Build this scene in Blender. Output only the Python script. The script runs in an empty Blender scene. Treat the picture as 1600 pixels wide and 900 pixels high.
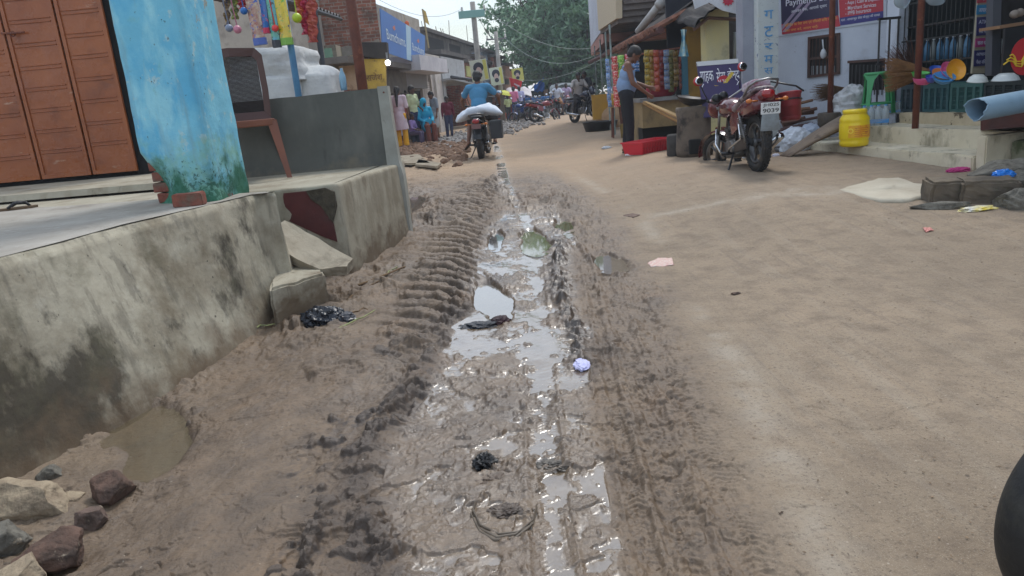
import bpy, bmesh, math, random
import numpy as np
from mathutils import Vector, Matrix, noise as mnoise
random.seed(7); np.random.seed(7)
SC = bpy.context.scene
COL = SC.collection
R = math.radians
# ------------------------------------------------------------------ camera
FPX = 1130.0; ROLL = R(5.25); PITCH = R(14.6); EYE = 1.2
_cr, _sr, _cp, _sp = math.cos(ROLL), math.sin(ROLL), math.cos(PITCH), math.sin(PITCH)
FW = Vector((0, _cp, -_sp)); _u0 = Vector((0, _sp, _cp)); _r0 = Vector((1, 0, 0))
RT = _r0 * _cr - _u0 * _sr; UP = _r0 * _sr + _u0 * _cr
cd = bpy.data.cameras.new('camera'); cam = bpy.data.objects.new('camera', cd); COL.objects.link(cam)
cd.sensor_width = 36; cd.lens = 36 * FPX / 1600; cd.clip_start = 0.05; cd.clip_end = 3000
m4 = Matrix((RT, UP, -FW)).transposed().to_4x4(); m4.translation = Vector((0, 0, EYE)); cam.matrix_world = m4
SC.camera = cam
# ------------------------------------------------------------------ light
SUN_EL, SUN_AZ = 58, 28          # azimuth clockwise from +Y
SC.view_settings.view_transform = 'Standard'; SC.view_settings.look = 'None'
SC.view_settings.gamma = 1; SC.view_settings.use_curve_mapping = False
SC.view_settings.exposure = 0.56
W = bpy.data.worlds.new('World'); SC.world = W; W.use_nodes = True
nt = W.node_tree; bg = nt.nodes['Background']; bg.inputs[1].default_value = 0.10
sky = nt.nodes.new('ShaderNodeTexSky'); sky.sky_type = 'NISHITA'; sky.sun_disc = False
sky.sun_elevation = R(SUN_EL); sky.sun_rotation = R(SUN_AZ); sky.air_density = 1.4; sky.dust_density = 1.5; sky.ozone_density = 1.5
tc = nt.nodes.new('ShaderNodeTexCoord'); mp = nt.nodes.new('ShaderNodeMapping'); mp.inputs['Scale'].default_value = (1, 1, 2.6)
nz = nt.nodes.new('ShaderNodeTexNoise'); nz.inputs['Scale'].default_value = 2.3; nz.inputs['Detail'].default_value = 7; nz.inputs['Roughness'].default_value = .55
cr_ = nt.nodes.new('ShaderNodeValToRGB'); cr_.color_ramp.elements[0].position = .40; cr_.color_ramp.elements[1].position = .56
cr_.color_ramp.elements[0].color = (.25, .25, .25, 1); cr_.color_ramp.elements[1].color = (1, 1, 1, 1)
mx = nt.nodes.new('ShaderNodeMix'); mx.data_type = 'RGBA'; mx.inputs[7].default_value = (7.4, 8.3, 9.6, 1)
L = nt.links.new
L(tc.outputs['Generated'], mp.inputs[0]); L(mp.outputs[0], nz.inputs['Vector']); L(nz.outputs[0], cr_.inputs[0])
L(cr_.outputs[0], mx.inputs[0]); L(sky.outputs[0], mx.inputs[6]); L(mx.outputs[2], bg.inputs[0])
ld = bpy.data.lights.new('sun', 'SUN'); ld.energy = 1.5; ld.angle = R(16); ld.color = (1, .96, .90)
lo = bpy.data.objects.new('sun', ld); COL.objects.link(lo)
_sd = Vector((math.sin(R(SUN_AZ)) * math.cos(R(SUN_EL)), math.cos(R(SUN_AZ)) * math.cos(R(SUN_EL)), math.sin(R(SUN_EL))))
lo.rotation_euler = (-_sd).to_track_quat('-Z', 'Y').to_euler(); lo.location = _sd * 60

# ------------------------------------------------------------------ rays of the photograph -> points in the place
def ray(px, py): return FW + RT * ((px - 800) / FPX) - UP * ((py - 450) / FPX)
def P(px, py, y):
    d = ray(px, py); return Vector((0, 0, EYE)) + d * (y / d.y)
def PZ(px, py, z):
    d = ray(px, py); return Vector((0, 0, EYE)) + d * ((z - EYE) / d.z)
def sm(a, b, x):
    t = np.clip((x - a) / (b - a), 0, 1); return t * t * (3 - 2 * t)
def base_h(x, y):
    z = 0.10 * sm(3.5, 9, y) + 0.12 * sm(1.0, 2.4, x) * sm(3.2, 6.5, y) * (1 - sm(26, 40, y))
    z = z + 0.10 * sm(-.95, -1.5, x) * sm(4.4, 5.6, y) * (1 - sm(8, 10, y))
    z = z - 0.05 * sm(-1.0, -1.45, x) * (1 - sm(3.2, 4.6, y))
    return z
def G(px, py):
    z = 0.1
    for _ in range(12):
        p = PZ(px, py, z); z = float(base_h(p.x, p.y))
    return Vector((p.x, p.y, z))
def gz(x, y): return float(base_h(x, y))

class Frame:                       # a vertical wall line: s runs along it, n stands out of it towards the viewer, z up
    def __init__(s, p0, p1):
        s.o = Vector((p0[0], p0[1], 0)); s.d = (Vector((p1[0], p1[1], 0)) - s.o); s.len = s.d.length; s.d.normalize()
        s.n = Vector((s.d.y, -s.d.x, 0))
    def pt(s, a, z, n=0): return s.o + s.d * a + s.n * n + Vector((0, 0, z))
    def px(s, px, py, n=0):
        d = ray(px, py); o = Vector((0, 0, EYE)); t = ((s.o + s.n * n - o).dot(s.n)) / d.dot(s.n); q = o + d * t
        return (q - s.o).dot(s.d), q.z

# ------------------------------------------------------------------ materials
def S(r, g, b):
    f = lambda c: (c / 255 / 12.92) if c / 255 <= .04045 else ((c / 255 + .055) / 1.055) ** 2.4
    return (f(r), f(g), f(b))
def c4(c): return (c[0], c[1], c[2], 1)
def mat(name, c, c2=None, scale=6, rough=.75, bump=.0, bscale=60, metal=0, layers=(), spec=.5, coat=0, trans=0, alpha=1, emit=None, estr=0, coords='Object', rvar=.0, bdist=.01):
    m = bpy.data.materials.new(name); m.use_nodes = True; t = m.node_tree; N = t.nodes; K = t.links.new
    b = N['Principled BSDF']; b.inputs['Roughness'].default_value = rough; b.inputs['Metallic'].default_value = metal
    b.inputs['Specular IOR Level'].default_value = spec; b.inputs['Coat Weight'].default_value = coat
    b.inputs['Transmission Weight'].default_value = trans; b.inputs['Alpha'].default_value = alpha
    if emit: b.inputs['Emission Color'].default_value = c4(emit); b.inputs['Emission Strength'].default_value = estr
    tcn = N.new('ShaderNodeTexCoord'); src = tcn.outputs[coords]
    def nzn(sc, det=5, v=None, rg=.6):
        n = N.new('ShaderNodeTexNoise'); n.inputs['Scale'].default_value = sc; n.inputs['Detail'].default_value = det; n.inputs['Roughness'].default_value = rg
        if v:
            mm = N.new('ShaderNodeMapping'); mm.inputs['Scale'].default_value = v; K(src, mm.inputs[0]); K(mm.outputs[0], n.inputs['Vector'])
        else: K(src, n.inputs['Vector'])
        return n
    def mix(a, bcol, fac):
        x = N.new('ShaderNodeMix'); x.data_type = 'RGBA'; K(fac, x.inputs[0])
        if isinstance(a, tuple): x.inputs[6].default_value = c4(a)
        else: K(a, x.inputs[6])
        x.inputs[7].default_value = c4(bcol); return x.outputs[2]
    cur = c
    if c2:
        n = nzn(scale, 6); rr = N.new('ShaderNodeMapRange'); rr.inputs[1].default_value = .35; rr.inputs[2].default_value = .65; K(n.outputs[0], rr.inputs[0])
        cur = mix(c, c2, rr.outputs[0])
    for l in layers:
        n = nzn(l.get('s', 5), l.get('det', 8), l.get('v'), l.get('rg', .65)); rr = N.new('ShaderNodeMapRange')
        rr.inputs[1].default_value = l['lo']; rr.inputs[2].default_value = l['hi']; K(n.outputs[0], rr.inputs[0]); f = rr.outputs[0]
        if 'zr' in l:            # where on the thing (object height) the stain sits
            sp = N.new('ShaderNodeSeparateXYZ'); gg = N.new('ShaderNodeNewGeometry'); K(gg.outputs['Position'], sp.inputs[0]); r2 = N.new('ShaderNodeMapRange')
            r2.inputs[1].default_value, r2.inputs[2].default_value = l['zr']; K(sp.outputs[l.get('ax', 2)], r2.inputs[0])
            if l.get('soft'):     # height shifts the threshold so the edge is ragged
                a1 = N.new('ShaderNodeMath'); a1.operation = 'MULTIPLY_ADD'; K(r2.outputs[0], a1.inputs[0]); a1.inputs[1].default_value = l['soft']; K(n.outputs[0], a1.inputs[2]); K(a1.outputs[0], rr.inputs[0])
            else:
                a1 = N.new('ShaderNodeMath'); a1.operation = 'MULTIPLY'; K(f, a1.inputs[0]); K(r2.outputs[0], a1.inputs[1]); f = a1.outputs[0]
        if l.get('k', 1) != 1:
            a2 = N.new('ShaderNodeMath'); a2.operation = 'MULTIPLY'; K(f, a2.inputs[0]); a2.inputs[1].default_value = l['k']; f = a2.outputs[0]
        cur = mix(cur, l['c'], f)
    if isinstance(cur, tuple): b.inputs['Base Color'].default_value = c4(cur)
    else: K(cur, b.inputs['Base Color'])
    if bump:
        n = nzn(bscale, 6); bn = N.new('ShaderNodeBump'); bn.inputs['Strength'].default_value = bump; bn.inputs['Distance'].default_value = bdist
        K(n.outputs[0], bn.inputs['Height']); K(bn.outputs[0], b.inputs['Normal'])
    if rvar:
        n = nzn(scale * 1.7, 5); rr = N.new('ShaderNodeMapRange'); rr.inputs[3].default_value = max(0, rough - rvar); rr.inputs[4].default_value = min(1, rough + rvar)
        rr.inputs[1].default_value = .3; rr.inputs[2].default_value = .7; K(n.outputs[0], rr.inputs[0]); K(rr.outputs[0], b.inputs['Roughness'])
    return m
def brick_mat(name, c1, c2, mortar, w=.24, h=.085, plaster=None, plo=.5, phi=.54, ps=1.2, dirt=True):
    m = mat(name, c1, rough=.9); t = m.node_tree; N = t.nodes; K = t.links.new; b = N['Principled BSDF']
    tcn = N.new('ShaderNodeTexCoord'); sp = N.new('ShaderNodeSeparateXYZ'); K(tcn.outputs['Object'], sp.inputs[0])
    ad = N.new('ShaderNodeMath'); K(sp.outputs[0], ad.inputs[0]); K(sp.outputs[1], ad.inputs[1])
    cb = N.new('ShaderNodeCombineXYZ'); K(ad.outputs[0], cb.inputs[0]); K(sp.outputs[2], cb.inputs[1])
    nd = N.new('ShaderNodeTexNoise'); nd.inputs['Scale'].default_value = 3; K(tcn.outputs['Object'], nd.inputs['Vector'])
    vm = N.new('ShaderNodeVectorMath'); vm.operation = 'MULTIPLY_ADD'; K(nd.outputs['Color'], vm.inputs[0]); vm.inputs[1].default_value = (.03, .03, 0); K(cb.outputs[0], vm.inputs[2])
    bk = N.new('ShaderNodeTexBrick'); K(vm.outputs[0], bk.inputs['Vector']); bk.inputs['Scale'].default_value = 1
    bk.inputs['Brick Width'].default_value = w; bk.inputs['Row Height'].default_value = h; bk.inputs['Mortar Size'].default_value = .011
    bk.inputs['Color1'].default_value = c4(c1); bk.inputs['Color2'].default_value = c4(c2); bk.inputs['Mortar'].default_value = c4(mortar)
    cur = bk.outputs['Color']
    def lay(cur, col, s, lo, hi, k=1):
        n = N.new('ShaderNodeTexNoise'); n.inputs['Scale'].default_value = s; n.inputs['Detail'].default_value = 8; K(tcn.outputs['Object'], n.inputs['Vector'])
        r = N.new('ShaderNodeMapRange'); r.inputs[1].default_value = lo; r.inputs[2].default_value = hi; r.inputs[4].default_value = k; K(n.outputs[0], r.inputs[0])
        x = N.new('ShaderNodeMix'); x.data_type = 'RGBA'; K(r.outputs[0], x.inputs[0]); K(cur, x.inputs[6]); x.inputs[7].default_value = c4(col); return x.outputs[2]
    if dirt: cur = lay(cur, S(70, 60, 52), 2.5, .5, .68, .7); cur = lay(cur, S(160, 150, 140), 7, .56, .7, .6)
    if plaster: cur = lay(cur, plaster, ps, plo, phi)
    K(cur, b.inputs['Base Color'])
    bn = N.new('ShaderNodeBump'); bn.inputs['Strength'].default_value = .6; bn.inputs['Distance'].default_value = .012; bn.invert = True
    K(bk.outputs['Fac'], bn.inputs['Height']); K(bn.outputs[0], b.inputs['Normal'])
    return m

# ------------------------------------------------------------------ mesh builder
class MB:
    def __init__(s): s.v = []; s.f = []
    def add(s, vs, fs):
        o = len(s.v); s.v += [Vector(v) for v in vs]; s.f += [tuple(i + o for i in f) for f in fs]; return s
    def hexa(s, p):               # 8 points: bottom ring then top ring
        return s.add(p, [(3, 2, 1, 0), (4, 5, 6, 7), (0, 1, 5, 4), (1, 2, 6, 5), (2, 3, 7, 6), (3, 0, 4, 7)])
    def box(s, c, d, rot=None, bev=0):
        c = Vector(c); hx, hy, hz = d[0] / 2, d[1] / 2, d[2] / 2
        pts = [Vector(q) for q in ((-hx, -hy, -hz), (hx, -hy, -hz), (hx, hy, -hz), (-hx, hy, -hz), (-hx, -hy, hz), (hx, -hy, hz), (hx, hy, hz), (-hx, hy, hz))]
        M3 = rot if rot is not None else Matrix.Identity(3)
        if bev:
            bm = bmesh.new(); vs = [bm.verts.new(q) for q in pts]
            for f in [(3, 2, 1, 0), (4, 5, 6, 7), (0, 1, 5, 4), (1, 2, 6, 5), (2, 3, 7, 6), (3, 0, 4, 7)]: bm.faces.new([vs[i] for i in f])
            bmesh.ops.bevel(bm, geom=bm.edges[:], offset=bev, segments=2, affect='EDGES', profile=.5)
            bm.verts.index_update(); s.add([c + M3 @ v.co for v in bm.verts], [[v.index for v in f.verts] for f in bm.faces]); bm.free(); return s
        return s.hexa([c + M3 @ q for q in pts])
    def tube(s, pts, r, n=8, cap=True):
        pts = [Vector(p) for p in pts]; k = len(pts); rs = r if isinstance(r, (list, tuple)) else [r] * k
        vs = []; fs = []; pn = None
        for i, p in enumerate(pts):
            t = (pts[min(i + 1, k - 1)] - pts[max(i - 1, 0)]); t = t.normalized() if t.length > 1e-9 else Vector((0, 0, 1))
            if pn is None: a = Vector((0, 0, 1)) if abs(t.z) < .9 else Vector((1, 0, 0)); u = t.cross(a).normalized()
            else: u = (pn - t * pn.dot(t)).normalized()
            pn = u; w = t.cross(u)
            for j in range(n):
                a = 2 * math.pi * j / n; vs.append(p + (u * math.cos(a) + w * math.sin(a)) * rs[i])
        for i in range(k - 1):
            for j in range(n):
                a = i * n + j; b_ = i * n + (j + 1) % n; fs.append((a, b_, b_ + n, a + n))
        if cap: fs.append(tuple(range(n - 1, -1, -1))); fs.append(tuple((k - 1) * n + j for j in range(n)))
        return s.add(vs, fs)
    def lathe(s, prof, c=(0, 0, 0), axis='z', n=24, rot=None, cap=True):
        c = Vector(c); vs = []; fs = []; k = len(prof)
        for (r, h) in prof:
            for j in range(n):
                a = 2 * math.pi * j / n; q = Vector((r * math.cos(a), r * math.sin(a), h))
                if axis == 'y': q = Vector((q.x, q.z, q.y))
                if axis == 'x': q = Vector((q.z, q.x, q.y))
                if rot is not None: q = rot @ q
                vs.append(c + q)
        for i in range(k - 1):
            for j in range(n):
                a = i * n + j; b_ = i * n + (j + 1) % n; fs.append((a, b_, b_ + n, a + n))
        if cap: fs.append(tuple(range(n - 1, -1, -1))); fs.append(tuple((k - 1) * n + j for j in range(n)))
        return s.add(vs, fs)
    def torus(s, c, R_, r, axis='y', n=32, m=10, sx=1):
        c = Vector(c); vs = []; fs = []
        for i in range(n):
            a = 2 * math.pi * i / n
            for j in range(m):
                b_ = 2 * math.pi * j / m; rr = R_ + r * math.cos(b_); h = r * math.sin(b_) * sx
                q = (rr * math.cos(a), h, rr * math.sin(a)) if axis == 'y' else ((rr * math.cos(a), rr * math.sin(a), h) if axis == 'z' else (h, rr * math.cos(a), rr * math.sin(a)))
                vs.append(c + Vector(q))
        for i in range(n):
            for j in range(m): fs.append((i * m + j, i * m + (j + 1) % m, ((i + 1) % n) * m + (j + 1) % m, ((i + 1) % n) * m + j))
        return s.add(vs, fs)
    def ell(s, c, r, n=16, m=10, rot=None):
        c = Vector(c); r = (r, r, r) if not isinstance(r, (tuple, list)) else r; vs = []; fs = []
        for i in range(m + 1):
            th = math.pi * i / m
            for j in range(n):
                a = 2 * math.pi * j / n; q = Vector((math.sin(th) * math.cos(a) * r[0], math.sin(th) * math.sin(a) * r[1], math.cos(th) * r[2]))
                vs.append(c + (rot @ q if rot is not None else q))
        for i in range(m):
            for j in range(n):
                a = i * n + j; b_ = i * n + (j + 1) % n; fs.append((a, a + n, b_ + n, b_))
        return s.add(vs, fs)
    def rings(s, rr, cap=True):    # loft through rings of equal length
        n = len(rr[0]); vs = [v for q in rr for v in q]; fs = []
        for i in range(len(rr) - 1):
            for j in range(n):
                a = i * n + j; b_ = i * n + (j + 1) % n; fs.append((a, b_, b_ + n, a + n))
        if cap: fs.append(tuple(range(n - 1, -1, -1))); fs.append(tuple((len(rr) - 1) * n + j for j in range(n)))
        return s.add(vs, fs)
    def prism(s, pts, d):          # polygon extruded along vector d
        pts = [Vector(p) for p in pts]; d = Vector(d); n = len(pts)
        return s.add(pts + [p + d for p in pts], [tuple(range(n - 1, -1, -1)), tuple(range(n, 2 * n))] + [(i, (i + 1) % n, (i + 1) % n + n, i + n) for i in range(n)])
    def grid(s, fn, nu, nv, cu=False):
        vs = [fn(i / nu, j / nv) for j in range(nv + 1) for i in range(nu + 1)]
        return s.add(vs, [(j * (nu + 1) + i, j * (nu + 1) + i + 1, (j + 1) * (nu + 1) + i + 1, (j + 1) * (nu + 1) + i) for j in range(nv) for i in range(nu)])
    def fbox(s, F, s0, s1, z0, z1, n0, n1):
        return s.hexa([F.pt(s0, z0, n1), F.pt(s1, z0, n1), F.pt(s1, z0, n0), F.pt(s0, z0, n0), F.pt(s0, z1, n1), F.pt(s1, z1, n1), F.pt(s1, z1, n0), F.pt(s0, z1, n0)])
    def jitter(s, a, sc=5, seed=0):
        o = Vector((seed * 3.1, seed * 1.7, 0))
        s.v = [v + mnoise.noise_vector(v * sc + o) * a for v in s.v]; return s
    def build(s, name, m, parent=None, smooth=False, world=False, fix=True, auto=None):
        me = bpy.data.meshes.new(name); vs = s.v
        if world and parent is not None:
            inv = parent_matrix(parent).inverted(); vs = [inv @ v for v in vs]
        me.from_pydata([tuple(v) for v in vs], [], s.f)
        if fix:
            bm = bmesh.new(); bm.from_mesh(me); bmesh.ops.recalc_face_normals(bm, faces=bm.faces); bm.to_mesh(me); bm.free()
        for mm in (m if isinstance(m, (list, tuple)) else [m]): me.materials.append(mm)
        if smooth: me.shade_smooth()
        if auto is not None:
            me.shade_smooth(); me.set_sharp_from_angle(angle=R(auto))
        o = bpy.data.objects.new(name, me); COL.objects.link(o)
        if parent is not None: o.parent = parent
        return o
def parent_matrix(o):
    m = Matrix.LocRotScale(o.location, o.rotation_euler, o.scale)
    return parent_matrix(o.parent) @ m if o.parent else m
def tag(o, label=None, cat=None, group=None, kind=None):
    if label: o['label'] = label
    if cat: o['category'] = cat
    if group: o['group'] = group
    if kind: o['kind'] = kind
    return o
def thing(name, label, cat, loc=(0, 0, 0), rz=0, group=None, rot=None):
    o = bpy.data.objects.new(name, None); COL.objects.link(o); o.location = loc; o.rotation_euler = rot if rot else (0, 0, rz)
    o.empty_display_size = .1
    return tag(o, label, cat, group)
def single(mb, name, m, label, cat, group=None, smooth=False, kind=None, origin=None, **k):
    """a thing that is one mesh; its vertices are given in world space and its origin put at its base"""
    if origin is None:
        xs = [v.x for v in mb.v]; ys = [v.y for v in mb.v]; zs = [v.z for v in mb.v]
        origin = Vector(((min(xs) + max(xs)) / 2, (min(ys) + max(ys)) / 2, min(zs)))
    mb.v = [v - Vector(origin) for v in mb.v]
    o = mb.build(name, m, smooth=smooth, **k); o.location = origin
    return tag(o, label, cat, group, kind)
def dup(o, parent=None):
    c = o.copy(); COL.objects.link(c)
    if parent is not None: c.parent = parent
    for ch in list(o.children): dup(ch, c)
    return c
def baked(o, name, m, parent=None, smooth=True):
    """evaluate an object's modifiers into a plain mesh object and drop the source"""
    dg = bpy.context.evaluated_depsgraph_get(); me = bpy.data.meshes.new_from_object(o.evaluated_get(dg), depsgraph=dg)
    bpy.data.objects.remove(o)
    me.materials.clear(); me.materials.append(m); me.name = name
    if smooth: me.shade_smooth()
    q = bpy.data.objects.new(name, me); COL.objects.link(q)
    if parent is not None: q.parent = parent
    return q
def text(parent, body, o, right, up, w, h, m, name='lettering', ext=.0015, strokes=None, shear=0):
    """lettering fitted into w x h with its lower left corner at o (world), reading along right"""
    cu = bpy.data.curves.new('t', 'FONT'); cu.body = body; cu.extrude = .004; cu.offset = .004
    t = bpy.data.objects.new('t', cu); COL.objects.link(t)
    dg = bpy.context.evaluated_depsgraph_get(); me = bpy.data.meshes.new_from_object(t.evaluated_get(dg), depsgraph=dg)
    bpy.data.objects.remove(t); mb = MB(); vs = [v.co.copy() for v in me.vertices]
    if not vs: return None
    x0 = min(v.x for v in vs); x1 = max(v.x for v in vs); y0 = min(v.y for v in vs); y1 = max(v.y for v in vs)
    right = Vector(right).normalized(); up = Vector(up).normalized(); n = right.cross(up)
    o = Vector(o)
    mb.add([o + right * ((v.x - x0) / (x1 - x0) * w) + up * ((v.y - y0) / (y1 - y0) * h) + n * (.002 + ext * (1 if v.z > 0 else 0)) for v in vs], [tuple(p.vertices) for p in me.polygons])
    bpy.data.meshes.remove(me)
    return mb.build(name, m, parent, world=True, fix=False)
# numpy value noise
_T = np.random.RandomState(3).rand(512, 512)
def vn(x, y):
    xi = np.floor(x).astype(np.int64); yi = np.floor(y).astype(np.int64); fx = x - xi; fy = y - yi
    fx = fx * fx * fx * (fx * (fx * 6 - 15) + 10); fy = fy * fy * fy * (fy * (fy * 6 - 15) + 10)
    a = _T[xi % 512, yi % 512]; b = _T[(xi + 1) % 512, yi % 512]; c = _T[xi % 512, (yi + 1) % 512]; d = _T[(xi + 1) % 512, (yi + 1) % 512]
    return (a * (1 - fx) + b * fx) * (1 - fy) + (c * (1 - fx) + d * fx) * fy
def fbm(x, y, o=5, g=.5, ox=0):
    s = 0; a = 1; t = 0
    for i in range(o):
        f = 2.03 ** i; s = s + a * vn(x * f + 17.3 * i + ox, y * f + 9.1 * i + ox * .7); t += a; a *= g
    return s / t
def ridged(x, y, o=4, ox=0):
    s = 0; a = 1; t = 0
    for i in range(o):
        f = 2.1 ** i; s = s + a * (1 - np.abs(2 * vn(x * f + 7.7 * i + ox, y * f + 3.3 * i + ox) - 1)) ** 2; t += a; a *= .55
    return s / t
# ================================================================== GROUND
def gp(px, py): p = G(px, py); return p.x, p.y
# puddles: name, centre, half sizes, turn, depth
PUD = []
def pud(px, py, rx, ry, rot, dp, lvl, key):
    x, y = gp(px, py); PUD.append((x, y, rx, ry, rot, dp, lvl, key))
pud(768, 470, .105, .46, .10, .05, -.008, 'sky')
pud(834, 372, .13, .55, 0, .05, -.012, 'green')
pud(643, 316, .2, .85, 0, .04, -.012, 'far')
pud(232, 675, .17, .55, .50, .035, -.02, 'gutter')
pud(775, 372, .07, .42, 0, .04, -.012, 'bluish')
pud(952, 408, .11, .28, 0, .035, -.012, 'right')
pud(880, 352, .09, .28, 0, .04, -.012, 'brown')

def interp(y, ys, xs): return np.interp(y, ys, xs)
def xl_(y): return interp(y, [0, 1.7, 2.2, 2.7, 3.1, 4.3, 5.5, 7, 10], [-.45, -.47, -.50, -.54, -.48, -.33, -.33, -.2, 0])
def xr_(y): return interp(y, [0, 1.6, 3, 4.5, 6, 8, 10], [.12, .17, .30, .42, .55, .45, .3])
def xd_(y): return interp(y, [0, 1.55, 3, 4.7, 7, 10, 14], [.5, .64, .84, 1.04, 1.12, .9, .7])

def ground_arrays(x, y):
    b = base_h(x, y)
    xl, xr, xd = xl_(y), xr_(y), xd_(y)
    near = 1 - sm(9, 13, y)
    wob = (fbm(x * 2.2, y * 1.6, 4, ox=5) - .5) * .25
    xx = x + wob
    mudL = sm(-2.6, -1.1, x)                                   # mud from the left wall ...
    mudR = 1 - sm(-.26, .12, xx - xd)                          # ... to the dry road
    mud = mudL * mudR * near
    mudsoft = mud * (1 - .6 * sm(.0, .35, xx - xr))
    n1 = fbm(x * 3.3, y * 2.6, 5, ox=11) - .5
    n2 = fbm(x * 10, y * 9, 4, .42, ox=2) - .5
    n3 = fbm(x * 38, y * 33, 3, .4, ox=3) - .5
    rg = ridged(x * 7, y * 6, 5, ox=1)
    rg2 = ridged(x * 16 + n1 * 2, y * 13, 4, ox=9)
    g = lambda d, w: np.exp(-(d / w) ** 2)
    patch = sm(.42, .62, fbm(x * 1.5, y * 1.2, 3, ox=31))
    h = b.copy()
    h = h + (.02 * n1 + .006 * n2 + .0016 * n3) * (.22 + .78 * mud)
    # tractor lugs pressed into the left track
    xt = interp(y, [3, 3.8, 5, 6, 7.5, 9, 11], [-.62, -.56, -.50, -.52, -.48, -.40, -.3]); wt = interp(y, [3, 5, 9], [.24, .24, .26])
    lug = g((x - xt) / 1.0, wt) * sm(2.9, 4.6, y) * (1 - sm(9.8, 10.6, y))
    ph = (y + .5 * (x - xt) + 1.1 * np.maximum(0, x - xt) ** 2 * 3 + .10 * n1) / .19
    lugs = np.abs(((ph % 1) - .5) * 2); lugs = sm(.30, .62, lugs)

    # left bank of churned mud: smears and torn lumps
    leftb = sm(.0, .15, xl - xx) * mudL * near * (1 - .8 * lug)
    f1 = fbm(x * 2.4 + n1, y * 3.1, 5, .5, ox=51); f2 = fbm(x * 5, y * 7 + n1 * 2, 5, .52, ox=52); f3 = fbm(x * 14, y * 15, 3, .5, ox=53)
    cl = .020 * sm(.50, .515, f1) + .014 * sm(.56, .572, f1) + .016 * sm(.53, .545, f2) * sm(.4, .5, f1) - .012 * sm(.44, .43, f2)
    clod = .011 * sm(.585, .66, f3) + .006 * sm(.66, .72, f3)
    cl = cl * (.35 + .65 * patch)
    sp_ = sm(.52, .66, fbm(x * 1.9, y * 1.7, 3, ox=91))
    h = h + leftb * (.014 * n2 + .004 * n3 + cl * (.75 + .9 * sp_) + clod * sp_ * 1.5 + .012 * sp_ * (ridged(x * 9 + n1 * 3, y * 12, 3, ox=66) - .5) + .007 * np.sin((y * 1.0 + .6 * x + n1 * 1.2) * 27) * sm(2.2, 3.2, y) * patch)
    mid_ = mud * (1 - leftb); h = h + mid_ * (.010 * np.maximum(0, fbm(x * 34, y * 28, 3, .45, ox=97) - .54) * 3 + .007 * n2)
    h = h + mud * (1 - leftb) * (.010 * sm(.53, .55, f2) + .6 * clod * (.3 + .7 * sm(0, .1, xx - xr)) + .002 * n3)
    # torn ridge between bank and film
    gap = (1 - .75 * sm(3.9, 4.8, y)) * (.55 + .45 * sm(.3, .6, fbm(y * 2.2 + x, x * 3, 3, ox=40)))
    rl = g(xx - xl, .085) * near * gap
    h = h + rl * (.008 + .03 * (rg - .4) + .012 * (ridged(x * 30, y * 26, 2, ox=8) - .5) + .01 * n3 + .045 * n2 + .022 * sm(.50, .53, f2) + 1.3 * clod)
    yr = sm(2.6, 3.2, y) * (1 - sm(5.6, 6.6, y))
    xr2 = interp(y, [3, 4.5, 5.7, 7], [.285, .31, .42, .36])
    rr = g(xx * .5 + x * .5 - xr2, .055) * yr
    h = h + rr * (.010 + .03 * (rg - .45) + .04 * n2 + .02 * n3 + .022 * sm(.50, .53, f2) + 1.3 * clod)
    # heaps where the wheels climbed out
    for (px, py, rx, ry, a) in ((850, 318, .42, .9, .05), (655, 300, .25, .9, .04), (775, 300, .16, 1.1, .045), (680, 322, .3, .5, .05), (820, 735, .16, .10, .02), (885, 700, .10, .12, .02), (700, 250, 1.2, 2.5, .06)):
        cx, cy = gp(px, py); e = np.exp(-(((x - cx) / rx) ** 2 + ((y - cy) / ry) ** 2)); h = h + a * e * (.1 + .8 * (rg - .35) + .5 * n3 + 1.0 * n2 + .5 * sm(.5, .53, f2) + 14 * clod)
    h = h + lug * (lugs * .052 - .032) * (.9 + .8 * n1) + lug * .006 * n2
    st_ = fbm(x * 75 + .6 * np.sin(y * 1.1), y * 1.6, 3, .5, ox=77) - .5; h = h + .007 * st_ * (mid_ * g(x - interp(y, [1, 3, 6, 10], [.06, .10, .25, .05]), .14) + rr * 0) + .010 * st_ * mud * sm(.02, .1, xx - xr) * (1 - sm(6, 9, y))
    # narrow tyre tracks down the film and on the right
    for xc, wd, d, y0, y1, pit in ((interp(y, [1, 3, 6, 10], [.02, .09, .22, .05]), .045, .010, 1, 12, .022), (interp(y, [1, 3, 6, 8], [-.10, .02, .16, .1]), .03, .006, 2.5, 7, .018),
                                  (interp(y, [1, 3, 5, 8], [.36, .50, .66, .52]), .05, .012, 1, 8, .03), (interp(y, [1, 3, 5, 8], [.52, .66, .80, .6]), .045, .009, 1, 7.5, .026), (interp(y, [1, 3, 5, 8], [.24, .40, .55, .44]), .03, .008, 1, 8, .02)):
        ins = g(x - xc, wd) * sm(y0, y0 + .4, y) * (1 - sm(y1 - 1.5, y1, y))
        h = h - 1.5 * d * ins + ins * (.0006 + .0075 * np.clip(n2 + .08 + .12 * (xc > .3), 0, .5)) * np.sin((y + np.abs(x - xc) * .8 + .01 * n1) / pit * 2 * np.pi) * (1 - sm(4.5, 7, y)) + .006 * g(np.abs(x - xc) - wd * 1.5, .012) * near * (y1 > 7.9)
    rb = sm(0, .08, xx - xr) * mud
    h = h + rb * (.022 * n2 + .006 * n3 + .012 * (rg2 - .4))
    # faint ruts on the dry road
    h = h + (1 - mud) * near * (.004 * n2 + .004 * sm(.55, .6, f2) * sm(.5, .6, f1))
    for k, off in enumerate((.12, .26, .36, .62, .95)):
        h = h - .004 * g(x - (xd + off + .04 * np.sin(y * .7 + k)), .03 + .012 * k) * (1 - sm(7, 10, y)) * (.4 + fbm(y * 1.3, x, 3, ox=k))
    h = h + (1 - mud) * .004 * np.maximum(0, ridged(x * 2.2, y * 5.5, 4, ox=21) - .6)
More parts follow.
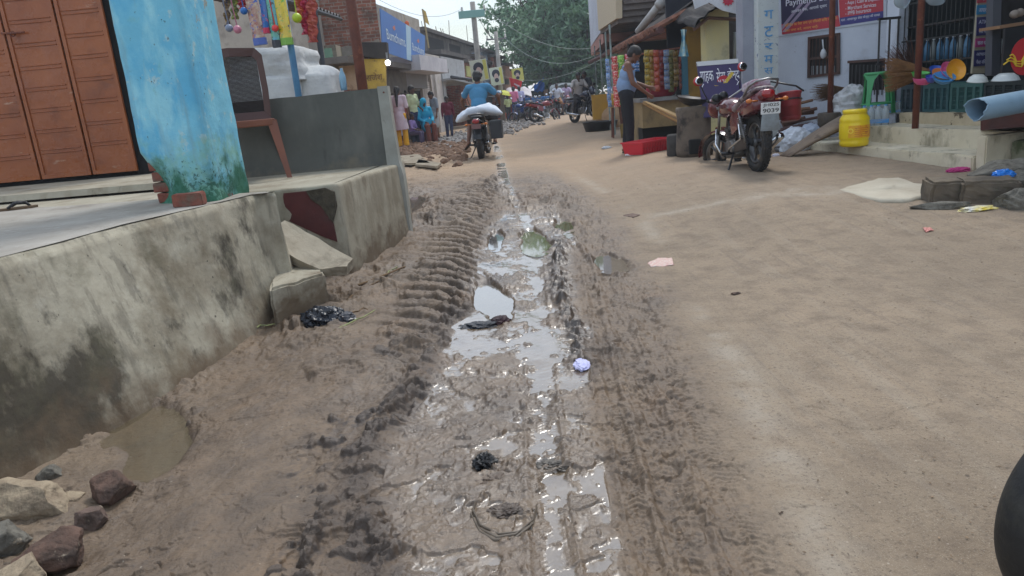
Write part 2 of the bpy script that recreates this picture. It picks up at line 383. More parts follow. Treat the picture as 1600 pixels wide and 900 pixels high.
    # film of slurry
    film = sm(0, .10, xx - xl - .02) * (1 - sm(-.03, .06, xx - xr)) * (1 - sm(6.6, 8.2, y))
    film2 = g(x - interp(y, [8, 10, 14, 20], [.1, .02, .0, -.1]), .10) * sm(7, 8, y) * (1 - sm(16, 22, y))
    lvl = b + .0052 - .0035 * (1 - sm(2.0, 3.0, y)) + .014 * (patch - .5) + .004 * (fbm(x * 1.1, y * .8, 3, ox=60) - .5) + .0026 * (fbm(x * 34, y * 26, 3, .5, ox=33) - .5) + .0035 * np.exp(-((x - np.interp(y, [2.4, 3.6], [.21, .17])) / .035) ** 2) * sm(2.4, 2.7, y) * (1 - sm(3.5, 3.9, y))
    cover = np.maximum(film, film2 * .8)
    lv = lvl - .05 * (1 - sm(0, .5, cover))
    k = .0034
    hh = np.maximum(h, lv); dif = np.clip(.5 + .5 * (lv - h) / k, 0, 1); hf = h * (1 - dif) + lv * dif + k * dif * (1 - dif)
    wet = sm(-.006, .0015, lv - h) * sm(.2, .6, cover)
    h = hf
    # puddle hollows
    deep = np.zeros_like(x)
    for (cx, cy, rx, ry, rot, dp, lv_, key) in PUD:
        c, s_ = math.cos(rot), math.sin(rot); u = ((x - cx) * c + (y - cy) * s_) / rx; v = (-(x - cx) * s_ + (y - cy) * c) / ry
        d = np.sqrt(u * u + v * v) + (fbm(x * 6, y * 3, 4, ox=70) - .5) * .9
        e = 1 - sm(.62, 1.12, d); zb = gz(cx, cy)
        h = h * (1 - e) + (zb - dp) * e + e * .01 * n2; deep = np.maximum(deep, 1 - sm(.9, 1.25, d))
    # attributes
    dry = 1 - np.clip(mud * 1.1, 0, 1); dry = np.clip(dry + .15 * leftb * n1 * 4, 0, 1)
    moist = np.clip(mud * (.55 + 1.6 * n1) + .5 * rl + .4 * rr + .55 * deep + .35 * g(x - xd - .02, .12) * near * 0, 0, 1)
    far = sm(5, 13, y)
    sheen = np.clip(cover * .95 + .12 * rb + .25 * leftb * sm(.5, .7, fbm(x * 1.8, y * 1.1, 3, ox=80)), 0, 1)
    pale = g(x - (xd + .10 + .05 * n1), .085) * (1 - sm(9, 12, y)) * .45 * sm(.3, .7, patch + .3)      # dust-pale margin
    cy_ = 6.45 - .10 * (x - 1.2); pale = np.maximum(pale, g(y - cy_ - .5 * n1, .16) * sm(1.0, 1.5, x) * (1 - sm(2.6, 3.6, x)) * .55)
    return h, dict(wet=wet, dry=dry, moist=moist, far=far, sheen=sheen, pale=pale, churn_shade=np.clip((rl * 1.1 + rr * 1.2) * (.45 + .8 * sm(.42, .56, f3)) + leftb * (.9 * sp_ * sm(.5, .6, f3) + .5 * sp_ * sm(.35, .7, rg2) + .5 * patch * sm(.6, .9, rg2)) + lug * (1 - lugs) * .7, 0, 1))  # last mask darkens torn mud and lug gaps: wet soil plus painted shade

def make_ground():
    ys = [1.25]
    while ys[-1] < 60: ys.append(ys[-1] + min(max(.00062 * ys[-1] ** 2, .0026), .25 if ys[-1] > 14 else .03))
    ys = list(-np.geomspace(1, 60, 14)[::-1]) + [-.5, 0, .4, .8, 1.1] + ys + list(np.geomspace(61, 900, 30))
    ys = np.array(ys)
    core = np.linspace(-.92, .92, 1150); out = np.array([1.0, 1.2, 1.6, 2.4, 4, 8, 20, 60, 200, 500])
    s = np.concatenate([-out[::-1], core, out])
    X, Y = np.meshgrid(s, ys); Wd = .28 + .80 * np.maximum(Y, 1.0); X = X * np.where(np.abs(X) > .93, np.maximum(Wd, 1.5), Wd)
    X = np.clip(X, -900, 900) + np.where(np.abs(X) >= 900, X * 1e-4, 0)
    h, at = ground_arrays(X, Y)
    nr, nc = X.shape; co = np.stack([X, Y, h], -1).reshape(-1, 3).astype(np.float32)
    idx = np.arange(nr * nc).reshape(nr, nc); q = np.stack([idx[:-1, :-1], idx[:-1, 1:], idx[1:, 1:], idx[1:, :-1]], -1).reshape(-1, 4)
    me = bpy.data.meshes.new('dirt_road'); me.vertices.add(len(co)); me.vertices.foreach_set('co', co.ravel())
    me.loops.add(q.size); me.loops.foreach_set('vertex_index', q.ravel().astype(np.int32)); me.polygons.add(len(q))
    me.polygons.foreach_set('loop_start', np.arange(0, q.size, 4, dtype=np.int32)); me.polygons.foreach_set('loop_total', np.full(len(q), 4, dtype=np.int32))
    me.update(); me.shade_smooth()
    for k, v in at.items():
        a = me.attributes.new(k, 'FLOAT', 'POINT'); a.data.foreach_set('value', v.ravel().astype(np.float32))
    o = bpy.data.objects.new('dirt_road', me); COL.objects.link(o); tag(o, 'brown dirt road with churned wet mud down its middle', 'road', kind='structure')
    # material
    m = bpy.data.materials.new('mud'); m.use_nodes = True; t = m.node_tree; N = t.nodes; K = t.links.new; b = N['Principled BSDF']; me.materials.append(m); b.inputs['Specular IOR Level'].default_value = .8
    geo = N.new('ShaderNodeNewGeometry')
    def A(n): q = N.new('ShaderNodeAttribute'); q.attribute_name = n; return q.outputs['Fac']
    def NO(s, d=6, v=None, rg=.6):
        n = N.new('ShaderNodeTexNoise'); n.inputs['Scale'].default_value = s; n.inputs['Detail'].default_value = d; n.inputs['Roughness'].default_value = rg
        if v: mm = N.new('ShaderNodeMapping'); mm.inputs['Scale'].default_value = v; K(geo.outputs['Position'], mm.inputs[0]); K(mm.outputs[0], n.inputs['Vector'])
        else: K(geo.outputs['Position'], n.inputs['Vector'])
        return n.outputs[0]
    def MR(x, a, b_, c=0, d=1): r = N.new('ShaderNodeMapRange'); K(x, r.inputs[0]); r.inputs[1].default_value = a; r.inputs[2].default_value = b_; r.inputs[3].default_value = c; r.inputs[4].default_value = d; return r.outputs[0]
    def MX(f, a, c):
        x = N.new('ShaderNodeMix'); x.data_type = 'RGBA'; K(f, x.inputs[0])
        for i, v in ((6, a), (7, c)):
            if isinstance(v, tuple): x.inputs[i].default_value = c4(v)
            else: K(v, x.inputs[i])
        return x.outputs[2]
    def MA(op, a, c):
        x = N.new('ShaderNodeMath'); x.operation = op
        for i, v in ((0, a), (1, c)):
            if isinstance(v, (int, float)): x.inputs[i].default_value = v
            else: K(v, x.inputs[i])
        return x.outputs[0]
    n_big = NO(.9, 6); n_mid = NO(6, 8); n_fine = NO(55, 6); n_grit = NO(260, 3)
    dryn = MX(MR(n_big, .38, .62), S(128, 112, 92), S(142, 124, 102)); dryn = MX(MR(n_mid, .45, .7), dryn, S(112, 96, 78))
    dryn = MX(MR(NO(1.0, 6, (9, .55, 1), .7), .52, .70, 0, .30), dryn, S(156, 146, 130)); dryn = MX(MR(NO(1.3, 7, (13, .8, 1), .7), .55, .68, 0, .6), dryn, S(106, 92, 78))
    dryn = MX(MR(NO(3.2, 6), .58, .66, 0, .45), dryn, S(112, 96, 80))
    dryf = MX(MR(n_big, .38, .62), S(162, 136, 108), S(148, 126, 102))
    dryc = MX(A('far'), dryn, dryf)
    dryc = MX(MA('MULTIPLY', A('pale'), MR(n_mid, .35, .6)), dryc, S(176, 166, 150))
    dryc = MX(MR(n_fine, .53, .68, 0, .6), dryc, S(98, 84, 70)); dryc = MX(MR(n_grit, .56, .7, 0, .6), dryc, S(172, 160, 142)); dryc = MX(MR(NO(120, 4), .60, .68, 0, .8), dryc, S(72, 60, 50))
    mudc = MX(MR(n_mid, .35, .65), S(96, 77, 57), S(70, 54, 39)); mudc = MX(MR(NO(2.1, 5), .5, .68), mudc, S(110, 86, 61))
    mudc = MX(A('moist'), MX(MR(n_mid, .3, .7), S(120, 99, 75), S(98, 80, 60)), mudc)
    mudc = MX(A('churn_shade'), mudc, S(64, 50, 38))
    mudc = MX(MR(n_fine, .52, .66, 0, .55), mudc, S(66, 52, 40))
    col = MX(A('dry'), mudc, dryc)
    col = MX(MR(A('wet'), .1, .9), col, MX(MR(n_mid, .35, .65), S(124, 108, 88), S(98, 82, 64)))
    vo = N.new('ShaderNodeTexVoronoi'); vo.inputs['Scale'].default_value = 42; K(geo.outputs['Position'], vo.inputs['Vector'])
    spk = MA('MULTIPLY', MR(vo.outputs['Distance'], .16, .10), MR(NO(14, 3), .58, .62)); col = MX(MA('MULTIPLY', spk, .7), col, S(172, 160, 144))
    vo2 = N.new('ShaderNodeTexVoronoi'); vo2.inputs['Scale'].default_value = 19; K(geo.outputs['Position'], vo2.inputs['Vector'])
    spk2 = MA('MULTIPLY', MR(vo2.outputs['Distance'], .15, .08), MR(NO(5, 3), .58, .62)); col = MX(MA('MULTIPLY', spk2, .8), col, S(72, 60, 50))
    K(col, b.inputs['Base Color'])
    r1 = MR(A('dry'), 0, 1, .62, .92); r2 = MA('SUBTRACT', r1, MA('MULTIPLY', MA('MULTIPLY', A('sheen'), MR(n_mid, .25, .6, .4, 1)), .40))
    r3 = N.new('ShaderNodeMix'); K(MR(A('wet'), .1, .8), r3.inputs[0]); K(r2, r3.inputs[2]); r3.inputs[3].default_value = .22
    K(r3.outputs[0], b.inputs['Roughness'])
    K(MA('MAXIMUM', MR(A('wet'), .05, .9, 0, .85), MA('MULTIPLY', A('sheen'), .22)), b.inputs['Coat Weight']); K(MR(A('wet'), .2, 1, .48, .11), b.inputs['Coat Roughness']); b.inputs['Coat IOR'].default_value = 1.9; pass
    hb = MA('ADD', MA('MULTIPLY', n_fine, .6), MA('MULTIPLY', n_grit, .25)); hb = MA('ADD', hb, MA('MULTIPLY', NO(17, 6), .9))
    bn = N.new('ShaderNodeBump'); bn.inputs['Distance'].default_value = .012; K(hb, bn.inputs['Height']); K(MR(A('wet'), 0, 1, .85, .16), bn.inputs['Strength'])
    K(bn.outputs[0], b.inputs['Normal'])
    return o
make_ground()
pm = {'sky': (S(120, 112, 98), .02), 'green': (S(134, 128, 84), .05), 'far': (S(130, 118, 104), .06), 'gutter': (S(132, 118, 88), .10), 'bluish': (S(120, 116, 112), .03), 'right': (S(130, 116, 100), .06), 'brown': (S(134, 126, 84), .05)}
plab = {'sky': 'bright puddle mirroring the sky above a black rag in the left rut', 'green': 'murky greenish puddle farther up the middle rut', 'strip': 'narrow strip of water in the rut beside the lilac paper', 'far': 'shallow puddle past the corner of the parapet plinth',
        'gutter': 'muddy olive puddle at the foot of the near plinth', 'bluish': 'small pale puddle left of the greenish one', 'right': 'small puddle right of the dark torn mud ridge', 'brown': 'little yellow-brown puddle behind the greenish one'}
for (cx, cy, rx, ry, rot, dp, lv, key) in PUD:
    mb = MB(); n = 40; c, s_ = math.cos(rot), math.sin(rot)
    mb.add([(cx + c * u - s_ * v, cy + s_ * u + c * v, gz(cx, cy) + lv) for u, v in [(1.28 * rx * math.cos(2 * math.pi * i / n), 1.28 * ry * math.sin(2 * math.pi * i / n)) for i in range(n)]], [tuple(range(n))])
    cc, ro = pm[key]
    wm = mat('puddle_' + key, cc, tuple(v * .8 for v in cc), scale=3, rough=ro, bump=.02, bscale=9, spec=1, coat=1, alpha={'gutter': .38, 'far': .6, 'right': .6, 'brown': .7, 'green': .75}.get(key, .85)); wm.node_tree.nodes['Principled BSDF'].inputs['Coat IOR'].default_value = 1.8
    single(mb, 'puddle', wm, plab[key], 'puddle', kind='structure')
# ================================================================== shared materials
M = {}
M['plinth'] = mat('plinth_render', S(176, 169, 150), S(148, 140, 122), scale=2.2, rough=.9, bump=.55, bscale=22, layers=(
    dict(c=S(186, 182, 168), s=5, lo=.56, hi=.68, k=.45), dict(c=S(104, 92, 72), s=1.5, lo=.47, hi=.60, k=.75, v=(1, 1, .8)), dict(c=S(96, 90, 78), s=6, lo=.52, hi=.62, k=.5, v=(1.6, 1.6, .25)), dict(c=S(56, 50, 40), s=1.9, lo=.52, hi=.60, k=.85, v=(1.3, 1.3, .8)),
    dict(c=S(40, 38, 32), s=9, lo=.60, hi=.74, k=.6, v=(1.2, 1.2, .8)), dict(c=S(96, 92, 72), s=3.3, lo=.52, hi=.64, k=.45), dict(c=S(52, 46, 38), s=30, lo=.66, hi=.70, k=.8), dict(c=S(104, 86, 66), s=4, lo=.62, hi=.84, zr=(.26, -.05), soft=.34, k=.75)))
M['concrete'] = mat('concrete_top', S(158, 152, 142), S(138, 131, 120), scale=3, rough=.85, bump=.3, bscale=40, layers=(dict(c=S(110, 102, 92), s=4, lo=.55, hi=.7, k=.6), dict(c=S(178, 174, 166), s=10, lo=.58, hi=.68, k=.5)))
M['plaster2'] = mat('weathered_render', S(166, 159, 141), S(145, 137, 119), scale=2.5, rough=.9, bump=.4, bscale=25, layers=(
    dict(c=S(120, 108, 88), s=3, lo=.5, hi=.65, k=.7, v=(1, 1, .35)), dict(c=S(74, 68, 58), s=8, lo=.60, hi=.70, k=.7, v=(2, 2, .35)), dict(c=S(92, 74, 54), s=4, lo=.62, hi=.8, zr=(.4, .05), soft=.34, k=.8)))
M['parapet'] = mat('smooth_cement', S(96, 96, 90), S(78, 79, 74), scale=1.8, rough=.8, bump=.15, bscale=14, layers=(dict(c=S(112, 110, 103), s=2.2, lo=.5, hi=.68, k=.6, v=(1.5, 1, .6)), dict(c=S(60, 58, 54), s=5, lo=.6, hi=.72, k=.5, v=(2, 2, .4)), dict(c=S(122, 112, 96), s=4, lo=.75, hi=.95, zr=(.94, .72), soft=.35, k=.8)))
M['paleend'] = mat('pale_cement', S(160, 160, 152), S(142, 141, 132), scale=4, rough=.85, bump=.25, bscale=30, layers=(dict(c=S(96, 92, 84), s=9, lo=.6, hi=.7, k=.6),))
M['bluepaint'] = mat('blue_limewash', S(104, 178, 204), S(126, 192, 210), scale=1.6, rough=.8, bump=.5, bscale=16, bdist=.012, layers=(
    dict(c=S(72, 160, 200), s=2.1, lo=.50, hi=.62, k=.6), dict(c=S(150, 206, 216), s=3.2, lo=.52, hi=.64, k=.75, v=(1.3, 1.3, .6)), dict(c=S(150, 146, 132), s=3.4, lo=.635, hi=.645), dict(c=S(176, 198, 196), s=9, lo=.60, hi=.63, k=.6), dict(c=S(70, 84, 86), s=22, lo=.66, hi=.68, k=.7), dict(c=S(120, 140, 140), s=4, lo=.54, hi=.66, k=.4, v=(2, 2, .3)), dict(c=S(52, 58, 60), s=16, lo=.69, hi=.70),
    dict(c=S(124, 172, 148), s=5, lo=.62, hi=.82, zr=(1.30, .78), soft=.34, k=.85), dict(c=S(24, 62, 52), s=34, lo=.86, hi=.90, zr=(1.30, .85), soft=.38, k=.75),
    dict(c=S(26, 92, 66), s=3.5, lo=.78, hi=.94, zr=(1.26, .84), soft=.46, k=.9), dict(c=S(96, 58, 44), s=4.6, lo=.90, hi=.915, zr=(1.05, .78), soft=.33)))
M['brownmetal'] = mat('brown_painted_steel', S(156, 88, 44), S(138, 74, 38), scale=2, rough=.30, bump=.55, bscale=4, bdist=.02, rvar=.12, layers=(
    dict(c=S(98, 52, 32), s=3, lo=.54, hi=.68, k=.6), dict(c=S(196, 172, 150), s=6, lo=.66, hi=.70, k=.55, v=(.5, 1, 3)), dict(c=S(170, 112, 78), s=11, lo=.62, hi=.7, k=.5, v=(.3, 1, 5))))
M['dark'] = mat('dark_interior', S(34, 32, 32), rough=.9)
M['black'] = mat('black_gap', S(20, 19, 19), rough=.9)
M['rubber'] = mat('tyre_rubber', S(34, 34, 35), S(44, 42, 40), scale=8, rough=.75, bump=.3, bscale=50, layers=(dict(c=S(104, 90, 74), s=9, lo=.55, hi=.7, k=.5),))
M['steel'] = mat('dull_steel', S(150, 152, 155), S(120, 118, 116), scale=9, rough=.35, metal=.9)
M['chrome'] = mat('chrome', S(205, 208, 212), rough=.18, metal=1)
M['rust'] = mat('rust_brown_paint', S(112, 62, 44), S(90, 48, 36), scale=8, rough=.7, bump=.2, bscale=40, layers=(dict(c=S(150, 90, 58), s=14, lo=.58, hi=.7, k=.6),))
M['brick'] = brick_mat('old_brick', S(150, 92, 72), S(122, 72, 56), S(140, 128, 116), plaster=S(138, 130, 118), plo=.65, phi=.68)
M['brickred'] = brick_mat('red_brick', S(160, 84, 58), S(134, 66, 48), S(146, 132, 118))
M['redbrick'] = mat('fired_brick', S(138, 82, 66), S(112, 64, 52), scale=12, rough=.9, bump=.5, bscale=50, layers=(dict(c=S(96, 92, 80), s=8, lo=.5, hi=.64, k=.7),))
def pc(name, c, rough=.5, **k): return mat(name, c, rough=rough, **k)

def wall_loop(top, bot, nz, amp, seed=0, inner=.02, step=.03, r=.03):
    """rough masonry block from matching footprints (lists of world points, closed); displaced like old render"""
    mb = MB(); n = len(top); T = []; B = []
    for i in range(n):
        L_ = (Vector(top[(i + 1) % n]) - Vector(top[i])).length; k = max(1, int(L_ / step)) if L_ < 6 and i in wall_loop.fine else max(1, int(L_ / .5))
        for j in range(k):
            T.append(Vector(top[i]).lerp(Vector(top[(i + 1) % n]), j / k)); B.append(Vector(bot[i]).lerp(Vector(bot[(i + 1) % n]), j / k))
    c = sum(T, Vector()) / len(T); rr = []
    for q in range(nz + 1):
        f = q / nz; rr.append([b.lerp(t, f) for b, t in zip(B, T)])
    def ins(ring, d, dz):
        out = []
        for i, p in enumerate(ring):
            a = ring[i - 1]; b = ring[(i + 1) % len(ring)]; t = (b - a); t.z = 0; t.normalize(); nn = Vector((t.y, -t.x, 0)); out.append(p - nn * d * wall_loop.sign + Vector((0, 0, dz)))
        return out
    top_r = rr[-1]; rr[-1] = [p - Vector((0, 0, r)) for p in top_r]
    rr.append(ins(top_r, r * .3, -r * .3)); rr.append(ins(top_r, r, 0)); rr.append(ins(top_r, r * 2.2, 0))
    N = len(T)
    for k, ring in enumerate(rr[:-1]):
        for i, p in enumerate(ring):
            a = ring[i - 1]; b = ring[(i + 1) % N]; t = (b - a); t.z = 0; t.normalize(); nn = Vector((t.y, -t.x, 0)) * wall_loop.sign
            o = Vector((seed, seed * 2, 0)); d = mnoise.noise(p * 1.4 + o) * amp + mnoise.noise(p * 5 + o) * amp * .45 + mnoise.noise(p * 17 + o) * amp * .22
            v = mnoise.noise(p * 3.1 + o * 2); d -= max(0, v - .42) * amp * 2.4
            ring[i] = p + nn * d + Vector((0, 0, mnoise.noise(p * 6 + o) * amp * .4 if k >= nz else 0))
    mb.rings(rr); return mb
wall_loop.fine = (0, 1, 2, 3, 4, 5); wall_loop.sign = 1

# ================================================================== LEFT, NEAR: plinth under the blue shop
ZT = .76
tp = [PZ(a, b, ZT) for a, b in ((0, 405), (100, 379), (200, 351), (330, 321), (405, 303), (432, 300))]
bp = [G(a, b) for a, b in ((75, 712), (150, 682), (240, 632), (330, 580), (412, 515), (456, 480))]
# run the wall out of the frame towards the camera, and turn its far end to the left
d0 = (tp[0] - tp[1]).normalized()
top = [tp[0] + d0 * 2.5] + tp + [Vector((tp[-1].x - .05, tp[-1].y + .10, ZT)), Vector((-3.0, tp[-1].y + .35, ZT)), Vector((-6.5, tp[-1].y + 1.7, ZT)), Vector((-6.5, -1.0, ZT))]
bq = [Vector((p.x + .02, p.y - .02, 0)) for p in tp]
bx = [float(np.interp(p.y, [q.y for q in bp], [q.x for q in bp])) for p in tp]
bot = [top[0] + Vector((.12, 0, 0))] + [Vector((max(x, p.x + .015), p.y, 0)) for x, p in zip(bx, tp)] + [Vector((top[7].x + .08, top[7].y, 0))] + [v.copy() for v in top[8:]]
for v in bot: v.z = -.15
wall_loop.fine = (0, 1, 2, 3, 4, 5, 6, 7)
mb = wall_loop(top, bot, 34, .016, 1, r=.025)
o = single(mb, 'plinth', M['plinth'], 'long stained grey plinth wall at the left, under the blue pillar', 'plinth', smooth=True, origin=(-2.5, 3, 0)); o.location.z = 0
# smooth floor sheet on top
mb = MB(); fl = [Vector((p.x, p.y, ZT + .004)) for p in top]; cc = sum(fl, Vector()) / len(fl)
mb.add([p.lerp(cc, .03) if i < 8 else p for i, p in enumerate(fl)], [tuple(range(len(fl)))]); mb.v = [v - o.location for v in mb.v]
mb.build('floor_screed', M['concrete'], o)

# ================================================================== brown-door shop with blue pillar
sh = thing('shop_building', 'blue-washed shop with brown folding steel doors at the left edge', 'shop', PZ(60, 300, ZT))
yd = PZ(100, 290, ZT).y + .10
def dp(px, py, dy=0): return P(px, py, yd + dy)
mb = MB(); a = PZ(-60, 316, ZT); b = PZ(236, 293, ZT); sil = []
z1 = P(100, 281, yd).z - .02
mb.hexa([Vector((a.x - 1.2, a.y - .02, ZT - .02)), Vector((b.x + .15, b.y, ZT - .02)), Vector((b.x + .15, yd + .25, ZT - .02)), Vector((a.x - 1.2, yd + .25, ZT - .02)),
         Vector((a.x - 1.2, a.y, z1)), Vector((b.x + .15, b.y + .02, z1)), Vector((b.x + .15, yd + .25, z1)), Vector((a.x - 1.2, yd + .25, z1))])
mb.build('door_sill', M['plaster2'], sh, world=True)
# three leaves; each leaf is framed and ribbed
DF = Frame((dp(-220, 280).x, yd), (dp(217, 262).x, yd))
zb = z1 + .045; zt = 3.3
edges = [DF.px(x, 270)[0] for x in (-120, 38, 52, 150, 158, 216)]
leafs = [(edges[0], DF.px(62, 270)[0]), (DF.px(65, 270)[0], DF.px(143, 268)[0]), (DF.px(146, 268)[0], DF.px(215, 262)[0])]
for k, (s0, s1) in enumerate(leafs):
    mb = MB(); w = s1 - s0
    mb.fbox(DF, s0, s1, zb, zt, -.012, 0)
    for (u0, u1) in ((s0, s0 + .035), (s1 - .035, s1)): mb.fbox(DF, u0 + .001, u1 - .001, zb + .001, zt - .001, .0, .014)
    mb.fbox(DF, s0 + .035, s1 - .035, zb + .001, zb + .04, 0, .014)
    lf = mb.build('door', M['brownmetal'], sh, world=True)
    m2 = MB(); z = zb + .22 + .03 * k
    while z < zt - .1:      # pressed swages across the leaf
        for dz in (0, .035): m2.tube([DF.pt(s0 + .05, z + dz, .002), DF.pt((s0 + s1) / 2, z + dz + random.uniform(-.002, .002), .0055), DF.pt(s1 - .05, z + dz, .002)], .006, 6)
        z += .205 + random.uniform(-.01, .01)
    m2.build('ribs', M['brownmetal'], lf, world=True)
    if k == 0:
        m2 = MB(); p0 = dp(2, 52, -.03); p1 = dp(38, 50, -.03); m2.tube([p0, p0.lerp(p1, .5) + Vector((0, -.02, -.008)), p1], .009, 8); m2.torus(dp(20, 53, -.035), .02, .006, 'y'); m2.build('door_bolt', M['rust'], lf, world=True)
mb = MB(); mb.fbox(DF, edges[0] - 3, DF.px(240, 268)[0], z1 + .001, 3.5, -.09, -.04); mb.build('wall', M['black'], sh, world=True)
# pillar: skewed box, worn at its foot
A_, B_, C_ = PZ(233, 321, ZT), PZ(338, 316, ZT), PZ(391, 297, ZT); D_ = A_ + (C_ - B_) * 1.15
ring0 = [A_, B_, C_, D_]
ring0 = [Vector((v.x, v.y, ZT)) for v in ring0]
def pil_ring(z):
    out = []; f = z - ZT; pts = []
    for i in range(4):
        a, b = ring0[i], ring0[(i + 1) % 4]; k = 16
        for j in range(k): pts.append(a.lerp(b, j / k))
    c = sum(pts, Vector()) / len(pts)
    # round corners a little
    pts = [(pts[i - 2] + pts[i - 1] * 2 + pts[i] * 3 + pts[(i + 1) % 64] * 2 + pts[(i + 2) % 64]) / 9 for i in range(64)]
    for p in pts:
        q = Vector((p.x, p.y, z)); d = (q - Vector((c.x, c.y, z))).normalized()
        amp = mnoise.noise(q * 2.2) * .012 + mnoise.noise(q * 9) * .006
        foot = max(0, 1 - f / .22); amp += foot * .004 + mnoise.noise(q * 7 + Vector((5, 1, 2))) * .03 * foot
        # lost plaster at the left corner of the foot
        e = (q - Vector((ring0[0].x, ring0[0].y, ZT + .10))).length; amp -= .10 * max(0, 1 - e / .22)
        e = (q - Vector((ring0[1].x - .02, ring0[1].y, ZT + .09))).length; amp -= .04 * max(0, 1 - e / .12)
        out.append(q + d * amp)
    return out
zs = [ZT - .02 + .02 * i for i in range(26)] + [ZT + .52 + .06 * i for i in range(45)]
MB().rings([pil_ring(z) for z in zs]).build('pillar', M['bluepaint'], sh, world=True, smooth=True)
mb = MB(); rb3 = random.Random(2)
for k in range(4):
    f = k * .066; mb.box(ring0[0].lerp(ring0[1], .15 + rb3.random() * .02 - .012 * k) + Vector((.035, .085, .035 + f)), (.12, .10, .058), Matrix.Rotation(rb3.uniform(-.15, .15), 3, 'Z'), bev=.008)
mb.jitter(.008, 12).build('exposed_brick', M['redbrick'], sh, world=True)
# brick and slipper on the plinth floor
def rough_box(dims, jit=.004, seed=0, bev=.006, sub=3):
    bm = bmesh.new(); bmesh.ops.create_cube(bm, size=1)
    for v in bm.verts: v.co = Vector((v.co.x * dims[0], v.co.y * dims[1], v.co.z * dims[2]))
    bmesh.ops.bevel(bm, geom=bm.edges[:], offset=bev, segments=2, affect='EDGES'); bmesh.ops.subdivide_edges(bm, edges=bm.edges[:], cuts=sub, use_grid_fill=True)
    for v in bm.verts: v.co += mnoise.noise_vector(v.co * 14 + Vector((seed, 0, 0))) * jit + mnoise.noise_vector(v.co * 45 + Vector((seed, 0, 0))) * jit * .4
    bm.verts.index_update(); mb = MB(); mb.add([v.co.copy() for v in bm.verts], [[v.index for v in f.verts] for f in bm.faces]); bm.free(); return mb
o = rough_box((.17, .085, .075), .005, 3).build('brick', M['redbrick'], None, smooth=False); p = PZ(299, 322, ZT); o.location = (p.x, p.y - .01, ZT + .04); o.rotation_euler = (.02, 0, .06)
tag(o, 'worn red brick lying at the foot of the blue pillar', 'brick')
sl = thing('slipper', 'black rubber slipper left on the plinth floor', 'slipper', PZ(28, 328, ZT), .35)
mb = MB(); out = [(-.12, -.03), (-.13, 0), (-.12, .03), (-.04, .035), (.05, .045), (.10, .035), (.125, 0), (.10, -.04), (.04, -.045), (-.04, -.035)]
mb.prism([(x, y, .004) for x, y in out], (0, 0, .016)).build('sole', pc('slipper_tan', S(96, 76, 56), .8), sl)
mb = MB(); mb.tube([(.08, 0, .02), (.055, .0, .045), (.0, .035, .05), (-.05, .045, .02)], [.008, .012, .012, .008], 8); mb.tube([(.055, .0, .045), (.0, -.035, .05), (-.05, -.045, .02)], [.012, .012, .008], 8); mb.build('strap', pc('slipper_black', S(28, 28, 32), .6), sl, smooth=True)

# ================================================================== second plinth, slabs, parapet
Z2 = .72
K1, K2 = PZ(526, 287, Z2), PZ(621, 257, Z2); K0 = PZ(392, 300, Z2)
g1, g2 = G(546, 390), G(627, 336)
yk = K1.y
tops = [Vector((-5.5, yk - .1, Z2)), Vector((K0.x, K0.y, Z2)), K1, K2, Vector((K2.x - .06, K2.y + .9, Z2)), Vector((-5.5, K2.y + 1.2, Z2))]
bots = [Vector((-5.5, yk - .1, -.1)), Vector((K0.x, K0.y, -.1)), Vector((K1.x + .03, K1.y - .02, -.1)), Vector((K2.x + .03, K2.y, -.1)), Vector((K2.x - .03, K2.y + .9, -.1)), Vector((-5.5, K2.y + 1.2, -.1))]
wall_loop.fine = (1, 2, 3)
mb = wall_loop(tops, bots, 26, .012, 5, r=.02)
p2 = single(mb, 'plinth', M['plaster2'], 'pale weathered plinth carrying the brown chair and the grey parapet', 'plinth', smooth=True, origin=(-2.0, 6.5, 0))
wx = lambda px, py, dn=.0: P(px, py, yk - .03 - dn)
mb = MB(); pol = [(412, 305), (505, 296), (519, 298), (524, 318), (520, 345), (527, 378), (500, 368), (440, 340), (425, 320)]
mb.prism([wx(a, b) for a, b in pol], (0, .03, 0)).build('painted_patch', mat('dark_red_paint', S(92, 40, 38), S(72, 30, 30), scale=4, rough=.55, bump=.2, bscale=20, layers=(dict(c=S(130, 84, 78), s=5, lo=.6, hi=.68, k=.7), dict(c=S(60, 50, 44), s=7, lo=.58, hi=.68, k=.7))), p2, world=True)
mb = MB(); pol = [(478, 298), (508, 293), (522, 300), (526, 322), (520, 348), (512, 338), (502, 322), (486, 312)]
mb.prism([wx(a, b, .012) for a, b in pol], (0, .02, 0)).jitter(.006, 30).build('broken_edge', mat('raw_stone', S(84, 76, 62), S(58, 52, 42), scale=20, rough=.95, bump=.8, bscale=40), p2, world=True)
# parapet
yp = PZ(500, 268, Z2).y + .05
PF = Frame((P(300, 280, yp).x, yp), (P(606, 258, yp).x, yp))
s1 = PF.len; zt0 = PF.px(415, 155)[1]; zt1 = PF.px(601, 135)[1]
par = thing('parapet_wall', 'smooth grey cement parapet wall with a pale right end', 'wall', PF.pt(s1 * .6, Z2))
mb = MB(); 
def pf(u, v, n): return PF.pt(s1 * u, Z2 - .01 + (zt0 + (zt1 - zt0) * u - Z2) * v + (mnoise.noise(Vector((u * 9, v * 3, 0))) * .006 if v == 1 else 0), n + mnoise.noise(Vector((u * 6, v * 3, 2))) * .006)
mb.grid(lambda u, v: pf(u, v, 0), 40, 10); mb.grid(lambda u, v: pf(u, v, -.13), 40, 10)
mb.grid(lambda u, v: pf(u, 1, -.13 * v), 40, 2); mb.grid(lambda u, v: pf(0, u, -.13 * v), 10, 2)
mb.build('wall', M['parapet'], par, world=True)
e = []
mb = MB(); b0 = PF.pt(s1, Z2 - .3); tz = zt1
w0 = .085
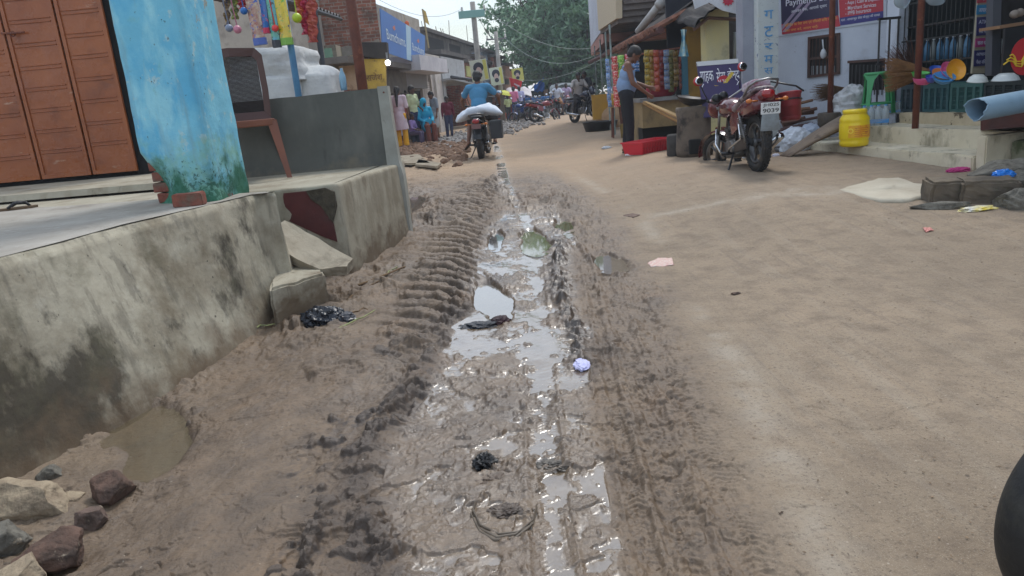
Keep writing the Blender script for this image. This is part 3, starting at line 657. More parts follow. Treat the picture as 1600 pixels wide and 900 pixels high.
for z, grow in ((gz(b0.x, b0.y) - .1, .05), (Z2 - .1, .045), (Z2 + .02, .02), (tz - .25, .004), (tz + .004, 0)):
    e.append([PF.pt(s1 - .004, z, .012 + grow * .3), PF.pt(s1 + w0 + grow, z, -.004 + grow * .3), PF.pt(s1 + w0 + grow, z, -.16), PF.pt(s1 - .004, z, -.16)])
mb.rings(e); mb.build('end_pier', M['paleend'], par, world=True)
mb = MB(); q = PF.pt(PF.px(612, 140)[0], tz - .03, .016); mb.ell(PF.pt(s1 + .05, tz - .05, .018), .008, 8, 6); mb.build('bolt', M['rust'], par, world=True)
# small block and fallen slab between the two plinths
q = [PZ(a, b, .235) for a, b in ((420, 452), (508, 427), (497, 412), (430, 418))]
mb = MB().hexa([v - Vector((0, 0, .32)) for v in q] + q); bm = bmesh.new(); vs = [bm.verts.new(v) for v in mb.v]; [bm.faces.new([vs[i] for i in f]) for f in mb.f]; bmesh.ops.bevel(bm, geom=bm.edges[:], offset=.015, segments=2, affect='EDGES'); bmesh.ops.subdivide_edges(bm, edges=[e for e in bm.edges if e.calc_length() > .08], cuts=9, use_grid_fill=True)
for v in bm.verts: v.co += mnoise.noise_vector(v.co * 11) * .01 + mnoise.noise_vector(v.co * 34) * .004
bm.verts.index_update(); mb = MB(); mb.add([v.co.copy() for v in bm.verts], [[v.index for v in f.verts] for f in bm.faces]); bm.free(); print('block', q)
single(mb, 'concrete_block', M['plaster2'], 'low square concrete block beside the end of the stained plinth', 'block')
c = [PZ(444, 343, .52), PZ(552, 404, .27), PZ(540, 416, .25), PZ(497, 420, .24), PZ(400, 372, .44)]
nrm = (c[1] - c[0]).cross(c[4] - c[0]).normalized(); nrm = nrm if nrm.z > 0 else -nrm
mb = MB(); mb.prism([p_ for p_ in c], -nrm * .07)
bm = bmesh.new(); vs = [bm.verts.new(v) for v in mb.v]; [bm.faces.new([vs[i] for i in f]) for f in mb.f]; bmesh.ops.triangulate(bm, faces=bm.faces[:]); bmesh.ops.subdivide_edges(bm, edges=bm.edges[:], cuts=5, use_grid_fill=True)
for v in bm.verts: v.co += mnoise.noise_vector(v.co * 9) * .012 + mnoise.noise_vector(v.co * 30) * .006
bm.verts.index_update(); mb = MB(); mb.add([v.co.copy() for v in bm.verts], [[v.index for v in f.verts] for f in bm.faces]); bm.free()
single(mb, 'concrete_slab', mat('slab_cement', S(164, 154, 136), S(146, 136, 118), scale=5, rough=.9, bump=.4, bscale=30, layers=(dict(c=S(106, 96, 82), s=5, lo=.56, hi=.7, k=.7),)), 'broken concrete slab sloping down between the two plinths', 'slab')

# ================================================================== brown plastic chair
def chair(loc, rz):
    t = thing('chair', 'brown plastic chair with a dark mesh back on the second plinth', 'chair', loc, rz)
    br = pc('brown_plastic', S(124, 68, 42), .35, c2=S(108, 58, 36), scale=5); bd = pc('chair_back_plastic', S(74, 42, 34), .35)
    # local: back at +y side facing the viewer (viewer looks along +y), x to the right
    mb = MB(); W_ = .23
    outer = [(-W_, .44), (-W_ - .012, .66), (-W_ - .006, .92), (-W_ + .04, .975), (0, .99), (W_ - .04, .975), (W_ + .006, .92), (W_ + .012, .66), (W_, .44)]
    inner = [(-W_ + .045, .50), (-W_ + .035, .66), (-W_ + .04, .88), (-W_ + .07, .915), (0, .925), (W_ - .07, .915), (W_ - .04, .88), (W_ - .035, .66), (W_ - .045, .50)]
    bow = lambda x, z: .05 * (x / W_) ** 2 + .10 * (.99 - z) * .0 - .04 * (z - .44)
    n = len(outer)
    for i in range(n - 1):
        a, b, c_, d = outer[i], outer[i + 1], inner[i + 1], inner[i]
        f = [Vector((x, bow(x, z), z)) for x, z in (a, b, c_, d)]; mb.hexa(f + [v + Vector((0, .03, 0)) for v in f])
    f = [Vector((x, bow(x, z), z)) for x, z in (outer[0], inner[0], inner[-1], outer[-1])]; mb.hexa(f + [v + Vector((0, .03, 0)) for v in f])
    bk = mb.build('backrest', bd, t)
    mb = MB()
    for i in range(45):
        x = -W_ + .045 + i * (2 * W_ - .09) / 44; mb.tube([(x, bow(x, z) + .015, z) for z in (.49, .7, .92)], .0028, 4)
    for j in range(46):
        z = .50 + j * .0094; mb.tube([(x, bow(x, z) + .015, z) for x in (-W_ + .04, -.1, 0, .1, W_ - .04)], .0028, 4)
    mb.build('mesh_panel', pc('mesh_black', S(44, 36, 34), .6), bk)
    mb = MB(); mb.grid(lambda u, v: Vector((-W_ + 2 * W_ * u, .02 + .42 * v, .43 + .012 * math.cos(u * 6.28) - .01 * v)), 10, 10); mb.grid(lambda u, v: Vector((-W_ + 2 * W_ * u, .02 + .42 * v, .40)), 10, 10)
    mb.box((0, .02, .418), (2 * W_, .035, .06), bev=.008); mb.box((0, .44, .415), (2 * W_, .035, .05), bev=.008); mb.box((-W_, .23, .415), (.035, .42, .05), bev=.008); mb.box((W_, .23, .415), (.035, .42, .05), bev=.008)
    mb.build('seat', br, t)
    for sx in (-1, 1):
        for yy, ysp in ((.03, -.07), (.43, .06)):
            mb = MB(); a = Vector((sx * (W_ - .005), yy, .43)); b_ = Vector((sx * (W_ + .055), yy + ysp, 0))
            ring = lambda c, w: [c + Vector((-w, -w * .5, 0)), c + Vector((w, -w * .5, 0)), c + Vector((w, w * .5, 0)), c + Vector((-w, w * .5, 0))]
            mb.rings([ring(a, .035), ring(a.lerp(b_, .5), .026), ring(b_, .018)]).build('leg', br, t)
    return t
q = PZ(437, 272, Z2); ch = chair((q.x - .20, yp - .10, Z2 + .008), math.pi + .30); ch.scale = (1.12, 1.12, 1.12)
# ================================================================== goods behind the parapet
def cloth_pile(cx, cy, rx, ry, z0, z1, seed, fold=.03):
    mb = MB(); nu, nv = 72, 40; rr = []
    for j in range(nv + 1):
        v = j / nv; z = z0 + (z1 - z0) * min(1, v * 1.35); k = 1 if v < .6 else max(.001, 1 - ((v - .6) / .4) ** 1.6)
        ring = []
        for i in range(nu):
            a = 2 * math.pi * i / nu; q = Vector((math.copysign(abs(math.cos(a)) ** .55, math.cos(a)) * rx * k, math.copysign(abs(math.sin(a)) ** .55, math.sin(a)) * ry * k, 0))
            zz = z + (.09 * math.sqrt(max(0, 1 - k * k)) if v > .6 else 0)
            if v > .6: zz = z1 + .12 * math.sqrt(max(0, 1 - k * k)) * (z1 - z0)
            p = Vector((cx, cy, zz)) + q * (1 - .10 * (zz - z0) / (z1 - z0))
            d = q.normalized() if q.length > 1e-4 else Vector((0, 0, 1)); s_ = Vector((seed, 0, 0))
            hf = (1 - abs(mnoise.noise(Vector((p.x * 1.2, p.y * 1.2, p.z * 9)) + s_))) * fold + mnoise.noise(p * 2.5 + s_) * fold * 1.6 + mnoise.noise(p * 11 + s_) * fold * .3
            ring.append(p + d * hf + Vector((0, 0, mnoise.noise(p * 4 + s_) * fold * .6)))
        rr.append(ring)
    return mb.rings(rr)
white = mat('white_sheeting', S(200, 201, 198), S(180, 182, 182), scale=4, rough=.75, bump=.8, bscale=9, bdist=.03, layers=(dict(c=S(150, 150, 148), s=3, lo=.58, hi=.7, k=.5, v=(.5, .5, 4)),))
yb = 8.2
def ext(px0, px1, y): return P(px0, 130, y).x, P(px1, 130, y).x
xa, xb = ext(345, 487, yb); zl = P(450, 158, yb).z - .4; zh = P(430, 62, yb).z
single(cloth_pile((xa + xb) / 2 - .1, yb + .5, (xb - xa) / 2, .5, .3, P(430, 128, yb).z, 3, .035), 'covered_bale', white, 'lower white sheeted bale behind the parapet, under the other one', 'bale', 'white sheeted bales behind the parapet', smooth=True)
xa2, xb2 = ext(340, 478, yb)
single(cloth_pile((xa2 + xb2) / 2, yb + .55, (xb2 - xa2) / 2, .48, P(430, 126, yb).z, P(430, 74, yb).z, 9, .04), 'covered_bale', white, 'upper white sheeted bale on top of the stack behind the chair', 'bale', 'white sheeted bales behind the parapet', smooth=True)
xa3, xb3 = ext(452, 512, yb)
single(cloth_pile((xa3 + xb3) / 2, yb + .6, (xb3 - xa3) / 2, .42, .3, P(480, 122, yb).z, 15, .035), 'covered_bale', white, 'rightmost white bale bulging past the blue pole', 'bale', 'white sheeted bales behind the parapet', smooth=True)
bluep = mat('blue_pole_paint', S(86, 140, 178), S(74, 122, 160), scale=8, rough=.5)
pb = P(466, 146, 7.4); pt_ = Vector((pb.x, pb.y, 3.6))
single(MB().tube([Vector((pb.x, pb.y, .2)), pt_], .032, 14), 'pole', bluep, 'slim blue steel pole in front of the white bales', 'pole', smooth=True)
pb = P(566, 134, 9.0)
single(MB().tube([Vector((pb.x, pb.y, .1)), Vector((pb.x, pb.y, 4))], .062, 14), 'pole', M['rust'], 'thick rust-brown post before the brick wall left of the blue banner', 'pole', smooth=True)
# hanging goods
hy = 7.3
rail = single(MB().tube([P(300, -22, hy), P(470, -30, hy)], .012, 6), 'hanging_rail', M['steel'], 'thin rail above the hanging toys at the top edge', 'rail')
def bat(px0, py0, px1, py1, w, c1, c2, c3, label, seed):
    a = P(px0, py0, hy); b = P(px1, py1, hy - .02); t = thing('cricket_bat', label, 'bat', b, group='wrapped cricket bats hanging in the shop'); d = (a - b).normalized(); side = d.cross(Vector((0, 1, 0))).normalized()
    L_ = (a - b).length; m1 = mat('bat_wrap%d' % seed, c1, c2, scale=18, rough=.25, coat=.5, layers=(dict(c=c3, s=22, lo=.56, hi=.6), dict(c=S(20, 26, 60), s=15, lo=.58, hi=.62)))
    mb = MB(); rr = []
    for k, f in enumerate((0, .03, .3, .7, .95, 1.0)):
        ww = w * (.75 if f == 0 else 1) * (.35 if f == 1 else 1); th = .028 * (1.2 if f < .5 else .8); p = b + d * L_ * f
        rr.append([p - side * ww / 2 + Vector((0, -th * .3, 0)), p + Vector((0, -th, 0)), p + side * ww / 2 + Vector((0, -th * .3, 0)), p + side * ww / 2 + Vector((0, th, 0)), p - side * ww / 2 + Vector((0, th, 0))])
    mb.rings(rr).build('blade', m1, t, world=True, auto=40)
    f0, f1 = (0, .16); q = []
    for f in (-.003, .14):
        p = b + d * L_ * f; th = .034; q.append([p - side * w * .515 + Vector((0, -th * .35, 0)), p + Vector((0, -th * 1.1, 0)), p + side * w * .515 + Vector((0, -th * .35, 0)), p + side * w * .515 + Vector((0, th, 0)), p - side * w * .515 + Vector((0, th, 0))])
    MB().rings(q).build('toe_cap', pc('bat_toe%d' % seed, c3, .4), t, world=True)
    MB().tube([a, a + Vector((0, 0, .3))], .014, 8).build('handle', pc('bat_handle', S(40, 40, 46), .6), t, world=True)
bat(392, -6, 407, 70, .115, S(196, 176, 150), S(150, 70, 60), S(70, 96, 170), 'red and cream wrapped bat with a blue toe, left of the others', 1)
bat(421, -8, 433, 74, .075, S(70, 160, 190), S(96, 176, 110), S(48, 52, 60), 'thin blue-green bat with a dark toe between the two wider ones', 2)
bat(436, -8, 449, 70, .105, S(222, 200, 52), S(206, 170, 40), S(120, 170, 60), 'bright yellow wrapped bat with a green toe', 3)
bat(409, -8, 417, 52, .055, S(40, 110, 180), S(30, 90, 160), S(200, 60, 90), 'narrow blue toy bat with a pink toe', 4)
def toyball(px, py, r, c, label, net=True):
    p = P(px, py, hy - .05); t = thing('toy_ball', label, 'ball', p, group='toy balls hanging in nets')
    MB().ell((0, 0, 0), r, 16, 10).build('ball', pc('ball_%d%d' % (px, py), c, .35), t, smooth=True)
    MB().tube([(0, 0, r), (random.uniform(-.02, .02), 0, .25), (0, 0, .6)], .006, 5).build('string', pc('string%d%d' % (px, py), tuple(v * .7 for v in c), .7), t)
for a in ((358, 44, .036, S(120, 130, 150), 'grey-blue toy ball hanging lowest beside the pillar'), (371, 46, .038, S(190, 120, 140), 'pink toy ball hanging next to the pillar'), (381, 17, .034, S(30, 100, 170), 'small blue ball hanging above the pink one'),
          (430, 44, .032, S(220, 60, 60), 'red ball between the hanging bats'), (464, 28, .045, S(170, 190, 40), 'lime green balloon ball under the awning')): toyball(*a)
def strip_toy(px, w, py1, c, c2, label, y=hy + .15):
    a = P(px, -10, y); b = P(px + 3, py1, y); mb = MB(); n = 14
    mb.grid(lambda u, v: a.lerp(b, v) + Vector(((u - .5) * w * (1 + .25 * math.sin(v * 23 + px)), .02 * math.sin(v * 17 + u * 3), 0)), 2, n); k = len(mb.v) // 1
    vs = [v + Vector((0, .02, 0)) for v in mb.v]; mb.v += vs; mb.f += [tuple(i + k for i in f) for f in mb.f]
    single(mb, 'hanging_toy_pack', mat('toyp%d' % px, c, c2, scale=30, rough=.4), label, 'toy pack', 'strips of toy packs hanging in the shop')
for a in ((352, .05, 42, S(30, 50, 90), S(150, 120, 50), 'dark blue toy strip nearest the blue pillar'), (364, .06, 30, S(150, 150, 70), S(60, 90, 70), 'olive toy strip second from the pillar'), (376, .07, 14, S(190, 70, 50), S(150, 60, 90), 'short red toy strip'),
          (403, .05, 48, S(50, 90, 60), S(180, 170, 60), 'green toy strip behind the cream bat'), (466, .07, 36, S(176, 60, 48), S(200, 110, 70), 'red packet strip under the awning'), (474, .06, 54, S(190, 50, 80), S(120, 30, 50), 'crimson packet strip below the awning'), (486, .09, 66, S(150, 50, 50), S(190, 100, 80), 'round-edged red pack hanging right of the crimson one')): strip_toy(*a)
# awning of corrugated sheet on dark posts
aw = thing('awning', 'dark corrugated awning over the bales in front of the brick wall', 'awning', P(490, 20, 10))
a0, a1 = P(435, -10, 8.6), P(532, 25, 12.5); mb = MB(); n = 90
bk_ = Vector((-2.0, .3, .45))
mb.grid(lambda u, v: a0.lerp(a1, u) + bk_ * v + Vector((0, 0, .018 * math.sin(u * n * 1.1))), 260, 3); k = len(mb.v); mb.v += [v + Vector((0, 0, -.012)) for v in mb.v[:k]]; mb.f += [tuple(i + k for i in f) for f in list(mb.f)]
mb.build('roof_sheet', mat('sheet_dark', S(74, 72, 74), S(54, 50, 50), scale=6, rough=.6, metal=.3), aw, world=True)
MB().tube([a0 + Vector((0, 0, -.05)), a1 + Vector((0, 0, -.05))], .03, 8).build('beam', pc('dark_steel', S(50, 52, 56), .6), aw, world=True)
q = P(510, 140, 10.3); q2 = P(489, 12, 10.3)
MB().tube([Vector((q.x, q.y, .1)), Vector((q.x, q.y, q2.z))], .035, 8).build('post', pc('post_grey', S(66, 70, 76), .6), aw, world=True)

# ================================================================== left side of the street
# the shop line, running away to the right
FA = Vector((-4.25, 20.0)); FB = Vector((FA.x + .155 * 30, 50.0)); LF = Frame(FA, FB)
def lfx(px, py, n=0): return LF.px(px, py, n)
def lbox(mb, px0, px1, pyz0, pyz1, n0, n1, at=None):
    """box on the shop line between two picture columns; rows give its bottom and top (measured at column `at`)"""
    at = (px0 + px1) / 2 if at is None else at; s0 = lfx(px0, 150, n1)[0]; s1 = lfx(px1, 150, n1)[0]
    return mb.fbox(LF, s0, s1, lfx(at, pyz0, n1)[1] if pyz0 is not None else -.1, lfx(at, pyz1, n1)[1], n0, n1)
def ground_s(s): q = LF.pt(s, 0); return gz(q.x, q.y)
# --- brick house: wall turned to the viewer
bh = thing('brick_house', 'old brick house with a wall towards the viewer, left of the blue banner', 'house', (-6.5, 20, 0))
x1 = P(597, 80, 19.9).x; mb = MB(); mb.hexa([Vector(v) for v in ((-13, 19.9, -.1), (x1, 19.9, -.1), (x1 - .6, 22, -.1), (-13, 22, -.1), (-13, 19.9, 7.5), (x1, 19.9, 7.5), (x1 - .6, 22, 7.5), (-13, 22, 7.5))])
mb.build('wall', M['brick'], bh, world=True)
YB = 19.9
def bq_(name, pts, m, th=.06, par=bh, y=YB, jit=0):
    mb = MB(); mb.prism([P(a, b, y - .002 - th) for a, b in pts], (0, th, 0))
    if jit: mb.jitter(jit, 8)
    return mb.build(name, m, par, world=True)
bq_('plaster_patch', [(533, 88), (560, 86), (562, 140), (538, 140)], mat('peach_plaster', S(206, 180, 150), S(190, 160, 130), scale=3, rough=.85, layers=(dict(c=S(150, 120, 96), s=3, lo=.56, hi=.66),)), .03)
bq_('plaster_band', [(470, 92), (540, 72), (566, 72), (592, 60), (597, 80), (560, 84), (530, 90), (490, 100)], mat('stone_band', S(150, 142, 130), S(120, 112, 100), scale=5, rough=.9, bump=.6, bscale=12), .05, jit=.02)
w = bq_('window', [(500, 72), (524, 70), (534, 134), (512, 138)], mat('weathered_frame', S(150, 140, 122), S(120, 110, 96), scale=8, rough=.8), .10)
pn = mat('pale_green_pane', S(140, 176, 146), S(120, 156, 130), scale=5, rough=.35, layers=(dict(c=S(90, 110, 92), s=6, lo=.58, hi=.7, k=.7),))
for k in range(3):
    y0 = 76 + k * 20; mb = MB(); mb.prism([P(505 + k * 3.2, y0, YB - .12), P(518 + k * 3.2, y0 - 1, YB - .12), P(521 + k * 3.2, y0 + 16, YB - .12), P(508 + k * 3.2, y0 + 18, YB - .12)], (0, .02, 0)); mb.build('pane', pn, w, world=True)
bq_('shutter_leaf', [(524, 70), (531, 72), (541, 134), (534, 136)], mat('cream_leaf', S(196, 178, 152), rough=.8), .14)
# small blue bottle behind the parapet
q = P(535, 138, 7.6); b = MB().lathe([(.001, 0), (.03, 0), (.032, .10), (.028, .13), (.012, .17), (.012, .19), (.001, .19)], (0, 0, 0), n=14).build('water_bottle', pc('clear_blue', S(150, 190, 214), .15, trans=.4), None, smooth=True); b.location = (q.x, yp + .065, zt1 + .0); b.location.x = P(535, 138, yp).x; tag(b, 'small clear bottle standing on top of the grey parapet', 'bottle')
# --- shop with the blue banner
bs = thing('shop_building', 'shop house with the long blue banner and rolled-up grey shutters', 'shop', LF.pt(4, 0.1))
sL, sR = lfx(600, 150)[0], lfx(668, 150)[0]
zc = lfx(640, 108, .9)[1]
mb = MB(); mb.fbox(LF, -1.2, sR, -.1, zc + 2.1, -7, 0); mb.build('wall', mat('pale_shop_wall', S(176, 168, 156), S(150, 142, 132), scale=1.2, rough=.9, bump=.3, bscale=10, layers=(dict(c=S(112, 104, 96), s=2, lo=.52, hi=.66, k=.7),)), bs, world=True)
mb = MB(); mb.fbox(LF, -1.2, sR + .1, zc, zc + .16, 0, .95); mb.build('canopy_slab', mat('slab_under', S(104, 98, 92), S(84, 78, 72), scale=3, rough=.9), bs, world=True)
# banner (flat sign on a frame at the slab edge)
ban = thing('shop_banner', 'long blue shop banner with white lettering and a white stripe above the shutters', 'banner', LF.pt(1, zc + .1, 1))
c_ = [lfx(594, 13, 1.0), lfx(664, 56, 1.0), lfx(664, 103, 1.0), lfx(598, 80, 1.0)]
def bpt(u, v, n): # bilinear on the banner
    a = (c_[0][0] * (1 - u) + c_[1][0] * u, c_[0][1] * (1 - u) + c_[1][1] * u); b = (c_[3][0] * (1 - u) + c_[2][0] * u, c_[3][1] * (1 - u) + c_[2][1] * u)
    return LF.pt(a[0] * (1 - v) + b[0] * v, a[1] * (1 - v) + b[1] * v, n)
def bpanel(u0, u1, v0, v1, m, name, n0=.98, n1=1.0):
    mb = MB(); q = [bpt(u0, v1, n1), bpt(u1, v1, n1), bpt(u1, v1, n0), bpt(u0, v1, n0), bpt(u0, v0, n1), bpt(u1, v0, n1), bpt(u1, v0, n0), bpt(u0, v0, n0)]; mb.hexa(q); return mb.build(name, m, ban, world=True)
bb = mat('banner_blue', S(52, 120, 196), S(40, 104, 184), scale=.6, rough=.45); bw = mat('banner_white', S(178, 208, 226), rough=.5); bt = mat('banner_letter', S(214, 230, 240), rough=.5); bo = mat('banner_orange', S(210, 120, 90), rough=.5)
bpanel(0, 1, 0, 1, bb, 'panel'); bpanel(.52, .63, .004, .996, bw, 'stripe', 1.0, 1.004)
rt = (bpt(.4, .5, 1) - bpt(.1, .5, 1)).normalized(); upv = Vector((0, 0, 1)); hB = (bpt(0, 0, 1) - bpt(0, 1, 1)).length
def btx(sx, u0, v0, u1, hgt, m=bt): text(ban, sx, bpt(u0, v0, 1.004), (bpt(u1, v0, 1.0) - bpt(u0, v0, 1.0)), upv, (bpt(u1, v0, 1) - bpt(u0, v0, 1)).length, hgt, m)
btx('Bumchums', .10, .66, .50, hB * .24); btx('Bumchums', .67, .66, .98, hB * .20)
for u in (.22, .78):
    mb = MB(); mb.prism([bpt(u, .30, 1.004), bpt(u + .045, .22, 1.004), bpt(u + .06, .32, 1.004), bpt(u + .03, .36, 1.004)], LF.n * .004); mb.build('emblem', bo, ban, world=True)
# yellow side wall and dark underside next to it, shutters
mb = MB(); lbox(mb, 597.5, 606, 140, 92, -.1, .02); 
yw = mat('yellow_wall', S(190, 160, 70), S(170, 140, 60), scale=3, rough=.85, layers=(dict(c=S(110, 90, 50), s=5, lo=.54, hi=.66, k=.8),))
q = MB().prism([P(566, 92, 19.7), P(602, 92, 19.7), P(603, 137, 19.7), P(566, 140, 19.7)], (0, .15, 0)).build('yellow_wall_panel', yw, bs, world=True)
text(q, 'राजेश', P(573, 127, 19.68), (1, 0, 0), (0, 0, 1), .42, .2, mat('brown_letter', S(110, 80, 50)))
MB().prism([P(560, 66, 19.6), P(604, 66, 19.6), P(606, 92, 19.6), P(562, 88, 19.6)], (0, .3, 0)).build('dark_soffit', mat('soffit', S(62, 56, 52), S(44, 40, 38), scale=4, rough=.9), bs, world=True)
shm = mat('shutter_steel', S(128, 132, 134), S(104, 106, 106), scale=3, rough=.5, metal=.5, layers=(dict(c=S(96, 72, 56), s=4, lo=.58, hi=.7, k=.6),))
def shutter(par, px0, px1, py0, py1, n=.05, m=shm, per=.075):
    s0, s1 = lfx(px0, 150, n)[0], lfx(px1, 150, n)[0]; at = (px0 + px1) / 2; z0, z1 = lfx(at, py1, n)[1], lfx(at, py0, n)[1]; k = max(3, int((z1 - z0) / per)) * 6
    mb = MB(); mb.grid(lambda u, v: LF.pt(s0 + (s1 - s0) * u, z0 + (z1 - z0) * v, n + .012 * abs(math.sin(v * k / 6 * math.pi))), 1, k)
    return mb.build('shutter', m, par, world=True)
def doorhole(par, px0, px1, py0, py1=None, n=.02, m=None):
    s0, s1 = lfx(px0, 150, n)[0], lfx(px1, 150, n)[0]; at = (px0 + px1) / 2; z1 = lfx(at, py0, n)[1]; z0 = ground_s((s0 + s1) / 2) if py1 is None else lfx(at, py1, n)[1]
    mb = MB(); mb.fbox(LF, s0, s1, z0, z1, 0.004, n); return mb.build('doorway', m or M['dark'], par, world=True)
mb = MB(); lbox(mb, 601, 638, 146, 110, .02, .55, at=620); mb.build('shutter_box', mat('shutter_box', S(86, 76, 68), S(110, 100, 88), scale=4, rough=.7), bs, world=True)
doorhole(bs, 604, 634, 140); shutter(bs, 628, 637, 145, 205, .06); doorhole(bs, 640, 660, 138); shutter(bs, 638, 661, 112, 142, .07); 
mb = MB(); lbox(mb, 606, 627, 215, 148, .03, .045, at=615); mb.build('inner_white_wall', mat('inner_white', S(190, 190, 188), rough=.8), bs, world=True)
mb = MB(); lbox(mb, 652, 659, 190, 158, .03, .045, at=655); q = mb.build('notice', mat('notice_pink', S(206, 170, 176), rough=.7), bs, world=True)
lb = thing('ceiling_lamp', 'small lit bulb glowing under the blue banner canopy', 'lamp', P(606, 98, 19.4))
MB().ell((0, 0, 0), .07, 12, 8).build('bulb', mat('lit_bulb', S(255, 255, 240), emit=(1, 1, .9), estr=6), lb, smooth=True); MB().tube([(0, 0, .05), (0, 0, .25)], .03, 8).build('socket', M['steel'], lb)
# roof things: red draped idol and a flag on bamboo
zr = zc + 2.1; q = P(635, 33, 26.5)
idl = thing('draped_idol', 'red cloth-draped figure standing on the roof behind the blue banner', 'idol', (q.x, q.y, q.z - .45)); idl.scale = (.62, .62, .62)
mb = MB(); mb.lathe([(.34, -.3), (.30, 0), (.26, .2), (.16, .42), (.11, .5), (.13, .58), (.10, .68), (.03, .74)], n=18).jitter(.04, 5); mb.build('drape', mat('red_cloth', S(206, 70, 60), S(226, 130, 60), scale=6, rough=.8), idl, smooth=True)
MB().tube([(.1, 0, .0), (-.12, 0, 1.1)], .015, 6).build('stick', pc('bamboo', S(170, 150, 110), .7), idl)
q = P(670, 75, 29.0); fl = thing('flag_pole', 'bamboo pole with a small saffron pennant above the white balcony', 'flag pole', q)
b0, b1 = q, P(660, 14, 29.0); MB().tube([b0, b1], .035, 6).build('pole', pc('bamboo2', S(176, 160, 124), .7), fl, world=True)
mb = MB(); mb.prism([b1, b1 + Vector((.12, 0, -.1)), b1 + Vector((.2, 0, -.6)), b1 + Vector((.02, 0, -.45))], (0, .01, 0)); mb.build('pennant', pc('saffron', S(222, 190, 110), .8), fl, world=True)
# --- white house with balcony
wh = thing('house', 'white plastered house with a projecting balcony, right of the blue banner', 'house', LF.pt(9, 0.1))
wm = mat('white_wall', S(196, 190, 184), S(178, 170, 164), scale=1.2, rough=.85, layers=(dict(c=S(136, 128, 120), s=1.6, lo=.54, hi=.68, k=.6), dict(c=S(206, 196, 140), s=2, lo=.62, hi=.66, k=.4)))
s2 = lfx(691, 150)[0]; zw = lfx(680, 86, .1)[1]
mb = MB(); mb.fbox(LF, sR + .02, s2, -.1, zw, -6, .05); mb.build('wall', wm, wh, world=True)
s_a, s_b = lfx(660, 150, 1.2)[0], lfx(702, 150, 1.2)[0]; z_a, z_b = lfx(690, 113, 1.2)[1], lfx(690, 92, 1.2)[1]
mb = MB(); mb.fbox(LF, s_a, s_b, z_a, z_a + .12, .05, 1.25); mb.fbox(LF, s_a, s_b, z_a + .12, z_b, 1.12, 1.25); mb.fbox(LF, s_a, s_a + .12, z_a + .12, z_b, .05, 1.12); mb.fbox(LF, s_b - .12, s_b, z_a + .12, z_b, .05, 1.12)
mb.build('balcony', mat('balcony_white', S(206, 204, 208), S(186, 184, 190), scale=2, rough=.8), wh, world=True)
mb = MB(); mb.fbox(LF, s_a + .3, s_b - .2, z_a - .5, z_a, .05, .45); mb.build('shutter_box', mat('box_grey', S(120, 118, 118), rough=.6), wh, world=True)
shutter(wh, 664, 676, 128, 200, .08, wm); mb = MB()
for px in (661.5, 676, 683.5): lbox(mb, px, px + 2.2, 215, 112, .05, .16)
mb.build('pilaster', wm, wh, world=True)
# --- raw concrete upper storey behind
cu_ = thing('house', 'unfinished dark concrete upper storey with bare rods, behind the white balcony', 'house', LF.pt(14, 0.1, -3))
dc = mat('sooty_concrete', S(112, 106, 100), S(84, 80, 76), scale=1, rough=.95, bump=.5, bscale=8, layers=(dict(c=S(58, 56, 56), s=1.6, lo=.52, hi=.66, k=.8, v=(1, 1, .5)),))
def deepbox(mb, px0, px1, py0, py1, n0, n1, at=None): return lbox(mb, px0, px1, py0, py1, n0, n1, at)
mb = MB(); s0_, s1_ = lfx(664, 90, -1.5)[0], lfx(748, 90, -1.5)[0]; zz = lfx(705, 62, -1.5)[1]
mb.fbox(LF, s0_, s1_, 1.0, zz, -9, -1.5); mb.build('wall', dc, cu_, world=True)
mb = MB(); mb.fbox(LF, s0_ - .3, s1_ + .3, zz - 1.15, zz - .95, -9.2, -.6); mb.fbox(LF, s0_ - .2, s1_ + .2, zz - .02, zz + .15, -9.1, -1.3); mb.build('floor_slab', mat('slab_dark', S(92, 86, 82), S(70, 66, 64), scale=2, rough=.95), cu_, world=True)
mb = MB(); mb.fbox(LF, s0_ + 1, s0_ + 4.5, zz - .9, zz - .2, -1.5, -1.48); mb.fbox(LF, s0_ + 6, s0_ + 9, zz - .85, zz - .25, -1.5, -1.48); mb.build('window', M['dark'], cu_, world=True)
mb = MB()
for i in range(16):
    q = LF.pt(s0_ + (s1_ - s0_) * (i + .5) / 16 + random.uniform(-.3, .3), zz, -1.6 - random.random() * 4); mb.tube([q, q + Vector((random.uniform(-.12, .12), 0, random.uniform(.5, 1.3)))], .018, 4)
mb.build('reinforcing_rods', pc('rods', S(90, 70, 60), .8), cu_, world=True)
# --- grey house with rounded dark awning edge
gh = thing('house', 'grey-white house with a dark pipe-edged canopy and a shaded porch', 'house', LF.pt(15, 0.1))
s3 = lfx(727, 150)[0]; gm = mat('grey_wall', S(168, 170, 172), S(150, 150, 150), scale=1.2, rough=.85, layers=(dict(c=S(116, 112, 110), s=1.5, lo=.52, hi=.68, k=.7),))
zg = lfx(705, 92, 0)[1]; z_l = lfx(705, 132, 0)[1]
mb = MB(); mb.fbox(LF, s2 + .02, s3, z_l, zg, -5, .1); mb.fbox(LF, s2 + .02, s2 + .5, -.1, z_l, -5, .1); mb.fbox(LF, s2 + .5, s3, -.1, z_l, -5, -2.2); mb.build('wall', gm, gh, world=True)
pa = [LF.pt(s2 - .1, z_l + .25, .5), LF.pt(s2 + 1, z_l + .05, 1.4), LF.pt((s2 + s3) / 2, z_l - .1, 1.6), LF.pt(s3 - .3, z_l - .3, 1.6), LF.pt(s3 + .3, z_l - .7, 1.6), LF.pt(s3 + .4, z_l - 1.3, 1.6)]
MB().tube(pa, .07, 8).build('canopy_pipe', pc('pipe_dark', S(62, 66, 72), .5), gh, world=True, smooth=True)
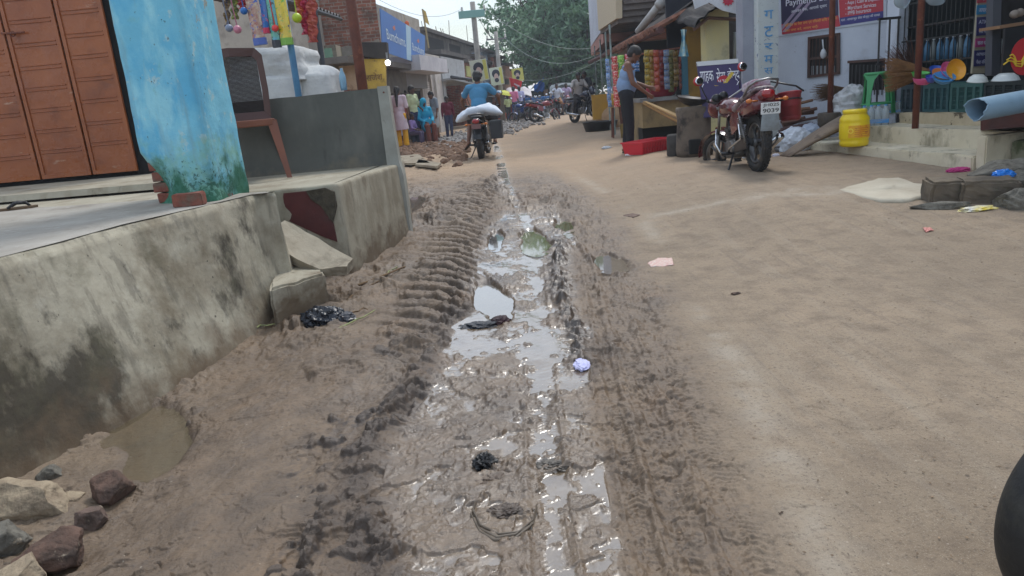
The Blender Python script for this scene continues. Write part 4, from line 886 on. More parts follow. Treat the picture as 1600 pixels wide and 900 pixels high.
mb = MB(); mb.hexa([LF.pt(s2 - .1, z_l + .1, 0.1), LF.pt(s2 - .1, z_l + .15, .5), LF.pt(s3, z_l - .35, 1.55), LF.pt(s3, z_l - .1, .1), LF.pt(s2 - .1, z_l + .2, 0.1), LF.pt(s2 - .1, z_l + .22, .5), LF.pt(s3, z_l - .28, 1.55), LF.pt(s3, z_l, .1)]); mb.build('canopy', mat('canopy_grey', S(150, 152, 154), rough=.7), gh, world=True)
mb = MB(); 
for k in range(4): mb.fbox(LF, s2 + .9 + k * 1.5, s2 + 1.0 + k * 1.5 + .5, .1, z_l - .6, -2.2, -2.1)
mb.build('door', mat('door_dark', S(70, 62, 58), S(90, 84, 78), scale=3, rough=.8), gh, world=True)
# --- brick and yellow narrow house, then further houses
def house(label, px0, px1, pytop, m, n=-.1, at=None, depth=6, extras=()):
    s0, s1 = lfx(px0, 150, n)[0], lfx(px1, 150, n)[0]; z = lfx((px0 + px1) / 2 if at is None else at, pytop, n)[1]
    t = thing('house', label, 'house', LF.pt(s0, .1)); mb = MB(); mb.fbox(LF, s0, s1, -.1, z, n - depth, n); mb.build('wall', m, t, world=True)
    mb = MB(); mb.fbox(LF, s0 - .1, s1 + .1, z, z + .15, n - depth - .1, n + .3); mb.build('roof_slab', dc, t, world=True)
    for (nm, a, b, c, d, mm) in extras:
        mb = MB(); q0, q1 = lfx(a, 150, n + .05)[0], lfx(b, 150, n + .05)[0]; k = (a + b) / 2
        mb.fbox(LF, q0, q1, lfx(k, d, n + .05)[1], lfx(k, c, n + .05)[1], n + .003, n + .06); mb.build(nm, mm, t, world=True)
    return t
yel = mat('lime_yellow_wall', S(190, 190, 120), rough=.8); glass = pc('dark_window', S(60, 66, 74), .3)
house('narrow house of bare brick with a yellow-green upper panel', 728, 741, 100, M['brickred'], extras=(('panel', 733, 739, 104, 120, yel), ('window', 735, 740, 126, 140, glass), ('door', 731, 738, 165, 205, M['dark'])))
house('brick and grey two-storey house hidden behind the first poster', 741.5, 757, 92, mat('mauve_wall', S(150, 146, 150), S(130, 120, 118), scale=1.5, rough=.9), n=-.6, extras=(('window', 745, 751, 120, 140, glass), ('curtain', 745, 755, 146, 158, mat('blue_curtain', S(70, 130, 160))), ('door', 744, 752, 162, 200, M['dark'])))
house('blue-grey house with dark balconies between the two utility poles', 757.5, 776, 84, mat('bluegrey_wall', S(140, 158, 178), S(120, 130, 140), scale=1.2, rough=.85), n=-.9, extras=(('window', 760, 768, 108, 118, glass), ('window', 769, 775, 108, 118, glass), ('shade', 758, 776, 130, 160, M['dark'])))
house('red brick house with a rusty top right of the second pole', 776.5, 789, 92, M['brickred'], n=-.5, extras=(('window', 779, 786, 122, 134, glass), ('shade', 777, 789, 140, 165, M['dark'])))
house('pinkish plastered house at the far end of the left row', 789.5, 800, 104, mat('pinkwall', S(206, 168, 150), S(180, 150, 140), scale=1.2, rough=.85), n=-.4, extras=(('window', 792, 797, 124, 132, glass),))
tt = house('small shrine-topped orange house beyond the left row', 800.5, 806, 112, mat('orangewall', S(226, 150, 80), S(206, 180, 150), scale=2, rough=.85), n=-.4)

# dark tarpaulin lean-tos
def tarp(label, px0, px1, py0, py1, col, out=1.6, n=0):
    s0, s1 = lfx(px0, 150, n)[0], lfx(px1, 150, n)[0]; k = (px0 + px1) / 2; z1, z0 = lfx(k, py0, n)[1], lfx(k, py1, n + out)[1]
    mb = MB(); mb.grid(lambda u, v: LF.pt(s0 + (s1 - s0) * u, z1 + (z0 - z1) * v - .12 * math.sin(u * 3.14 * 2) * v, n + out * v) + Vector((0, 0, .05 * mnoise.noise(Vector((u * 6, v * 4, px0))))), 12, 6); c = len(mb.v); mb.v += [v + Vector((0, 0, -.03)) for v in mb.v]; mb.f += [tuple(i + c for i in f) for f in list(mb.f)]
    t = thing('tarpaulin_canopy', label, 'canopy', LF.pt(s0, z0, n + out)); mb.build('sheet', mat('tarp%d' % px0, col, tuple(c * .7 for c in col), scale=3, rough=.7), t, world=True)
    for s_ in (s0 + .1, (s0 + s1) / 2, s1 - .1):
        g = LF.pt(s_, 0, n + out - .05); MB().tube([Vector((g.x, g.y, gz(g.x, g.y) - .02)), Vector((g.x, g.y, z0))], .03, 6).build('post', pc('post_wood', S(110, 90, 70), .8), t, world=True)
tarp('dark tarpaulin canopy below the second poster', 760, 779, 150, 158, S(50, 48, 52))
tarp('dark sheet canopy below the red cloth banner', 780, 797, 142, 152, S(44, 44, 50), 2.2)
# poles, wires, posters, banner
def upole(label, px0, py0, px1, py1, y, r, arm=True):
    b = P(px1, py1, y); g = gz(b.x, b.y); a = P(px0, py0, y); t = thing('utility_pole', label, 'utility pole', (b.x, b.y, g))
    a = Vector((b.x, b.y, a.z)); MB().tube([Vector((b.x, b.y, g - .1)), a], [r * 1.3, r], 10).build('pole', mat('pole_cement', S(160, 156, 150), S(140, 136, 130), scale=4, rough=.85), t, world=True, smooth=True)
    if arm:
        mb = MB(); mb.box(a + Vector((0, 0, -.35)), (1.0, .07, .07)); mb.box(a + Vector((0, 0, -1.9)), (.5, .07, .07)); mb.build('cross_arm', pc('arm', S(110, 110, 112), .7), t, world=True)
        mb = MB()
        for dx in (-.45, 0, .45): mb.lathe([(.03, 0), (.06, .04), (.03, .09), (.05, .13), (.02, .18)], a + Vector((dx, 0, -.32)), n=10)
        mb.build('insulators', pc('porcelain', S(210, 206, 200), .3), t, world=True, smooth=True)
    return t, a
y1 = 31; t1, a1_ = upole('tall cement pole with a green street-name box near its top', 737, 3, 757, 200, y1, .105)
q = P(737, 22, y1 - .15); MB().box(q, (1.05, .12, .28), bev=.01).build('lamp_head', mat('lamp_green', S(130, 176, 170), rough=.5), t1, world=True)
y2 = 38; t2, a2_ = upole('shorter cement pole carrying a poster, farther up the left side', 767, 50, 787, 190, y2, .10)
MB().tube([P(768, 60, y2), P(763, 52, y2), P(757, 44, y2 - .4)], .035, 6).build('lamp_arm', M['steel'], t2, world=True)
yl = mat('poster_paper', S(206, 208, 196), S(196, 204, 176), scale=1, rough=.6); yy_ = mat('poster_yellow', S(204, 200, 104), rough=.6); hairm = mat('poster_black', S(40, 44, 60), rough=.6); skinm = mat('poster_skin', S(196, 170, 160), rough=.6)
def poster(label, px, py, w, h, y, bgm, tiltz=0):
    t = thing('poster_board', label, 'poster', P(px, py, y), group='portrait posters hung along the street')
    MB().box((0, 0, 0), (w, .03, h), bev=.004).build('board', bgm, t)
    MB().box((w * .36, -.018, 0), (w * .2, .006, h * .9)).build('side_strip', yy_, t)
    disc = lambda cx, cz, rx, rz, yy, n=26: [(cx + rx * math.cos(2 * math.pi * i / n), yy, cz + rz * math.sin(2 * math.pi * i / n)) for i in range(n)]
    MB().prism(disc(-w * .03, h * .14, w * .30, h * .24, -.022), (0, .005, 0)).build('turban', hairm, t); MB().prism(disc(-w * .03, -h * .06, w * .17, h * .22, -.028), (0, .005, 0)).build('face', skinm, t)
    MB().prism(disc(-w * .03, -h * .22, w * .16, h * .12, -.034), (0, .005, 0)).build('beard', hairm, t); t.rotation_euler = (0, tiltz, 0)
    return t
poster('largest poster of a turbaned bearded face, on the nearer cement pole', 749, 110, .70, .84, y1 - .3, yl, -.09)
poster('middle poster of a bearded face, on the farther cement pole', 776, 119, .66, .86, y2 - .3, yl, -.08)
poster('smallest poster with a yellow ground, beside the tree', 809, 117, .72, .80, 47.5, yy_, -.07)
q = thing('cloth_banner', 'red cloth banner stretched above the far canopies', 'banner', P(804, 132, 44))
pts = [P(795, 120, 44), P(816, 127, 43.5), P(813, 142, 43.5), P(799, 136, 44)]
mb = MB(); mb.grid(lambda u, v: pts[0].lerp(pts[1], u).lerp(pts[3].lerp(pts[2], u), v) + Vector((0, .05 * math.sin(u * 9 + v * 4), 0)), 10, 8); mb.build('cloth', mat('red_banner', S(220, 50, 56), S(200, 40, 50), scale=2, rough=.7), q, world=True)
mb = MB(); mb.prism([pts[0].lerp(pts[3], .5) + Vector((.1, -.08, 0)), pts[1].lerp(pts[2], .45) + Vector((-.1, -.08, 0)), pts[1].lerp(pts[2], .62) + Vector((-.1, -.08, 0)), pts[0].lerp(pts[3], .66) + Vector((.1, -.08, 0))], (0, .02, 0)); mb.build('white_line', pc('white_line', S(230, 210, 214), .6), q, world=True)
def wire(a, b, sag, r=.012):
    pts = [a.lerp(b, i / 14) - Vector((0, 0, sag * 4 * (i / 14) * (1 - i / 14))) for i in range(15)]; return MB().tube(pts, r, 4)
wl = mat('wire_dark', S(70, 76, 80), rough=.6); wlt = mat('wire_light', S(170, 180, 176), rough=.5)
for a, b, sg, r, m, lab in ((P(560, -20, 20), a1_ - Vector((.4, 0, .2)), .5, .006, wl, 'thin wire from the brick house up to the nearer pole'), (a1_ - Vector((0, 0, .2)), a2_ - Vector((0, 0, .2)), .3, .010, wl, 'wire between the two cement poles'),
        (a1_ + Vector((.4, 0, -.2)), P(960, 66, 30), .8, .008, wlt, 'topmost pale wire crossing in front of the tree'), (a2_ + Vector((.4, 0, -.3)), P(1000, 40, 24), 1.2, .007, wlt, 'pale wire sagging across the middle of the tree crown'), (P(785, 118, 42), P(940, 92, 30), .5, .006, wlt, 'lowest pale wire crossing the tree'),
        (P(735, 60, y1), P(1215, -30, 14), 1.0, .006, wl, 'long wire running over the street to the white pillar house')):
    single(wire(a, b, sg, r), 'overhead_wire', m, lab, 'wire')
# ================================================================== RIGHT: kiosk
GR = .22
YK = 13.0
kz = lambda px, py, y=YK: P(px, py, y)
def cam_box(mb, px0, px1, py0, py1, y, th, z0=None):
    """a box turned square to the road: picture columns/rows at its front face, real depth th"""
    a = P(px0, (py0 + py1) / 2, y); b = P(px1, (py0 + py1) / 2, y); t = P((px0 + px1) / 2, py1, y).z; bt = P((px0 + px1) / 2, py0, y).z if z0 is None else z0
    return mb.hexa([Vector(v) for v in ((a.x, y, bt), (b.x, y, bt), (b.x, y + th, bt), (a.x, y + th, bt), (a.x, y, t), (b.x, y, t), (b.x, y + th, t), (a.x, y + th, t))])
kk = thing('kiosk', 'dark-roofed snack kiosk with packets hung over its counter, behind the man in the vest', 'kiosk', (3.0, YK, GR))
tan = mat('tan_counter', S(150, 128, 88), S(122, 104, 74), scale=3, rough=.85, bump=.2, layers=(dict(c=S(96, 80, 60), s=3, lo=.52, hi=.68, k=.8), dict(c=S(190, 170, 130), s=6, lo=.6, hi=.7, k=.6)))
yel2 = mat('ochre_wall', S(150, 116, 40), S(124, 96, 38), scale=2, rough=.85, layers=(dict(c=S(96, 78, 44), s=3, lo=.54, hi=.68, k=.7),))
mb = MB(); cam_box(mb, 1004, 1082, 197, 157, YK, .5); mb.build('counter_wall', tan, kk, world=True)
mb = MB(); cam_box(mb, 1004, 1082, 212, 197, YK + .25, .4, z0=.15); mb.build('gap_shade', M['black'], kk, world=True)  # black box standing in for the shaded gap beneath the counter
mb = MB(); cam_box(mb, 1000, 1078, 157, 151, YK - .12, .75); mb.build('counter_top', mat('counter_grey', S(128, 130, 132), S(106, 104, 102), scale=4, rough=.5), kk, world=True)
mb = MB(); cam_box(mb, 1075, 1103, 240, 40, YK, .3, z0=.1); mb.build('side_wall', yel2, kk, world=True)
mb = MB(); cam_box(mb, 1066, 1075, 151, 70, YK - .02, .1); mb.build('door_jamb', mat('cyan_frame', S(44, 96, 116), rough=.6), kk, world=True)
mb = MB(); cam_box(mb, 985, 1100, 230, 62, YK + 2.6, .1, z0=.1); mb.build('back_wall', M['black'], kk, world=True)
mb = MB(); a = P(1004, 150, YK + .3); mb.hexa([Vector(v) for v in ((a.x, YK + .3, .1), (a.x + .06, YK + .3, .1), (a.x + .06, YK + 2.6, .1), (a.x, YK + 2.6, .1), (a.x, YK + .3, 1.0), (a.x + .06, YK + .3, 1.0), (a.x + .06, YK + 2.6, 1.0), (a.x, YK + 2.6, 1.0))]); mb.build('left_wall', tan, kk, world=True)
# roof: eave beam down the street, dark sheets above
EA, EB = P(921, 97, 26), P(1030, 42, 12.9); dv = Vector((2.6, 0, 1.5))
mb = MB(); mb.grid(lambda u, v: EB.lerp(EA, u) + dv * v + Vector((0, 0, .02 * math.sin(u * 180))), 180, 6); c = len(mb.v); mb.v += [v + Vector((0, 0, .02)) for v in mb.v]; mb.f += [tuple(i + c for i in f) for f in list(mb.f)]
mb.build('roof_sheet', mat('dark_roof_sheet', S(54, 48, 46), S(38, 34, 34), scale=3, rough=.8), kk, world=True)  # same dark colour on both faces of the roof sheet
MB().tube([EB + Vector((-.02, -.2, -.06)), EA], .06, 8).build('eave_beam', mat('eave_wood', S(96, 52, 46), S(74, 42, 38), scale=5, rough=.7), kk, world=True)
e2a, e2b = P(950, 82, 19), P(1026, 44, 12.8); mb = MB()
for i in range(46):
    f = i / 46; q = e2a.lerp(e2b, f); mb.tube([q + Vector((-.05, 0, -.02)) + mnoise.noise_vector(q * 3) * .03, q + Vector((.55, 0, .25))], .055, 6)
mb.build('roof_tiles', mat('clay_tile', S(150, 104, 84), S(112, 76, 62), scale=6, rough=.9, layers=(dict(c=S(80, 66, 58), s=7, lo=.52, hi=.66),)), kk, world=True)
mb = MB(); cam_box(mb, 1040, 1092, 78, -60, YK + .35, .06); mb.jitter(.03, 2); mb.build('dark_panel', mat('navy_black_panel', S(26, 30, 42), S(18, 22, 32), scale=3, rough=.8), kk, world=True)  # near-black navy panel across the kiosk front below the roof
mb = MB(); mb.tube([P(955, 92, 14.6), P(1068, 74, 12.9)], .02, 6); mb.build('hanging_rod', M['rust'], kk, world=True)
for px, y in ((941, 21), (950, 18.5), (957, 16.5), (932, 24)):
    q = P(px, 130, y); MB().tube([Vector((q.x, y, .1)), Vector((q.x, y, EB.lerp(EA, (y - 12.9) / 13.1).z + .4))], .022, 6).build('roof_post', mat('post_mint', S(140, 160, 158), S(110, 110, 104), scale=6, rough=.7), kk, world=True)
# packet strips
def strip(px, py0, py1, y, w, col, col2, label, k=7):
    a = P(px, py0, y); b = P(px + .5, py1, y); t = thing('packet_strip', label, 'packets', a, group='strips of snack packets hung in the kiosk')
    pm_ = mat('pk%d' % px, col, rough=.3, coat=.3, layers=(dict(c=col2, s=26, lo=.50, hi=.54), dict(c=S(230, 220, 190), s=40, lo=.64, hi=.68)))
    h = (a.z - b.z) / k
    proto = None
    for i in range(k):
        if proto is None:
            mb = MB(); nu, nv = 6, 6
            for sg in (1, -1): mb.grid(lambda u, v: Vector(((u - .5) * w * (1 - .06 * math.sin(v * math.pi)), sg * -.022 * (math.sin(u * math.pi) * math.sin(v * math.pi)) ** .6, -v * h * .97)), nu, nv)
            proto = mb.build('packet', pm_, t, smooth=True); c = proto
        else: c = proto.copy(); COL.objects.link(c); c.parent = t
        c.location = (random.uniform(-.008, .008), random.uniform(-.01, .01), -h * i); c.rotation_euler = (random.uniform(-.1, .1), random.uniform(-.04, .04), random.uniform(-.35, .35))
rd, gn, yw_, wh_, bl_, og = S(196, 44, 56), S(96, 160, 50), S(206, 170, 50), S(200, 204, 214), S(50, 120, 190), S(196, 90, 46)
for a in ((949, 92, 168, 14.9, .09, S(150, 170, 200), bl_, 'pale blue packet strip at the outer left of the kiosk'), (960, 88, 168, 14.4, .125, rd, S(230, 190, 180), 'left bright red packet strip outside the kiosk'), (970, 86, 164, 14.2, .125, gn, S(190, 214, 120), 'green packet strip beside the left red one'),
          (981, 84, 160, 14.0, .12, S(206, 70, 80), wh_, 'red-white packet strip between the green strip and the man'), (992, 80, 112, 13.9, .14, bl_, wh_, 'short blue packet strip above the shoulder of the man')): strip(*a)
for i, (c1, c2, lab) in enumerate(((yw_, S(96, 110, 50), 'yellow packet strip just right of the man'), (S(190, 130, 50), yw_, 'amber packet strip second from the man'), (og, rd, 'orange packet strip third from the man'), (S(170, 50, 50), S(120, 40, 50), 'dark red packet strip in the middle of the kiosk window'),
        (S(150, 160, 180), bl_, 'silver-blue packet strip in the kiosk window'), (S(110, 110, 50), S(160, 150, 60), 'olive packet strip in the kiosk window'), (S(150, 120, 50), S(80, 50, 30), 'brown-gold packet strip near the right jamb'), (S(140, 50, 50), S(190, 90, 50), 'maroon packet strip next to the cyan jamb'))):
    strip(1010 + i * 7.6, 78, 136 + (i % 3) * 4, 13.0 + .05 * (i % 2), .098, tuple(v * .55 for v in c1), tuple(v * .55 for v in c2), lab, 6)  # inner packet colours darkened to carry the shade inside the kiosk
q = P(1034, 150, 13.25); mb = MB(); mb.ell((q.x, q.y, q.z + .12), (.28, .14, .17), 16, 10).jitter(.02, 8); single(mb, 'cloth_bundle', pc('crimson_cloth', S(140, 30, 46), .7), 'crimson cloth bundle on the kiosk counter under the packets', 'bundle', smooth=True)
# hanging cloth
mb = MB(); mb.grid(lambda u, v: P(1066 + 5 * u + (u - .5) * 8 * abs(v - .32) * 2.2, 46 + 42 * v, 12.2) + Vector((0, .05 * math.sin(u * 9), 0)), 8, 14)
single(mb, 'hanging_cloth', mat('blue_cream_cloth', S(60, 150, 186), S(214, 220, 196), scale=5, rough=.8), 'knotted blue and cream cloth hanging at the kiosk corner', 'cloth')
# stand, bucket, tub, sack heap
st = thing('stand', 'rusty two-legged trestle stand left of the man', 'stand', G(966, 215)); g = G(966, 215)
mb = MB()
for dx in (-.10, .12): MB().tube([g + Vector((dx, 0, 0)), g + Vector((dx * .7, .05, .62))], .02, 6).build('leg', M['rust'], st, world=True)
for dx in (-.08, .14): MB().tube([g + Vector((dx, .3, 0)), g + Vector((dx * .7, .25, .62))], .018, 6).build('leg', M['rust'], st, world=True)
MB().box(g + Vector((0.03, .15, .64)), (.34, .36, .04)).build('top', mat('old_board', S(170, 140, 96), rough=.8), st, world=True)
MB().box(g + Vector((0.03, .15, .78)), (.26, .3, .22), bev=.02).build('packed_goods', pc('gold_pack', S(180, 140, 50), .4), st, world=True)
g = G(984, 215); single(MB().lathe([(.001, 0), (.11, 0), (.13, .27), (.135, .28), (.12, .28), (.1, .03), (.001, .03)], g + Vector((-.04, .15, 0)), n=20, cap=False), 'bucket', mat('ochre_bucket', S(150, 130, 66), S(110, 96, 60), scale=6, rough=.7), 'ochre metal bucket behind the legs of the man', 'bucket', smooth=True)
g = G(944, 205); mb = MB(); mb.lathe([(.001, .02), (.38, .0), (.45, .22), (.47, .23), (.43, .22), (.36, .04), (.001, .05)], g + Vector((-.02, .5, 0)), n=32, cap=False); single(mb, 'tub', pc('black_tub', S(26, 28, 32), .45), 'wide black rubber tub by the parked black motorcycle', 'tub', smooth=True)
g = G(962, 200); mb = MB(); mb.ell(g + Vector((.15, 1.0, .2)), (.5, .8, .42), 24, 14).jitter(.05, 3); single(mb, 'sacking_heap', mat('jute', S(170, 140, 108), S(146, 118, 90), scale=8, rough=.95, bump=.4), 'tan sacking heap piled behind the black tub', 'heap', smooth=True)
mb = MB(); cam_box(mb, 926, 962, 186, 147, 20, .15); single(mb, 'board_panel', mat('yellow_board', S(176, 132, 40), S(150, 112, 40), scale=2, rough=.7), 'yellow board standing behind the black motorcycle', 'board')

# ---------- upper buildings over the kiosk
ub = thing('house', 'tall pale house with salmon soffit and stepped balcony above the kiosk', 'house', P(960, 60, 22))
pw = mat('pale_lilac_wall', S(190, 196, 206), S(176, 180, 190), scale=1.2, rough=.85); sal = mat('salmon_soffit', S(176, 128, 116), S(150, 110, 100), scale=2, rough=.85)
y_ = 21; a = P(940, 45, y_); b = P(968, 45, y_); zb_ = P(955, 46, y_).z
MB().hexa([Vector(v) for v in ((a.x, y_, zb_), (9, y_, zb_), (9, y_ + 7, zb_), (a.x + .6, y_ + 7, zb_), (a.x, y_, 9), (9, y_, 9), (9, y_ + 7, 9), (a.x + .6, y_ + 7, 9))]).build('wall', pw, ub, world=True)
MB().hexa([Vector(v) for v in ((a.x + .04, y_ + .04, zb_ - .32), (9, y_ + .04, zb_ - .32), (9, y_ + 7, zb_ - .32), (a.x + .6, y_ + 7, zb_ - .32), (a.x + .04, y_ + .04, zb_ - .004), (9, y_ + .04, zb_ - .004), (9, y_ + 7, zb_ - .004), (a.x + .6, y_ + 7, zb_ - .004))]).build('soffit_band', sal, ub, world=True)
MB().hexa([Vector(v) for v in ((a.x + 1.2, y_ + 1, 0), (9, y_ + 1, 0), (9, y_ + 7, 0), (a.x + 1.6, y_ + 7, 0), (a.x + 1.2, y_ + 1, zb_ - .33), (9, y_ + 1, zb_ - .33), (9, y_ + 7, zb_ - .33), (a.x + 1.6, y_ + 7, zb_ - .33))]).build('lower_wall', mat('lower_grey', S(150, 146, 142), rough=.9), ub, world=True)
sb = mat('stained_balcony', S(120, 112, 106), S(96, 90, 88), scale=2, rough=.9, layers=(dict(c=S(70, 64, 62), s=3, lo=.52, hi=.66),)); y_ = 18
mb = MB()
for k in range(5):
    z0 = P(968, 36 - k * 9, y_).z; xl2 = P(966 + k * 2.4, 30, y_).x; mb.hexa([Vector(v) for v in ((xl2, y_ - k * .10, z0), (6.5, y_ - k * .10, z0), (6.5, y_ + 3, z0), (xl2, y_ + 3, z0), (xl2, y_ - k * .10, z0 + .15), (6.5, y_ - k * .10, z0 + .15), (6.5, y_ + 3, z0 + .15), (xl2, y_ + 3, z0 + .15))])
mb.build('stepped_balcony', sb, ub, world=True)
mb = MB(); xl2 = P(966, 20, y_ + .2).x; mb.hexa([Vector(v) for v in ((xl2 - .12, y_ - .2, P(966, 30, y_).z), (xl2 + .02, y_ - .2, P(966, 30, y_).z), (xl2 + .02, y_ + 2.8, P(966, 30, y_).z), (xl2 - .12, y_ + 2.8, P(966, 30, y_).z), (xl2 - .12, y_ - .7, 7), (xl2 + .12, y_ - .7, 7), (xl2 + .12, y_ + 2.8, 7), (xl2 - .12, y_ + 2.8, 7))]); mb.build('balcony_edge', mat('cream_edge', S(190, 176, 150), rough=.8), ub, world=True)
pvc = mat('grey_pvc', S(176, 178, 178), S(156, 156, 154), scale=4, rough=.4)
a = P(997, 50, 15.5); b = P(1047, -14, 14.6); pp = thing('drain_pipe', 'slanting grey drain pipe above the kiosk roof', 'pipe', a)
MB().tube([a, b], .075, 14).build('pipe', pvc, pp, world=True, smooth=True); MB().tube([a.lerp(b, .66), a.lerp(b, .80)], .095, 14).build('coupling', pvc, pp, world=True, smooth=True)

# ---------- between kiosk and white house
cp = thing('pillar', 'yellowing cream pillar behind the purple sign board', 'pillar', P(1122, 90, 12.4))
mb = MB(); cam_box(mb, 1105, 1140, 230, 14, 12.2, .35, z0=.1); mb.jitter(.012, 2); mb.build('shaft', mat('cream_limewash', S(206, 196, 140), S(190, 184, 150), scale=2, rough=.85, bump=.3, bscale=12, layers=(dict(c=S(150, 146, 120), s=3, lo=.54, hi=.66, k=.7),)), cp, world=True)
mb = MB(); cam_box(mb, 1092, 1184, 240, -60, 13.3, .2, z0=.1); o = single(mb, 'back_wall', mat('shade_wall', S(58, 52, 48), S(44, 40, 38), scale=2, rough=.9), 'wall in the gaps around the cream pillar, coloured dark for shade', 'wall')  # dark colour stands in for the shade in these gaps
can = thing('canopy', 'dark ragged canopy sheet over the cream pillar', 'canopy', P(1120, 20, 11.9))
mb = MB(); mb.grid(lambda u, v: P(1086 + 70 * u, (40 - 62 * math.sin(u * 2.4) ** .8 * .5 if True else 0) + v * 4, 11.7) + Vector((0, 1.4 * v, .25 * v + .05 * mnoise.noise(Vector((u * 7, v * 3, 0))))), 24, 8); c = len(mb.v); mb.v += [v + Vector((0, 0, -.03)) for v in mb.v]; mb.f += [tuple(i + c for i in f) for f in list(mb.f)]
mb.build('sheet', mat('ragged_sheet', S(24, 23, 25), S(40, 36, 36), scale=5, rough=.85), can, world=True)
MB().tube([P(1084, 46, 11.8), P(1106, 28, 11.9), P(1150, 30, 12)], .03, 6).build('bamboo_rod', mat('rod_brown', S(96, 70, 56), rough=.8), can, world=True)
ps = thing('poster_board', 'white poster with a crimson emblem hung over the dark canopy', 'poster', P(1110, 6, 11.5))
mb = MB(); mb.prism([P(1078, -20, 11.5), P(1154, -24, 11.5), P(1152, 22, 11.5), P(1128, 16, 11.5), P(1108, 4, 11.5), P(1086, 14, 11.5)], (0, .02, 0)); mb.build('sheet', mat('poster_white', S(206, 210, 216), S(180, 184, 190), scale=3, rough=.6), ps, world=True)
disc = lambda px, py, r, y, n=24, ry=None: [P(px, py, y) + Vector((r * math.cos(2 * math.pi * i / n), 0, (ry or r) * math.sin(2 * math.pi * i / n))) for i in range(n)]
mb = MB(); pts = [P(1138, 1, 11.48) + Vector(((.07 if i % 2 else .05) * 1.3 * math.cos(i * math.pi / 10), 0, (.07 if i % 2 else .05) * 1.1 * math.sin(i * math.pi / 10))) for i in range(20)]; mb.prism(pts, (0, .01, 0)).build('emblem', pc('crimson_emblem', S(176, 40, 66), .6), ps, world=True)
q = P(1150, 75, 12.6); single(MB().tube([q + Vector((0, 0, -.35)), q + Vector((.02, 0, .25))], .06, 14), 'steel_flask', pc('flask_grey', S(130, 134, 136), .4, metal=.5), 'grey metal flask hanging in the dark gap right of the cream pillar', 'flask', smooth=True)

# purple sign board
yS = 10.1
sg = thing('sign_board', 'purple sign board with white lettering and a red disc, behind the red motorcycle', 'sign', P(1128, 180, yS))
c_ = [P(1089, 99, yS), P(1153, 94, yS), P(1166, 178, yS - .25), P(1100, 184, yS - .25)]
mb = MB(); mb.prism(c_, (0, .03, 0)); mb.build('board', mat('purple_flex', S(56, 42, 92), S(48, 36, 80), scale=2, rough=.4), sg, world=True)
mb = MB(); r_ = (c_[1] - c_[0]).normalized(); dn = (c_[3] - c_[0]).normalized(); mb.prism([c_[0] + Vector((0, -.008, .02)), c_[1] + Vector((0, -.008, .02)), c_[1] + dn * .04 + Vector((0, -.008, 0)), c_[0] + dn * .04 + Vector((0, -.008, 0))], (0, .05, 0)); mb.build('top_batten', pc('white_batten', S(206, 208, 210), .6), sg, world=True)
o_ = c_[0] + dn * .29 + r_ * .02 + Vector((0, -.005, 0)); wl_ = pc('white_letter', S(224, 224, 230), .5)
W_ = (c_[1] - c_[0]).length
text(sg, 'गाहक', o_, r_, -dn, W_ * .32, .17, wl_); text(sg, 'सेवा', o_ + r_ * W_ * .39, r_, -dn, W_ * .22, .20, wl_); text(sg, 'केन्द', o_ + r_ * W_ * .66, r_, -dn, W_ * .29, .19, wl_)
mb = MB(); q = o_ + r_ * W_ * .045 + Vector((0, -.004, .0)); mb.prism([q, q + r_ * .012, q + r_ * -.018 + dn * .05, q + r_ * -.03 + dn * .05], (0, .004, 0)); q = o_ + r_ * W_ * .90; mb.prism([q + Vector((0, -.004, 0)), q + r_ * .012 + Vector((0, -.004, 0)), q - r_ * .02 + dn * .05 + Vector((0, -.004, 0)), q - r_ * .03 + dn * .05 + Vector((0, -.004, 0))], (0, .004, 0)); mb.build('lettering', wl_, sg, world=True)
mb = MB(); mb.prism([v + Vector((0, -.012, 0)) for v in disc(1130, 128, .085, yS - .08)], (0, .006, 0)); mb.build('red_disc', pc('sign_red', S(186, 36, 60), .5), sg, world=True)
mb = MB(); y__ = yS - .10; mb.prism([P(1124, 138, y__), P(1129, 140, y__), P(1147, 114, y__), P(1143, 112, y__)], (0, .006, 0)); mb.prism([P(1116, 133, y__ - .01), P(1124, 134, y__ - .01), P(1130, 140, y__ - .01), P(1120, 137, y__ - .01)], (0, .006, 0)); mb.build('yellow_flash', pc('sign_yellow', S(214, 186, 70), .5), sg, world=True)
for s_ in (.1, .9):
    q = c_[3].lerp(c_[2], s_); MB().tube([c_[0].lerp(c_[1], s_) + Vector((0, .05, 0)), Vector((q.x, q.y + .03, GR - .05))], .018, 6).build('leg', M['rust'], sg, world=True)

